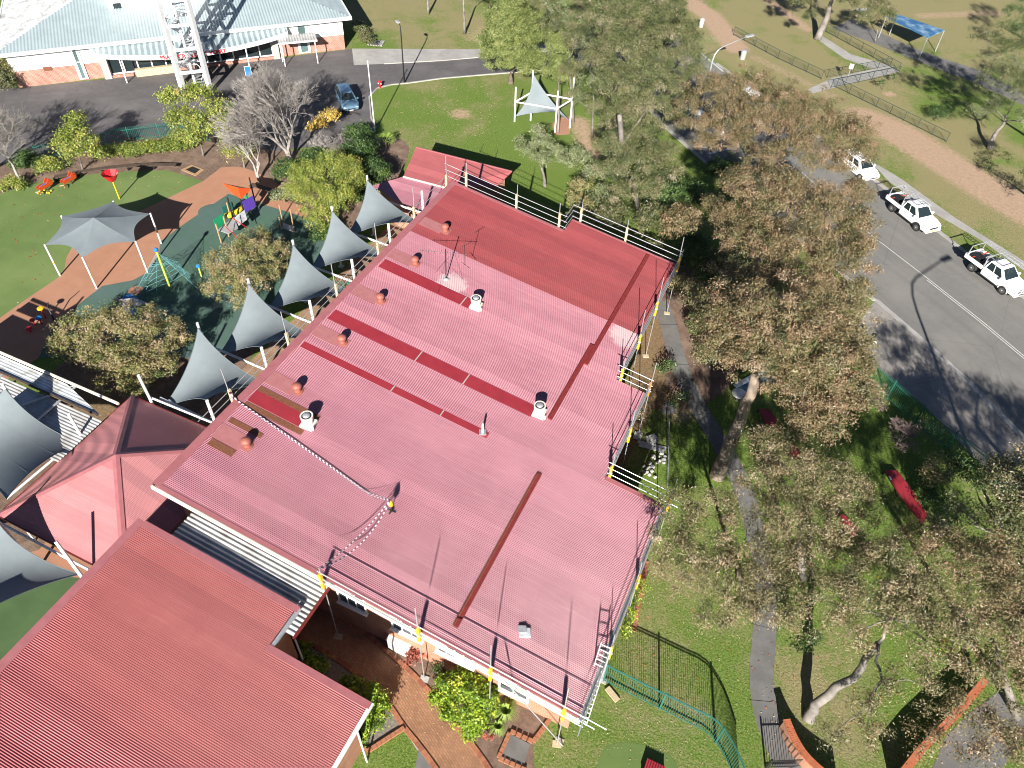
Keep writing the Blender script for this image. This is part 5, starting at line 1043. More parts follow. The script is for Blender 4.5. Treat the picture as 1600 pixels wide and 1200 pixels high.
def rock(b, c, r, sq=.7):
    v0 = len(b.v); n = 7; rs = []
    for i in range(4):
        ph = (i + .4) / 4 * PI / 1.0; rs.append([(c[0] + r * math.sin(ph) * math.cos(2 * PI * k / n) * random.uniform(.75, 1.2), c[1] + r * math.sin(ph) * math.sin(2 * PI * k / n) * random.uniform(.75, 1.2), max(0, c[2] + r * sq * math.cos(ph) * random.uniform(.8, 1.15))) for k in range(n)])
    b.loft(rs[::-1])
for k in range(26):
    px = random.choice([(1022, 722), (1015, 742), (1030, 715), (1012, 735)]); g = G(px[0] + random.uniform(-9, 9), px[1] + random.uniform(-10, 10)); b = B(); rock(b, (g.x, g.y, .08), random.uniform(.09, .17)); o = part('stone', b, 'stone', fix=True); tag(o, 'pale garden stone in the loose heap below the planks', 'stone', 'pale stones heaped in the notch')
# front garden bits
t = thing('air_conditioner', 'white air conditioning box against the brick wall in the front bed', 'air conditioner', tuple(G(628, 1005)))
g = G(628, 1012); b = B(); b.box(g.x - .62, g.y - .35, .02, g.x + .62, g.y + .35, .95, -.02); part('casing', b, 'white', t); part('lid', B().box(g.x - .66, g.y - .38, .955, g.x + .66, g.y + .38, 1.0, -.02), 'white', t); part('vent_panel', B().box(g.x - .5, g.y - .37, .2, g.x + .3, g.y - .352, .8), 'zinc', t)
def bed_wall(label, px, wd=.2, h=.13):
    q = [G(*p) for p in px]; t = thing('brick_edging', label, 'edging', tuple(q[0])); me = None; n = 0
    for a, c in zip(q[:-1], q[1:]):
        L = (c - a).length; k = max(1, int(L / .245)); ang = math.atan2(c.y - a.y, c.x - a.x)
        for i in range(k):
            p = a.lerp(c, (i + .5) / k)
            if me is None: b = B(); b.box(-.115, -wd / 2, 0, .115, wd / 2, h); o = part('brick', b, 'border'); me = o.data
            else: o = bpy.data.objects.new('brick', me); COL.objects.link(o)
            o.parent = t; o.location = p - org(t) + Vector((0, 0, random.uniform(-.01, .01))); o.rotation_euler = (0, 0, ang)
bed_wall('brick edging of the mulch bed at the front corner of the hall', [(797, 1143), (833, 1160), (848, 1140), (866, 1114)])
bed_wall('brick edging of the grey gravel bed left of the path', [(546, 1160), (574, 1175), (632, 1138)])
bed_wall('brick edging beside the blue-grey slab at the bottom', [(796, 1146), (779, 1185), (822, 1205)])
fill('play_spot', [(799, 1148), (828, 1163), (818, 1200), (781, 1186)], .05, 'path_grey').name = 'slab'
b = B(); g = G(843, 1141); 
def coping(name, label, px, h, n_):
    q = [G(*p, h) for p in px]; t = thing(name, label, 'wall', (q[0].x, q[0].y, 0)); q0 = [Vector((v.x, v.y, 0)) for v in q]; b = B()
    for a, c in zip(q0[:-1], q0[1:]): b.beam(a + Vector((0, 0, h / 2)), c + Vector((0, 0, h / 2)), .25, h)
    part('wall', b, 'brick', t); me = None; acc = 0
    for a, c in zip(q[:-1], q[1:]):
        L = (c - a).length; ang = math.atan2(c.y - a.y, c.x - a.x)
        while acc < L:
            p = a.lerp(c, acc / L)
            if me is None: bb = B(); bb.box(-.042, -.175, 0, .042, .175, .09); o = part('brick', bb, 'coping'); me = o.data; bb = None
            else: o = bpy.data.objects.new('brick', me); COL.objects.link(o)
            o.parent = t; o.location = p - org(t); o.rotation_euler = (random.uniform(-.02, .02), 0, ang + random.uniform(-.03, .03)); acc += .095; n_ -= 1
            if n_ < 0: return
        acc -= L
coping('brick_wall', 'low curved wall capped with orange bricks beside the black gate', smooth_px([(1229, 1126), (1240, 1152), (1256, 1178), (1282, 1204), (1320, 1230)], 4, False), .85, 290)
coping('brick_wall', 'straight low wall capped with orange bricks at the bottom right corner', [(1405, 1215), (1440, 1170), (1495, 1115), (1540, 1062)], .9, 290)
fill('footpath', [(1440, 1240), (1478, 1150), (1520, 1110), (1560, 1080), (1620, 1120), (1540, 1240)], .01, 'path_grey')
# ================================================================== PLAYGROUND
def lathe_part(t, n, g, prof, mat, seg=14, z=0): part(n, B().lathe((g.x, g.y, z), prof, seg), mat, t, smooth=True)
t = thing('ball_funnel', 'red basketball style funnel on a leaning yellow pole at the lawn edge', 'play equipment', tuple(G(187, 311)))
g = G(187, 311); p = G(173, 281, 1.5); top = Vector((g.x, g.y, 1.9)); part('pole', B().tube(g, top, .06, 8), 'yellow_plastic', t)
b = B(); n = 8; r0, r1 = [], []
for k in range(n): a = 2 * PI * k / n; r0.append((top.x + .28 * math.cos(a), top.y + .28 * math.sin(a), 1.85)); r1.append((top.x + .72 * math.cos(a), top.y + .72 * math.sin(a), 2.55))
b.add(r0 + r1, [(k, (k + 1) % n, n + (k + 1) % n, n + k) for k in range(n)]); part('funnel', b, 'red_plastic', t)
part('opening', B().add([(top.x + .26 * math.cos(2 * PI * k / 8), top.y + .26 * math.sin(2 * PI * k / 8), 1.9) for k in range(8)], [tuple(range(8))]), 'red_plastic', t)
g2 = Vector((top.x, top.y, 0)); part('panel', B().add([(top.x + .66 * math.cos(2 * PI * k / 8 - .3), top.y + .66 * math.sin(2 * PI * k / 8 - .3), 2.5) for k in (1, 2)] + [(top.x + .34 * math.cos(2 * PI * k / 8 - .3), top.y + .34 * math.sin(2 * PI * k / 8 - .3), 1.95) for k in (2, 1)], [(0, 1, 2, 3)]), 'white', t)
for px, lb in (((75, 298), 'orange and blue spring rider nearest the left edge, by the scattered yellow bits'), ((112, 288), 'orange and blue spring rider under the small yellowish tree')):
    g = G(*px); t = thing('spring_rider', lb, 'play equipment', tuple(g), 'orange spring riders')
    b = B(); b.path([g + Vector((.09 * math.cos(a * .9), .09 * math.sin(a * .9), .03 * a)) for a in range(14)], [.02] * 14, 5); part('spring', b, 'dark', t)
    for s in (-1, 1): b = B(); b.loft([[(g.x + s * .17 - .02, g.y + y_, z_) for y_, z_ in pr] if e == 0 else [(g.x + s * .17 + .02, g.y + y_, z_) for y_, z_ in pr] for e in (0, 1) for pr in [[(-.75, .45), (.55, .40), (.7, .75), (.35, 1.05), (0, .72), (-.5, .80), (-.85, .7)]]]); part('side_panel', b, 'orange_plastic', t, fix=True)
    part('seat', B().box(g.x - .145, g.y - .5, .6, g.x + .145, g.y + .5, .66), 'blue_plastic', t); part('handle', B().tube((g.x - .3, g.y + .35, .85), (g.x + .3, g.y + .35, .85), .02, 6), 'red_plastic', t)
    part('footrest', B().path([(g.x - .3, g.y - .95, .25), (g.x, g.y - .7, .3), (g.x + .3, g.y - .95, .25)], [.05] * 3, 6), 'tan_post', t)
for k in range(7):
    g = G(60 + k * 3.4 + random.uniform(-1, 1), 300 + random.uniform(-2, 3)); o = part('yellow_ball', B().lathe((g.x, g.y, 0), [(.03, 0), (.09, .05), (.09, .11), (.03, .17)], 8), 'yellow_plastic', smooth=True); tag(o, 'small yellow ball scattered on the turf by the left spring rider', 'ball', 'yellow balls on the turf')
# curved timber bench round the lawn edge
def bench(label, px):
    q = [G(*p, .42) for p in px]; t = thing('curved_bench', label, 'bench', (q[0].x, q[0].y, 0))
    for a, c in zip(q[:-1], q[1:]): part('seat_board', B().beam(a, c, .5, .07), 'timber', t); part('leg', B().box(a.x - .08, a.y - .15, 0, a.x + .08, a.y + .15, .37), 'dark', t)
bench('long curved dark timber bench behind the play lawn', [(85, 277), (120, 269), (160, 263), (200, 259), (240, 257), (275, 258)])
bench('dark timber bench on the tan path past the climbing frame', [(392, 288), (420, 296), (443, 307)]); bench('second dark bench under the yellow-green tree', [(447, 308), (470, 318)])
g = G(300, 267); t = thing('drain_grate', 'square grey grate in a timber frame at the lawn corner', 'grate', tuple(g)); pf = [G(*p, .05) for p in [(283, 265), (300, 257), (319, 265), (306, 275)]]
part('frame', B().slab([v + Vector((0, 0, .0)) for v in pf], .05), 'tan_post', t, fix=True); cc = sum(pf, Vector()) / 4; part('grate', B().slab([cc + (v - cc) * .62 + Vector((0, 0, .02)) for v in pf], .015), 'dark', t, fix=True)
# climbing tower with orange roof
t = thing('play_tower', 'climbing frame with orange tent roof, green and purple panels and yellow slide', 'play equipment', tuple(G(375, 350)))
Rf = [G(347, 286, 3.1), G(393, 295, 3.1), G(377, 311, 3.0), G(364, 303, 2.6)]; pk = G(372, 293, 3.55)
b = B(); b.add([Rf[0], Rf[1], Rf[2], Rf[3], pk], [(0, 4, 1), (1, 4, 2), (2, 4, 3), (3, 4, 0)]); part('tent_roof', b, 'orange_plastic', t, fix=True)
for base, topz, mt in (((368, 355), 2.9, 'dark'), ((385, 347), 3.0, 'dark'), ((401, 325), 3.0, 'dark'), ((346, 380), 1.9, 'tan_post'), ((358, 370), 2.0, 'tan_post'), ((372, 358), 1.9, 'dark'), ((395, 345), 1.8, 'dark'), ((362, 345), 1.8, 'tan_post')):
    g = G(*base); part('post', B().tube(g, (g.x, g.y, topz), .06, 8), mt, t)
def ppoly(name, pts, mat, th=.06): b = B(); b.slab(pts, th); part(name, b, mat, t, fix=True)
ppoly('deck', [G(340, 359, 1.0), G(366, 339, 1.0), G(372, 356, 1.0), G(357, 365, 1.0)], 'grey_deck'); ppoly('deck', [G(366, 339, 1.2), G(382, 328, 1.2), G(386, 342, 1.2), G(373, 352, 1.2)], 'zinc_pale')
def vpanel(name, p0, p1, z0, z1, mat): a, c = G(*p0), G(*p1); part(name, B().beam(a + Vector((0, 0, (z0 + z1) / 2)), c + Vector((0, 0, (z0 + z1) / 2)), .05, z1 - z0), mat, t)
vpanel('green_panel', (342, 372), (357, 362), .9, 1.8, 'green_panel'); vpanel('green_panel', (388, 330), (395, 336), 1.3, 2.3, 'green_panel'); vpanel('purple_panel', (388, 351), (404, 342), 1.2, 2.3, 'purple'); vpanel('blue_net', (352, 345), (368, 335), .6, 1.3, 'teal_metal')
q = [G(352, 338, 1.15), G(360, 336, 1.1), G(372, 330, 1.15), G(380, 323, 1.3)]; part('yellow_slide', B().path(q, [.22, .26, .22, .2], 8), 'yellow_plastic', t, smooth=True)
part('climbing_rail', B().tube(G(350, 352, 1.9), G(378, 378, .1), .03, 6).tube(G(362, 340, 1.9), G(385, 355, .9), .03, 6), 'red_plastic', t)
t = thing('climbing_gym', 'small dark climbing frame with grey shelf near the yellow-green tree', 'play equipment', tuple(G(447, 350)))
for base, z in (((441, 343), 1.5), ((458, 350), 1.5), ((440, 358), 1.2), ((460, 362), 1.2)): g = G(*base); part('post', B().tube(g, (g.x, g.y, z), .055, 8), 'tan_post', t)
b = B(); b.slab([G(442, 348, .9), G(460, 354, .9), G(458, 362, .9), G(441, 356, .9)], .05); part('shelf', b, 'grey_deck', t, fix=True)
# rope net on lime pole
t = thing('rope_climber', 'lime pole with blue cap and cyan climbing net fanning to the ground', 'play equipment', tuple(G(265, 447)))
g = G(265, 447); hp_ = 3.3; part('pole', B().tube(g, (g.x, g.y, hp_), .085, 10), 'lime', t); part('cap', B().lathe((g.x, g.y, hp_), [(.1, 0), (.17, .06), (.17, .2), (.08, .3)], 12), 'blue_plastic', t)
top = Vector((g.x, g.y, hp_ - .1)); anchors = [G(206, 466, .1), G(245, 458, .3), G(300, 430, .3), G(310, 452, .3), G(282, 410, .3), G(236, 420, .5)]
b = B(); lv_ = []
for a in anchors:
    cable(b, top, a); lv_.append([top.lerp(a, f) for f in (.3, .45, .6, .72, .85)])
for i in range(len(lv_)):
    for k in range(5):
        a, c = lv_[i][k], lv_[(i + 1) % len(lv_)][k]; m1 = (a + c) / 2 + Vector((random.uniform(-.15, .15), random.uniform(-.15, .15), -.15)); cable(b, a, m1); cable(b, m1, c)
        if k < 4: cable(b, m1, (lv_[i][k + 1] + lv_[(i + 1) % len(lv_)][k + 1]) / 2)
part('net', b, 'rope', t, kind='stuff')
g = G(315, 432); t = thing('play_bollard', 'short pole with blue knob between the two autumn shrubs', 'play equipment', tuple(g)); part('pole', B().tube(g, (g.x, g.y, .9), .06, 8), 'lime', t); part('knob', B().lathe((g.x, g.y, .9), [(.1, 0), (.18, .08), (.16, .22), (.05, .3)], 12), 'blue_plastic', t)
t = thing('cubby_roof', 'low cubby with dark sloping roof and pink edge behind the large spreading shrub', 'playhouse', tuple(G(205, 480)))
b = B(); b.slab([G(187, 468, 1.5), G(210, 465, 1.6), G(233, 474, 1.4), G(206, 478, 1.25)], .05); part('roof', b, 'zinc', t, fix=True); part('pink_edge', B().beam(G(185, 467, 1.45), G(206, 477, 1.25), .14, .1), 'tape_red', t)
g = G(210, 485); part('wall', B().box(g.x - .5, g.y - .4, 0, g.x + .5, g.y + .4, 1.15), 'blue_plastic', t)
for px, mt, r, z, lb in (((72, 498), 'yellow_plastic', .24, .95, 'yellow topped play stool, tallest of the cluster'), ((66, 507), 'blue_plastic', .24, .6, 'blue topped play stool between the red ones'), ((55, 508), 'red_plastic', .2, .45, 'red slanted stool left of the blue one'), ((48, 519), 'red_plastic', .24, .3, 'lowest red round stool by the big shrub')):
    g = G(*px); t = thing('play_stool', lb, 'stool', tuple(g), 'coloured play stools'); part('stem', B().tube(g, (g.x, g.y, z), .05, 8), 'red_plastic', t); part('top', B().lathe((g.x, g.y, z), [(r * .8, 0), (r, .03), (r, .08), (r * .7, .11)], 14), mt, t)
t = thing('wave_pole', 'curly dark pole casting a hooked shadow on the tan path', 'play equipment', tuple(G(80, 500))); g = G(84, 500); part('pole', B().path([g, g + Vector((.1, 0, .6)), g + Vector((-.1, .1, 1.1)), g + Vector((.1, .2, 1.6))], [.05, .05, .05, .03], 6), 'dark', t)
# ================================================================== TREES AND PLANTS
def leaf_mesh(name, C, tint, L, W, droop, mat, parent, seed, OUT):
    g = np.random.default_rng(seed); n = len(C)
    a = g.normal(size=(n, 3)); a[:, 2] -= droop; a /= np.linalg.norm(a, axis=1)[:, None]
    nr = OUT + g.normal(size=(n, 3)) * .75; nr /= np.linalg.norm(nr, axis=1)[:, None]
    a -= nr * (a * nr).sum(1)[:, None]; a /= np.linalg.norm(a, axis=1)[:, None] + 1e-9; b = np.cross(nr, a)
    l = L * g.uniform(.7, 1.3, (n, 1)); w_ = W * g.uniform(.7, 1.3, (n, 1))
    V = np.stack([C - b * w_ * .5, C + b * w_ * .5, C + a * l], 1).reshape(-1, 3)
    V -= np.array(org(parent)); V[:, 2] = np.maximum(V[:, 2], .02 - org(parent).z)
    me = bpy.data.meshes.new(name); me.vertices.add(3 * n); me.vertices.foreach_set('co', V.ravel())
    me.loops.add(3 * n); me.loops.foreach_set('vertex_index', np.arange(3 * n)); me.polygons.add(n); me.polygons.foreach_set('loop_start', np.arange(0, 3 * n, 3)); me.update()
    at = me.attributes.new('tint', 'FLOAT', 'FACE'); at.data.foreach_set('value', np.clip(tint, 0, 1).astype(np.float32))
    me.materials.append(M[mat]); o = bpy.data.objects.new(name, me); COL.objects.link(o); o.parent = parent; return o
SEED = [100]
def crown_pts(blobs, dens, per, spread, flat=.7, shell=.55, tmean=.5):
    SEED[0] += 1; g = np.random.default_rng(SEED[0]); P, T, CC, OO = [], [], [], []
    for (c, r) in blobs:
        n = max(4, int(dens * r * r)); d = g.normal(size=(n, 3)); d /= np.linalg.norm(d, axis=1)[:, None]; d[:, 2] = np.where(d[:, 2] < -.35, -d[:, 2] * .6, d[:, 2])
        rad = r * (shell + (1 - shell) * g.uniform(0, 1, (n, 1)) ** .6) * g.uniform(.66, 1.16, (n, 1)); cc = np.array(c) + d * rad * np.array([1, 1, flat]); CC.append(cc)
        ct = g.normal(tmean, .19, n); k = g.poisson(per, n) + 3
        idx = np.repeat(np.arange(n), k); q = g.normal(size=(len(idx), 3)) * spread * np.array([1, 1, .7]) * g.uniform(.7, 1.25, n)[idx][:, None]
        ov = (cc[idx] - np.array(c)) / r * .8 + q / spread * .55 + np.array([0, 0, .25]); OO.append(ov / (np.linalg.norm(ov, axis=1)[:, None] + 1e-9)); P.append(cc[idx] + q); T.append(ct[idx] + g.normal(0, .15, len(idx)))
    return np.concatenate(P), np.concatenate(T), CC, np.concatenate(OO)
def tree(name, label, base, trunk, blobs, mat='gum', bark='bark_pale', r0=.25, dens=12, per=125, spread=.225, L=.14, W=.062, droop=.5, flat=.7, shell=.5, group=None, cat='tree', tmean=.5, twigs=4, shrub=False):
    """base px; trunk [(px,py,z)..]; blobs [(px,py,z,r)..]"""
    g0 = G(*base); t = thing(name, label, cat, tuple(g0), group); bl = [(G(x, y, z), r) for x, y, z, r in blobs]
    P, T, CC, OUT = crown_pts(bl, dens, per, spread, flat, shell, tmean)
    leaf_mesh('foliage' if shrub else 'crown', P, T, L, W, droop, mat, t, SEED[0], OUT)
    tr = [g0] + [G(*q) for q in trunk]
    if len(tr) == 1: tr.append(g0 + Vector((0, 0, max(.5, bl[0][0].z * .7))))
    rs = [r0 * (1.15 if i == 0 else 1 - .5 * i / (len(tr) - 1)) for i in range(len(tr))]
    b = B(); 
    fine = []; fr = []
    for i in range(len(tr) - 1):
        for k in range(3): u = k / 3; fine.append(tr[i].lerp(tr[i + 1], u) + Vector((random.uniform(-1, 1), random.uniform(-1, 1), 0)) * r0 * (.22 if i + k else 0)); fr.append(rs[i] + (rs[i + 1] - rs[i]) * u)
    fine.append(tr[-1]); fr.append(rs[-1]); b.path(fine, fr, 9); part('stem' if shrub else 'trunk', b, bark, t, smooth=True)
    tw = B(); top = tr[-1]
    nodes = [(q, rs[min(i + 1, len(rs) - 1)] * .8) for i, q in enumerate(tr[1:])]; todo = list(zip(bl, CC))
    while todo:
        bi, ni = min(((i, j) for i in range(len(todo)) for j in range(len(nodes))), key=lambda ij: (todo[ij[0]][0][0] - nodes[ij[1]][0]).length + (0 if nodes[ij[1]][1] > .03 else 1.5))
        (c, r), cc = todo.pop(bi); org_, ro = nodes[ni]; rl = max(ro * .72, .02); c = c - Vector((0, 0, .25 * r))
        mid = org_.lerp(c, .5) + Vector((random.uniform(-1, 1), random.uniform(-1, 1), random.uniform(-.6, .3))) * (c - org_).length * .14
        if (c - org_).length > .3: part('limb', B().path([org_, org_.lerp(mid, .5) + Vector((random.uniform(-.1, .1), random.uniform(-.1, .1), .05)), mid, mid.lerp(c, .5) + Vector((random.uniform(-.1, .1), random.uniform(-.1, .1), 0)), c], [rl, rl * .92, rl * .84, rl * .72, rl * .6], 6), bark, t, smooth=True)
        nodes.append((c, rl * .66))
        for k in range(min(int(twigs * r), len(cc))):
            e = Vector(cc[random.randrange(len(cc))]); m1 = c.lerp(e, .5) + Vector((random.uniform(-.2, .2), random.uniform(-.2, .2), random.uniform(0, .2))) * min(r, 1); tw.tube(c, m1, rl * .3, 4, rl * .2, cap=False); tw.tube(m1, e, rl * .2, 3, .006, cap=False)
    if tw.v: part('twigs', tw, bark, t, kind='stuff')
    return t
def bare(name, label, base, h, spread, r0, depth=6, lean=(0, 0), mat='twig', stems=1, group=None, seed=1, dens=3):
    rg = random.Random(seed); g0 = G(*base); t = thing(name, label, 'tree', tuple(g0), group); main = B(); tw = B()
    def grow(p, d, l, r, k):
        q = p + d * l; mid = p.lerp(q, .5) + Vector((rg.uniform(-1, 1), rg.uniform(-1, 1), rg.uniform(-.3, .6))) * l * .08
        if k >= depth - 1: main.tube(p, mid, r, 6, r * .85, cap=False); main.tube(mid, q, r * .85, 6, r * .68, cap=False)
        else: tw.tube(p, mid, r, 3, r * .8, cap=False); tw.tube(mid, q, r * .8, 3, r * .55, cap=False)
        if k == 0: return
        for i in range(dens if k > 1 else dens + 1):
            nd = (d + Vector((rg.gauss(0, 1), rg.gauss(0, 1), rg.gauss(.12, .55))) * spread).normalized()
            if nd.z < -.1: nd.z = abs(nd.z) * .3
            grow(q if rg.random() < .7 else mid.lerp(q, .4), nd.normalized(), l * rg.uniform(.62, .86), max(r * .62, .009), k - 1)
    for s in range(stems): d = Vector((lean[0] + rg.gauss(0, .28) * (stems > 1), lean[1] + rg.gauss(0, .28) * (stems > 1), 1)).normalized(); grow(g0, d, h * .26, r0, depth)
    part('trunk', main, mat, t); part('branches', tw, mat, t, kind='stuff'); return t
# ---- big gums on the road side
tree('gum_tree', 'tall brown gum with thick striped leaning trunk beside the grey path, above the blue seat', (1120, 745), [(1140, 695, 2.4), (1162, 645, 5), (1178, 600, 7.5), (1190, 560, 9.2)],
     [(1212, 505, 11.4, 3.1), (1150, 490, 10.5, 2.4), (1262, 545, 10.5, 2.9), (1310, 575, 9.5, 2.2), (1245, 612, 8.8, 1.9), (1290, 640, 8.5, 2.0), (1120, 525, 9.2, 1.8), (1185, 560, 10, 2.0), (1265, 470, 10.5, 2.2), (1330, 610, 8.6, 1.6), (1262, 668, 7.6, 1.3)], 'gum', 'bark_brown', .46, dens=12)
tree('gum_tree', 'broad brown gum overhanging the road edge opposite the middle ute', (1215, 470), [(1180, 430, 3.5), (1190, 400, 6), (1215, 370, 8)],
     [(1190, 300, 10.5, 3.0), (1245, 320, 10.5, 3.2), (1300, 340, 10, 2.8), (1180, 380, 9.2, 2.6), (1240, 400, 9.5, 2.9), (1310, 400, 9.2, 2.4), (1150, 350, 9, 1.8), (1120, 330, 8.5, 1.5), (1335, 370, 8.8, 1.6), (1285, 450, 8.6, 2.2), (1215, 450, 9.0, 2.2), (1340, 300, 9, 1.4)], 'gum', 'bark_pale', .36, dens=13)
tree('gum_tree', 'rusty brown gum by the give way line, hiding parked white cars', (1200, 275), [(1190, 250, 3), (1195, 225, 6)],
     [(1120, 145, 9.5, 2.6), (1170, 135, 10, 2.4), (1215, 165, 10, 2.8), (1270, 180, 9.6, 2.8), (1320, 215, 9, 2.4), (1350, 240, 8.2, 1.6), (1250, 235, 9.2, 2.4), (1110, 190, 8.2, 1.3), (1088, 195, 8.2, 1.4), (1100, 225, 7.6, 1.2), (1180, 190, 9.4, 2.0), (1140, 185, 9, 2.1), (1135, 215, 8.2, 1.6), (1160, 225, 8.4, 1.5), (1075, 165, 8.2, 1.3), (1230, 195, 9.6, 2.2), (1200, 250, 8.6, 1.8), (1300, 255, 8.4, 1.8), (1345, 200, 8.6, 1.5)], 'gum', 'bark_dark', .32, dens=12, per=100)
tree('gum_tree', 'brown gum whose canopy touches the driveway apron beside the green gate', (1250, 640), [(1260, 600, 3.5), (1275, 560, 6)],
     [(1150, 440, 9.0, 1.8), (1320, 480, 8.6, 1.9), (1345, 450, 8, 1.1), (1300, 520, 8.8, 2.1), (1335, 545, 8, 1.4), (1100, 470, 8, 1.3), (1170, 520, 8.5, 1.8), (1110, 560, 7.2, 1.1)], 'gum_pale', 'bark_pale', .28, dens=12)
tree('tall_gum_tree', 'tallest olive gum at the top centre behind the framed sail', (975, 300), [(975, 270, 3.5), (972, 225, 8), (968, 180, 11)],
     [(950, 35, 13.5, 2.4), (1000, 15, 13.5, 2.6), (1030, 55, 12.6, 2.2), (975, 75, 13, 2.6), (1015, 110, 12, 2.2), (935, 95, 11.5, 1.9), (960, 135, 11.5, 2.4), (1010, 165, 10.2, 2.0), (1050, 95, 11, 1.3), (925, 0, 12, 2.0), (1045, 20, 12.2, 1.6), (1035, 140, 10, 1.3), (985, 50, 11, 2.0), (1020, 80, 10, 1.8)], 'gum_olive', 'bark_pale', .34, dens=14)
tree('tall_gum_tree', 'dense olive gum in front of the tallest one, left of the shaded road', (1000, 345), [(995, 310, 3), (990, 270, 6.5)],
     [(975, 180, 8.8, 1.9), (1010, 205, 8.6, 1.8), (960, 225, 7.8, 1.9), (1000, 250, 7.6, 2.1), (1035, 235, 7.6, 1.5), (955, 265, 6.6, 1.5), (1010, 290, 6.4, 1.7), (1045, 270, 6.6, 1.2), (975, 300, 5.4, 1.2)], 'gum_olive', 'bark_pale', .24, dens=14)
tree('slender_gum_tree', 'thin pale stemmed tree with feathery green crown left of the tallest gum', (925, 215), [(927, 170, 3.5), (928, 120, 7)],
     [(920, 60, 9, 1.5), (895, 30, 9, 1.6), (930, 100, 7.5, 1.4), (915, 130, 6, 1.3), (890, 5, 9.5, 1.6), (905, 155, 4.6, 1.0), (865, 15, 8.5, 1.2)], 'grey_leaf', 'bark_pale', .12, dens=9, per=34)
tree('slender_gum_tree', 'thin pale stemmed tree standing behind the framed grey sail', (872, 208), [(873, 165, 2.4), (873, 130, 4)],
     [(875, 75, 5.6, 1.5), (875, 100, 4.8, 1.5), (868, 55, 6.2, 1.0), (885, 120, 4.0, 1.2), (862, 112, 4.0, 1.0)], 'pine', 'bark_pale', .12, dens=16, spread=.26, L=.18, W=.08)
tree('dense_green_tree', 'large dense yellow-green conifer-like tree at the driveway bend', (798, 132), [(798, 115, 1)],
     [(790, 35, 6.0, 2.2), (800, 60, 4.6, 2.6), (785, 85, 3.2, 2.3), (810, 98, 2.6, 2.1), (775, 60, 4.2, 1.8), (825, 60, 3.8, 1.9), (795, 10, 7.2, 1.7), (820, 30, 5, 1.7), (838, 95, 2.2, 1.2)], 'pine', 'bark_dark', .3, dens=22, per=130, spread=.22, L=.16, W=.08, flat=1, shell=.75)
tree('dense_green_tree', 'smaller yellow-green tree cut by the top edge beside the large one', (765, 12), [(765, 5, 1)], [(768, -15, 4, 2.0), (740, -20, 4, 1.8), (862, -5, 6, 1.8)], 'pine', 'bark_dark', .2, dens=15, per=50, spread=.3)
tree('umbrella_tree', 'small flat topped grey-green tree with pale forked trunk beside the annex', (852, 292), [(850, 275, 1), (846, 262, 1.8)],
     [(845, 222, 3.5, 1.15), (822, 235, 3.1, 1.0), (868, 236, 3.1, 1.05), (845, 246, 2.8, 1.0), (880, 252, 2.5, .7), (812, 222, 3.1, .7), (842, 205, 3.5, .8)], 'grey_leaf', 'bark_pale', .17, dens=26, per=46, spread=.2, L=.15, W=.07)
tree('small_tree', 'small pale yellowish tree standing behind the far guard rail', (903, 345), [(903, 325, 1.2)], [(905, 290, 3.2, 1.0), (895, 308, 2.6, .9), (915, 318, 2.3, .9), (902, 335, 1.6, .9)], 'autumn', 'bark_pale', .09, dens=22, per=36, spread=.22, L=.15, W=.07)
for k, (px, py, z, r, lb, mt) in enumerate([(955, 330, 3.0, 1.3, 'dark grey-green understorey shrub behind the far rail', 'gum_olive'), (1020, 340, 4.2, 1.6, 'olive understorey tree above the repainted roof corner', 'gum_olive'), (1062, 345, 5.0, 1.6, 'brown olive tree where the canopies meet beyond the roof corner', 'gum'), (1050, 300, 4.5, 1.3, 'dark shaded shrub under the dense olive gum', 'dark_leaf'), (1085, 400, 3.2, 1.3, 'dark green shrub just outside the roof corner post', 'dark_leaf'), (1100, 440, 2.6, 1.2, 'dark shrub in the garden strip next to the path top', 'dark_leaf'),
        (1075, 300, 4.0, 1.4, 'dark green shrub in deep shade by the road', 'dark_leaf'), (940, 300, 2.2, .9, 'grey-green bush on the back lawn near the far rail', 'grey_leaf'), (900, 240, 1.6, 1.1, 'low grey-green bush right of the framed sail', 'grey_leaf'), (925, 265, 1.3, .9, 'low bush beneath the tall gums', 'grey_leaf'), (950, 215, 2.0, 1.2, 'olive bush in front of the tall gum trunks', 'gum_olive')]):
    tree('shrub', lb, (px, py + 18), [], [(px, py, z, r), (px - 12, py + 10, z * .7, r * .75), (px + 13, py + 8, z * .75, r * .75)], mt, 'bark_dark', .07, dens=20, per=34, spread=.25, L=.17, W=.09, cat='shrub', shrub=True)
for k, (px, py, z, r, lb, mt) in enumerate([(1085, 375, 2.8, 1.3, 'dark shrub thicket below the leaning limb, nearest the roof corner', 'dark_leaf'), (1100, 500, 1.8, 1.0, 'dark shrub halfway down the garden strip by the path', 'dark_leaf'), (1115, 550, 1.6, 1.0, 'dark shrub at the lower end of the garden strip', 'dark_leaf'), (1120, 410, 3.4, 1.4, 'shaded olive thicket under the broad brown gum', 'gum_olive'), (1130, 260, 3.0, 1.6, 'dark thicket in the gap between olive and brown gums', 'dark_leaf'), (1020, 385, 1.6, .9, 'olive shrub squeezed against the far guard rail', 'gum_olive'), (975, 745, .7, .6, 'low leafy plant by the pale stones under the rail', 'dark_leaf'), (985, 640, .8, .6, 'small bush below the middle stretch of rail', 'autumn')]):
    tree('shrub', lb, (px, py + 14), [], [(px, py, z, r), (px - 13, py + 8, z * .7, r * .75), (px + 12, py + 8, z * .7, r * .7)], mt, 'bark_dark', .06, dens=20, per=50, spread=.2, L=.15, W=.08, cat='shrub', shrub=True)
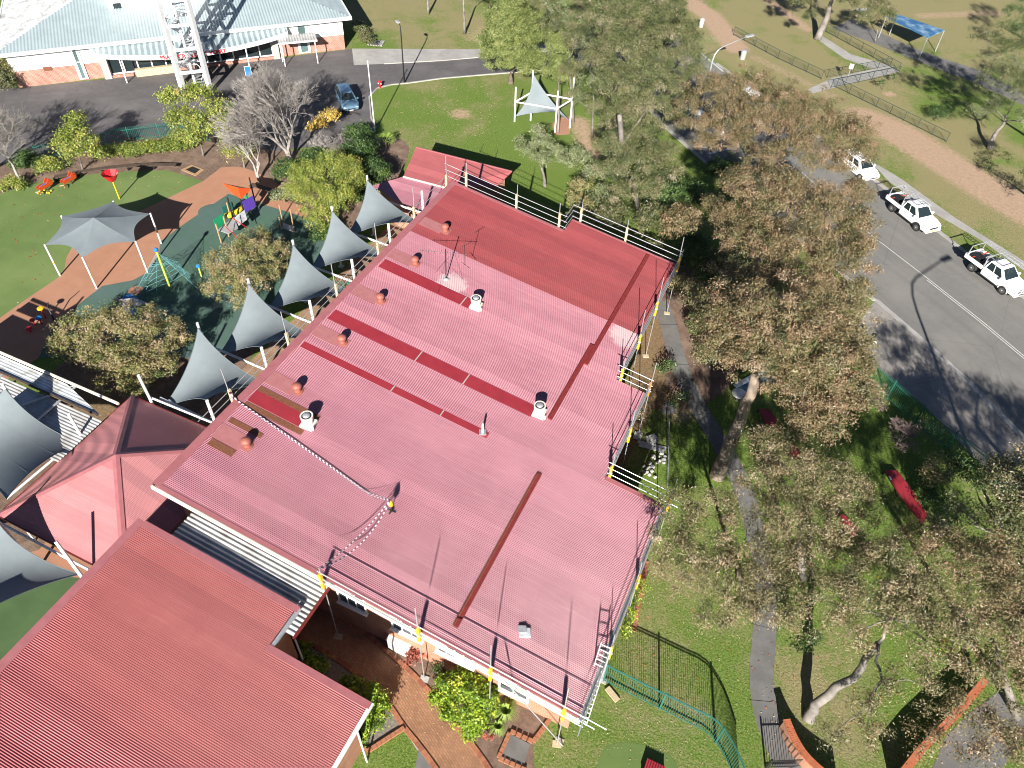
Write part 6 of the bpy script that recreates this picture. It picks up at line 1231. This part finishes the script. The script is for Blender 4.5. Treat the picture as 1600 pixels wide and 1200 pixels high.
# ---- lower right canopies
tree('gum_tree', 'sparse brown gum over the grey path at the lower roof corner', (1180, 960), [(1160, 920, 3), (1150, 880, 5.6)],
     [(1065, 800, 6.8, 1.4), (1120, 800, 7.2, 1.6), (1045, 845, 6.2, 1.2), (1100, 860, 7, 1.8), (1160, 850, 7.2, 1.7), (1080, 900, 6.2, 1.3), (1140, 910, 6.8, 1.7), (1190, 900, 7, 1.6), (1030, 880, 5.8, .7), (1180, 960, 6.4, 1.5), (1120, 960, 5.8, 1.1), (1190, 790, 6.6, 1.1)], 'gum_pale', 'bark_dark', .16, dens=8.5, per=125, L=.12, W=.052)
tree('gum_tree', 'brown gum covering the red deck pieces in the shaded yard', (1255, 905), [(1250, 860, 3), (1248, 820, 5.5)],
     [(1205, 700, 7.6, 1.5), (1250, 740, 8, 1.9), (1300, 760, 8, 1.7), (1190, 750, 7.2, 1.4), (1230, 800, 7.8, 1.8), (1290, 820, 7.8, 1.7), (1340, 775, 7, 1.2), (1270, 870, 7.2, 1.6), (1210, 860, 7, 1.5), (1330, 860, 7, 1.4), (1350, 800, 6.6, .9)], 'gum_pale', 'bark_pale', .2, dens=10.5, per=125, L=.12, W=.052)
tree('gum_tree', 'widest pale brown gum at the right with the curved grey trunk on the grass', (1262, 1126), [(1275, 1100, .8), (1305, 1075, 2.1), (1335, 1058, 3.2), (1352, 1030, 4.4), (1372, 1005, 5.5)],
     [(1230, 950, 7, 1.4), (1290, 930, 7.6, 1.6), (1350, 920, 8, 1.7), (1400, 960, 7.8, 1.6), (1330, 985, 7, 1.2), (1450, 930, 8, 1.8), (1400, 880, 8.2, 1.7), (1460, 1000, 7.4, 1.5), (1430, 1060, 6.4, 1.1), (1500, 970, 7.8, 1.7), (1520, 1030, 7, 1.4), (1380, 1060, 5.6, .8), (1300, 1150, 4.4, .7), (1350, 1100, 5, .9), (1370, 1150, 4.6, .8)], 'gum_pale', 'bark_pale', .27, dens=8.5, per=125, L=.12, W=.052)
tree('gum_tree', 'brown gum hanging over the lower right corner of the picture', (1590, 1120), [(1570, 1060, 3), (1550, 1000, 6)],
     [(1480, 870, 8.4, 1.6), (1540, 880, 8.6, 1.8), (1590, 930, 8.4, 1.8), (1560, 960, 8, 1.6), (1600, 1000, 7.6, 1.6), (1570, 1050, 6.6, 1.4), (1620, 1080, 6.2, 1.4), (1450, 1150, 4.8, .9), (1500, 1110, 5.4, 1.1), (1560, 1130, 5.2, 1.1), (1600, 1170, 4.6, 1.1), (1470, 840, 7.6, 1.1), (1420, 840, 7.2, 1.0), (1530, 1180, 4.4, .9)], 'gum', 'bark_pale', .2, dens=10.5, per=125, L=.12, W=.052)
tree('green_tree', 'greener tree at the right edge in front of the green fence end', (1600, 880), [(1590, 840, 2)],
     [(1580, 770, 6.2, 1.6), (1610, 800, 6, 1.7), (1562, 820, 5.6, 1.4), (1600, 860, 5.4, 1.6), (1570, 740, 5.6, 1.3), (1620, 740, 6, 1.5), (1575, 890, 4.6, 1.2), (1610, 920, 4.6, 1.4), (1555, 860, 4.6, 1.0)], 'gum_olive', 'bark_dark', .14, dens=18, per=70, spread=.25, L=.14, W=.07, tmean=.6)
tree('small_tree', 'small pale green feathery tree with white stems right of the long red ramp', (1555, 835), [(1525, 822, .8), (1510, 815, 1.6)],
     [(1497, 795, 3.0, .9), (1500, 780, 3.2, .7), (1515, 800, 2.6, .7), (1485, 812, 2.4, .6)], 'grey_leaf', 'bark_pale', .05, dens=22, per=34, spread=.18, L=.14, W=.06)
tree('small_tree', 'yellowish bushy tree between the palisade fence and the long red ramp', (1462, 760), [], [(1465, 728, 2.4, .9), (1470, 745, 2.0, .8), (1455, 745, 1.8, .6)], 'autumn', 'bark_pale', .05, dens=24, per=34, spread=.2, L=.15)
for lb, base, sd in (('purplish bare shrub just inside the palisade fence, upper one', (1345, 640), 3), ('purplish bare shrub just inside the palisade fence, lower one', (1400, 695), 4)): bare('bare_shrub', lb, base, 2.6, .62, .05, 5, mat='twig_dark', stems=4, group='bare shrubs by the palisade fence', seed=sd)
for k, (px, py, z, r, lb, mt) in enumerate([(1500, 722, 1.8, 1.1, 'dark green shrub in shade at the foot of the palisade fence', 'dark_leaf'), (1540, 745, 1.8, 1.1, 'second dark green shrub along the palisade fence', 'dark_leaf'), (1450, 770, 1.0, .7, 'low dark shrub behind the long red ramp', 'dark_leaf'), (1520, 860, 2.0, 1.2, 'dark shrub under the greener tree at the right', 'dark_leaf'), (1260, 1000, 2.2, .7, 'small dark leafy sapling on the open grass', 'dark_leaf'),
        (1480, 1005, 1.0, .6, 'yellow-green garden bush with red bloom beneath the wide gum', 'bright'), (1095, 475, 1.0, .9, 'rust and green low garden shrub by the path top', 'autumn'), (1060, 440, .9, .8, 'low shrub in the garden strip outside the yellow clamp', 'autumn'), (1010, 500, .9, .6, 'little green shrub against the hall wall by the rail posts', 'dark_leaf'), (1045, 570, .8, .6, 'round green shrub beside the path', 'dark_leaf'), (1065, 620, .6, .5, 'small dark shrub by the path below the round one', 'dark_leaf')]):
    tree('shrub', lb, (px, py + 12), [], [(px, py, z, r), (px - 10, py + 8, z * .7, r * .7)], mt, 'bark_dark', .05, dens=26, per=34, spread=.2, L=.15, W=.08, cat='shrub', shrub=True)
tree('red_flower_clump', 'small bright red flowering clump showing under the wide gum', (1474, 1012), [], [(1474, 1008, .9, .35)], 'red_leaf', 'bark_dark', .02, dens=60, per=30, spread=.12, L=.12, W=.08, cat='flowers', shrub=True)
# ---- park trees
tree('park_tree', 'large leaning park gum by the park path, cut by the top edge', (1277, 62), [(1292, 25, 2.6), (1300, 0, 4.4)],
     [(1250, 0, 5.4, 1.7), (1285, -15, 6.4, 2.0), (1330, 0, 5.6, 1.7), (1370, 10, 5.0, 1.7), (1270, 25, 4.2, 1.0), (1345, 25, 4.2, 1.2), (1390, 25, 4.4, 1.1), (1320, -30, 7, 2.0), (1250, -25, 6.4, 1.8)], 'gum_olive', 'bark_pale', .42, dens=11)
tree('park_tree', 'grey park gum with forked pale trunk at the right edge', (1546, 233), [(1555, 210, 1.4), (1570, 190, 2.6)],
     [(1560, 165, 4.4, 1.6), (1590, 150, 4.8, 1.7), (1540, 130, 5.2, 1.6), (1580, 110, 5.6, 2.0), (1530, 175, 3.8, 1.0), (1600, 185, 4.0, 1.4), (1550, 90, 5.8, 1.4), (1610, 120, 5.2, 1.6)], 'grey_leaf', 'bark_pale', .26, dens=11, per=40)
tree('park_tree', 'dark evergreen park tree at the top right corner', (1600, 60), [(1600, 40, 2)], [(1590, 20, 4, 1.8), (1600, 50, 3.4, 1.9), (1575, 40, 3.0, 1.1), (1610, 0, 5, 2)], 'dark_leaf', 'bark_dark', .2, dens=14, per=44)
tree('park_tree', 'small thin orange tinted park tree left of the blue shelter', (1367, 66), [(1372, 45, 1.6)], [(1378, 35, 2.8, .8), (1368, 28, 3.0, .7), (1388, 30, 2.6, .6)], 'autumn', 'bark_pale', .06, dens=12, per=26, spread=.25)
tree('shrub', 'round dark green bush on the park grass near the grey gum', (1470, 183), [], [(1470, 175, 1.0, 1.0), (1462, 180, .7, .7), (1480, 172, .8, .7)], 'dark_leaf', 'bark_dark', .04, dens=24, per=34, spread=.2, cat='shrub', shrub=True)
tree('young_tree', 'tiny planted tree inside the mulch ring beside the park crossing', (1378, 140), [], [(1378, 128, 1.0, .5), (1395, 120, .8, .4)], 'dark_leaf', 'bark_dark', .03, dens=30, per=30, spread=.16)
tree('park_tree', 'dark tree out of frame whose edge enters beside the dirt track', (1640, 330), [(1645, 300, 3)], [(1612, 270, 3.6, 1.4), (1630, 240, 4.6, 2), (1640, 300, 3, 1.6)], 'dark_leaf', 'bark_dark', .2, dens=13, per=40)
tree('tall_gum_tree', 'grey leaved sapling group beside the pale street lamp arm', (1085, 150), [(1090, 120, 2.5)], [(1092, 75, 4.6, 1.0), (1085, 100, 4.2, 1.2), (1105, 95, 3.8, .9), (1075, 120, 3.6, 1.1), (1112, 60, 4.8, .7)], 'grey_leaf', 'bark_pale', .08, dens=12, per=30, spread=.3)
for px, h in ((669, 6), (726, 5)):
    g = (px, 22 if px < 700 else 53); tree('lawn_tree', 'straight pale trunk on the back lawn, ' + ('left one at the top edge' if px < 700 else 'right one with its crown above the picture'), g, [(px - 1, g[1] - 30, 2.4), (px - 2, g[1] - 60, 4.5)], [(px - 5, g[1] - 95, 7, 1.6), (px + 15, g[1] - 85, 6, 1.2)], 'grey_leaf', 'bark_pale', .16, group='pale trunks on the back lawn')
tree('tall_gum_tree', 'dark olive gum filling the gap behind the tall ones, over the far road', (1040, 175), [(1045, 130, 4), (1045, 90, 7)],
     [(1060, 40, 9, 1.8), (1075, 80, 8.4, 1.6), (1050, 130, 7.4, 1.7), (1070, 150, 6.5, 1.2), (1045, 170, 6, 1.3), (1030, 0, 10.5, 2.0), (1060, 5, 9.6, 1.4), (1078, 60, 8, 1.4), (1085, 110, 7, 1.3), (1060, 190, 5.6, 1.3), (1020, 60, 9, 1.6)], 'gum_olive', 'bark_pale', .2, dens=15)
tree('tall_gum_tree', 'dark green gum between the yellow-green tree and the tallest gum', (895, 190), [(893, 140, 3.5), (890, 90, 6)],
     [(850, 0, 8.5, 1.9), (870, 35, 8, 1.8), (900, 60, 8.4, 1.7), (890, 110, 5.6, 1.4), (905, 150, 4.2, 1.3), (930, 170, 4.0, 1.2), (915, 20, 9.5, 1.8), (940, 60, 8.6, 1.7), (900, -20, 9.5, 2)], 'gum_olive', 'bark_pale', .18, dens=12)
def shade_tree(label, targets, z, base_px, mat='autumn'):
    # stands right of the picture; its crown shades the road edge and the pavement
    k = z / math.tan(SUN_EL); off = Vector((math.sin(SUN_AZ), math.cos(SUN_AZ), 0)) * k
    def back(p): q = G(*p) - off; return (*[float(v) for v in to_px(Vector((q.x, q.y, z)))], z)
    tree('roadside_tree', label, base_px, [(base_px[0] + 8, base_px[1] - 60, z * .6)], [(*back((a, b_)), r) for a, b_, r in targets], mat, 'bark_pale', .22, dens=9, per=60)
def to_px(w_):
    q = MW.T @ (np.array(w_) - np.array([0, 0, HC])); return q[0] / q[2] * F + 800, q[1] / q[2] * F + 600
shade_tree('tall roadside tree at the right edge whose shade crosses the pavement', [(1395, 525, 1.4), (1430, 560, 1.7), (1400, 570, 1.3), (1470, 600, 1.9), (1440, 615, 1.5), (1510, 640, 2.0), (1370, 520, 1.0), (1480, 650, 1.7), (1460, 560, 1.1)], 9.5, (1640, 880))
shade_tree('second roadside tree beyond the right edge whose shade darkens the road edge', [(1540, 640, 1.9), (1580, 660, 2.0), (1560, 620, 1.4), (1600, 690, 2.2), (1540, 700, 1.9), (1575, 720, 2.0), (1500, 690, 1.6), (1530, 600, .9), (1600, 630, 1.2), (1620, 660, 1.6)], 10.5, (1730, 900))
shade_tree('park tree outside the right edge whose shade lies over the park road', [(1500, 130, 3.0), (1540, 155, 3.2), (1470, 140, 2.4), (1450, 100, 2.4), (1500, 170, 2.4), (1430, 130, 2.0), (1420, 85, 2.2), (1560, 120, 3.0)], 9.0, (1660, 250), 'gum_olive')
# ---- left side shrubs and trees
S_ = dict(cat='shrub', shrub=True)
tree('large_shrub', 'largest spreading autumn coloured shrub left of the nearest hall sail', (190, 590), [(190, 570, 1)],
     [(120, 520, 2.3, 1.55), (165, 510, 2.6, 1.7), (215, 505, 2.7, 1.7), (262, 525, 2.4, 1.5), (100, 545, 1.9, 1.15), (150, 555, 2.2, 1.5), (205, 560, 2.4, 1.6), (250, 570, 2.0, 1.3), (185, 590, 1.7, 1.3), (220, 600, 1.4, 1.0), (285, 535, 1.8, .9)], 'autumn', 'bark_dark', .14, dens=22, per=80, spread=.185, L=.12, W=.066, shell=.72, flat=.8, **S_)
tree('large_shrub', 'rounded autumn shrub hiding the foot of the climbing frame', (385, 460), [(385, 440, 1)],
     [(350, 405, 2.4, 1.35), (385, 395, 2.7, 1.5), (422, 395, 2.5, 1.35), (350, 435, 2.0, 1.3), (390, 435, 2.3, 1.5), (425, 425, 2.1, 1.25), (375, 462, 1.6, 1.1), (335, 455, 1.4, .9), (405, 370, 2.4, 1.0)], 'autumn', 'bark_dark', .12, dens=22, per=80, spread=.185, L=.12, W=.066, shell=.72, flat=.8, **S_)
tree('large_shrub', 'dense yellow-green tree between the playground and the farthest sail', (515, 340), [(515, 320, 1)],
     [(480, 275, 3.0, 1.6), (520, 262, 3.4, 1.7), (548, 285, 2.8, 1.4), (490, 310, 2.6, 1.6), (528, 310, 2.8, 1.6), (500, 340, 1.8, 1.3), (465, 295, 2.4, 1.1), (545, 265, 2.9, 1.2)], 'olive_yellow', 'bark_dark', .14, dens=26, per=70, spread=.22, L=.14, W=.07, shell=.7, flat=.85, **S_)
tree('small_tree', 'small yellowish autumn tree by the hedge at the left', (130, 266), [(124, 245, 1.3)], [(118, 205, 3.2, 1.35), (100, 220, 2.7, 1.2), (135, 222, 2.7, 1.2), (115, 238, 2.0, 1.2), (118, 185, 3.6, .8), (150, 238, 1.9, .8)], 'olive_yellow', 'bark_pale', .09, dens=20, per=44, spread=.26, L=.18, W=.1)
tree('small_tree', 'green and yellow tree at the foot of the lattice tower', (318, 244), [(314, 225, 1.3)], [(275, 150, 4.6, 1.5), (310, 150, 4.6, 1.7), (340, 170, 4.0, 1.3), (285, 185, 3.4, 1.6), (320, 195, 3.2, 1.6), (262, 150, 4.3, .9), (300, 215, 2.4, 1.2), (345, 190, 3.0, .9), (280, 210, 2.2, .9)], 'olive_yellow', 'bark_pale', .11, dens=18, per=44, spread=.26, L=.18, W=.1)
tree('small_tree', 'yellow-green small tree beside the tan path corner', (382, 262), [(378, 240, 1.2)], [(358, 212, 2.8, 1.3), (375, 225, 2.3, 1.2), (360, 235, 2.0, 1.0), (388, 240, 1.6, .9), (355, 195, 3.1, .8)], 'olive_yellow', 'bark_pale', .08, dens=20, per=42, spread=.24, L=.17)
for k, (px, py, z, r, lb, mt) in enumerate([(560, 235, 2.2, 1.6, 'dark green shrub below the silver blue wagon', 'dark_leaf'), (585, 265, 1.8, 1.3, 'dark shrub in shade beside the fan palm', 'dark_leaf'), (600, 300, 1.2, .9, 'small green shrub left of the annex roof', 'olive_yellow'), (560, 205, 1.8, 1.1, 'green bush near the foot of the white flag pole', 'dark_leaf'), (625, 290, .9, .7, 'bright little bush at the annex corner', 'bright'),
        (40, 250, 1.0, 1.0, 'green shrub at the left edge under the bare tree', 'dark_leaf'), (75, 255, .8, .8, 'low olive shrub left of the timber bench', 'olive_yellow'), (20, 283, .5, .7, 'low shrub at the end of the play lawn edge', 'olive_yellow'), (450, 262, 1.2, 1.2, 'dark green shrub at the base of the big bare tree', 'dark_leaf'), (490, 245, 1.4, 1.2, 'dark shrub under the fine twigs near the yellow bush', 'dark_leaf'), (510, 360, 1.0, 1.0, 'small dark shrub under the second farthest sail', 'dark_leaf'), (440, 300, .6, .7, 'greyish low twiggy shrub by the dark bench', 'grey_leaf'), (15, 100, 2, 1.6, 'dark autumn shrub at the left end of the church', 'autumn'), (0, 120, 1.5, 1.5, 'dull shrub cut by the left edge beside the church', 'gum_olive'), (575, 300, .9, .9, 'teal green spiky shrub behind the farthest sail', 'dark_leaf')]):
    tree('shrub', lb, (px, py + 12), [], [(px, py, z, r), (px - 12, py + 8, z * .7, r * .7), (px + 11, py + 7, z * .75, r * .7)], mt, 'bark_dark', .06, dens=24, per=60, spread=.22, L=.17, W=.1, **S_)
tree('yellow_shrub', 'yellow leaved shrub between the bare tree and the silver blue wagon', (512, 200), [], [(512, 182, 1.3, .9), (500, 192, 1.0, .8), (522, 178, 1.5, .6), (487, 198, .9, .5)], 'yellow_leaf', 'bark_dark', .05, dens=26, per=34, spread=.2, L=.18, W=.11, **S_)
h = tree('hedge', 'clipped green hedge in front of the teal fence', (220, 245), [], [(x, 238 - (x - 160) * .1, .75, .85) for x in range(158, 300, 11)], 'olive_yellow', 'bark_dark', .04, dens=24, per=60, spread=.2, L=.15, W=.09, cat='hedge', shrub=True, tmean=.35)
tree('hedge', 'clipped oval hedge beside the pit lid and church wall', (572, 68), [], [(565, 48, 1.0, .9), (570, 58, 1.0, .9), (578, 66, .9, .8), (560, 40, 1.0, .8)], 'gum_olive', 'bark_dark', .04, dens=30, per=36, spread=.18, L=.14, W=.08, cat='hedge', shrub=True)
bare('bare_tree', 'big leafless grey tree with many stems in front of the silver blue wagon', (455, 252), 9.6, .40, .17, 7, (-.05, .02), stems=4, seed=5)
bare('bare_tree', 'second leafless tree left of the big one, behind the yellow-green small tree', (405, 285), 6.5, .46, .12, 6, (.0, .1), stems=2, seed=9)
bare('bare_tree', 'leafless tree leaning in from the left edge above the play lawn', (38, 290), 8.0, .45, .16, 6, (-.18, .05), stems=1, seed=12)
bare('bare_tree', 'leafless grey tree behind it by the teal fence at the left edge', (-10, 265), 8.0, .5, .14, 7, (.1, .0), stems=2, seed=15)
bare('bare_tree', 'fine twiggy leafless tree just below the silver blue wagon', (520, 262), 4.2, .6, .08, 6, (.05, .0), stems=3, seed=21)
# fan palm
t = thing('fan_palm', 'small bright fan palm at the corner of the back lawn', 'palm', tuple(G(603, 235))); g = G(603, 232); part('trunk', B().tube(g, g + Vector((0, 0, .8)), .14, 8), 'bark_dark', t)
M['palm_leaf'] = mk('palm_leaf', (.24, .32, .05), (.14, .22, .04), 3, .6)
for k in range(12):
    a = k * 2.4; el = .2 + .5 * (k % 3) / 2; d = Vector((math.cos(a) * math.cos(el), math.sin(a) * math.cos(el), math.sin(el))); s = d.cross(Vector((0, 0, 1))).normalized(); c = g + Vector((0, 0, .8)) + d * .5; b = B(); b.tube(g + Vector((0, 0, .8)), c, .015, 4)
    for j in range(9): f = (j - 4) / 4; e = (d * math.cos(f * 1.15) + s * math.sin(f * 1.15)) * .75; w2 = e.cross(Vector((0, 0, 1))).normalized() * .035; b.add([c - w2 * .3, c + e * .5 - w2, c + e - Vector((0, 0, .12)), c + e * .5 + w2], [(0, 1, 2, 3)])
    part('frond', b, 'palm_leaf', t)
# ---- front garden
tree('shrub', 'large bright yellow-green shrub in the front bed beside the path', (727, 1118), [], [(705, 1075, 1.15, .75), (735, 1080, 1.2, .8), (755, 1100, 1.05, .65), (715, 1105, 1.0, .75), (740, 1120, .8, .65), (690, 1090, .8, .5), (762, 1080, .9, .45), (725, 1060, 1.1, .55), (735, 1138, .45, .45)], 'bright', 'bark_dark', .05, dens=85, per=80, spread=.13, L=.115, W=.08, shell=.75, flat=.85, **S_)
tree('shrub', 'bright yellow-green shrub squeezed between the front roof corner and path', (585, 1120), [], [(580, 1085, .95, .5), (590, 1105, .9, .55), (575, 1125, .85, .6), (562, 1145, .7, .45), (598, 1100, .7, .35)], 'bright', 'bark_dark', .04, dens=80, per=75, spread=.12, L=.115, W=.08, shell=.7, **S_)
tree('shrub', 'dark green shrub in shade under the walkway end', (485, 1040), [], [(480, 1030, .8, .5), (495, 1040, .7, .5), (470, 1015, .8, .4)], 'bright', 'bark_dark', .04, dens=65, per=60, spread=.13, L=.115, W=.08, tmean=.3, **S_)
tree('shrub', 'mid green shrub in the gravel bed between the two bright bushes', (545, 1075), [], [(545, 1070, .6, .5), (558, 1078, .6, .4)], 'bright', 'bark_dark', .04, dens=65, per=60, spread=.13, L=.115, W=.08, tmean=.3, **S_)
tree('shrub', 'dusky red leaved shrub beside the air conditioning box', (652, 1035), [], [(650, 1022, .6, .45), (662, 1012, .5, .35), (642, 1028, .4, .3)], 'red_leaf', 'bark_dark', .03, dens=45, per=45, spread=.15, L=.12, W=.085, **S_)
tree('shrub', 'green shrub between the red leaved shrub and the large bright one', (680, 1045), [], [(682, 1042, .6, .4), (695, 1030, .6, .35)], 'dark_leaf', 'bark_dark', .03, dens=55, per=30, spread=.13, L=.1, W=.06, **S_)
tree('flower_clump', 'small orange red flowering clump under the large bright shrub', (763, 1152), [], [(758, 1148, .25, .2), (767, 1150, .22, .18)], 'red_leaf', 'bark_dark', .02, dens=150, per=24, spread=.07, L=.08, W=.06, cat='flowers', shrub=True, tmean=.8)
def strappy(lab, px, r, n, mat='dark_leaf'):
    g = G(*px); t = thing('strap_plant', lab, 'plant', tuple(g)); C, b = [], B()
    for k in range(n):
        a = random.uniform(0, 2 * PI); l = r * random.uniform(.6, 1.1); d = Vector((math.cos(a), math.sin(a), 0)); s = Vector((-d.y, d.x, 0)) * .018; p1 = g + d * l * .35 + Vector((0, 0, l * .8)); p2 = g + d * l + Vector((0, 0, l * .45))
        b.add([g - s, g + s, p1 + s, p1 - s, p2], [(0, 1, 2, 3), (3, 2, 4)])
    part('leaves', b, 'palm_leaf', t, kind='stuff')
strappy('strappy grass-like plant right of the large bright shrub', (790, 1115), .75, 110); strappy('second strappy plant at the corner of the large bright shrub', (778, 1138), .6, 90); strappy('strappy plant against the front wall under the eave', (795, 1098), .55, 70)
tree('shrub', 'yellow flowering shrub strip along the hall wall under the lower rail', (985, 960), [], [(992, 935, .7, .4), (985, 955, .7, .4), (978, 975, .6, .4), (1000, 915, .6, .35), (972, 990, .5, .3)], 'bright', 'bark_dark', .03, dens=60, per=34, spread=.13, L=.1, W=.06, **S_)
border('path_edging', [(1010, 880), (1000, 935), (990, 985)], .24, .22, .012, .08, ['border', 'border2'])

# ---- fallen leaves
def litter(name, px_poly, n, mat, size, z=.03, seed=1):
    g = np.random.default_rng(seed); q = [G(*p) for p in px_poly]; xs = [p.x for p in q]; ys = [p.y for p in q]; b = B(); k = 0
    def inside(x, y):
        c = False
        for i in range(len(q)):
            a, d = q[i], q[i - 1]
            if (a.y > y) != (d.y > y) and x < (d.x - a.x) * (y - a.y) / (d.y - a.y) + a.x: c = not c
        return c
    while k < n:
        x, y = g.uniform(min(xs), max(xs)), g.uniform(min(ys), max(ys))
        if not inside(x, y): continue
        a = g.uniform(0, 2 * PI); l = size * g.uniform(.6, 1.4); dx, dy = math.cos(a) * l, math.sin(a) * l; k += 1
        b.add([(x - dx, y - dy, z), (x + dy * .5, y - dx * .5, z + .02), (x + dx, y + dy, z + .01), (x - dy * .5, y + dx * .5, z)], [(0, 1, 2, 3)])
    o = part(name, b, mat, kind='stuff'); o['label'] = 'fallen leaves scattered on the ground'; return o
M['leaf_rust'] = mk('rusty_leaf', (.42, .13, .04), (.30, .09, .03), 9, .8); M['leaf_straw'] = mk('straw_leaf', (.50, .42, .24), (.40, .32, .17), 9, .8)
litter('fallen_leaves', [(0, 305), (140, 276), (260, 268), (300, 290), (110, 385), (95, 430), (0, 495)], 60, 'leaf_rust', .10, seed=3)
litter('fallen_leaves', [(0, 305), (140, 276), (260, 268), (300, 290), (110, 385), (95, 430), (0, 495)], 45, 'leaf_straw', .07, seed=4)
litter('fallen_leaves', [(900, 1120), (1000, 1060), (1150, 1170), (1140, 1200), (800, 1200)], 260, 'leaf_straw', .032, seed=5)
litter('fallen_leaves', [(1000, 880), (1200, 860), (1560, 900), (1500, 1200), (1200, 1180), (960, 1050)], 700, 'leaf_straw', .035, seed=6)
litter('fallen_leaves', [(1000, 880), (1200, 860), (1560, 900), (1500, 1200), (1200, 1180), (960, 1050)], 500, 'leaf_rust', .045, seed=7)
litter('fallen_leaves', [(540, 975), (625, 1035), (700, 1120), (760, 1200), (690, 1200), (576, 1073), (490, 1005)], 70, 'leaf_straw', .035, seed=8)
litter('fallen_leaves', [(600, 140), (760, 125), (790, 200), (700, 235), (630, 225)], 250, 'leaf_straw', .07, seed=9)
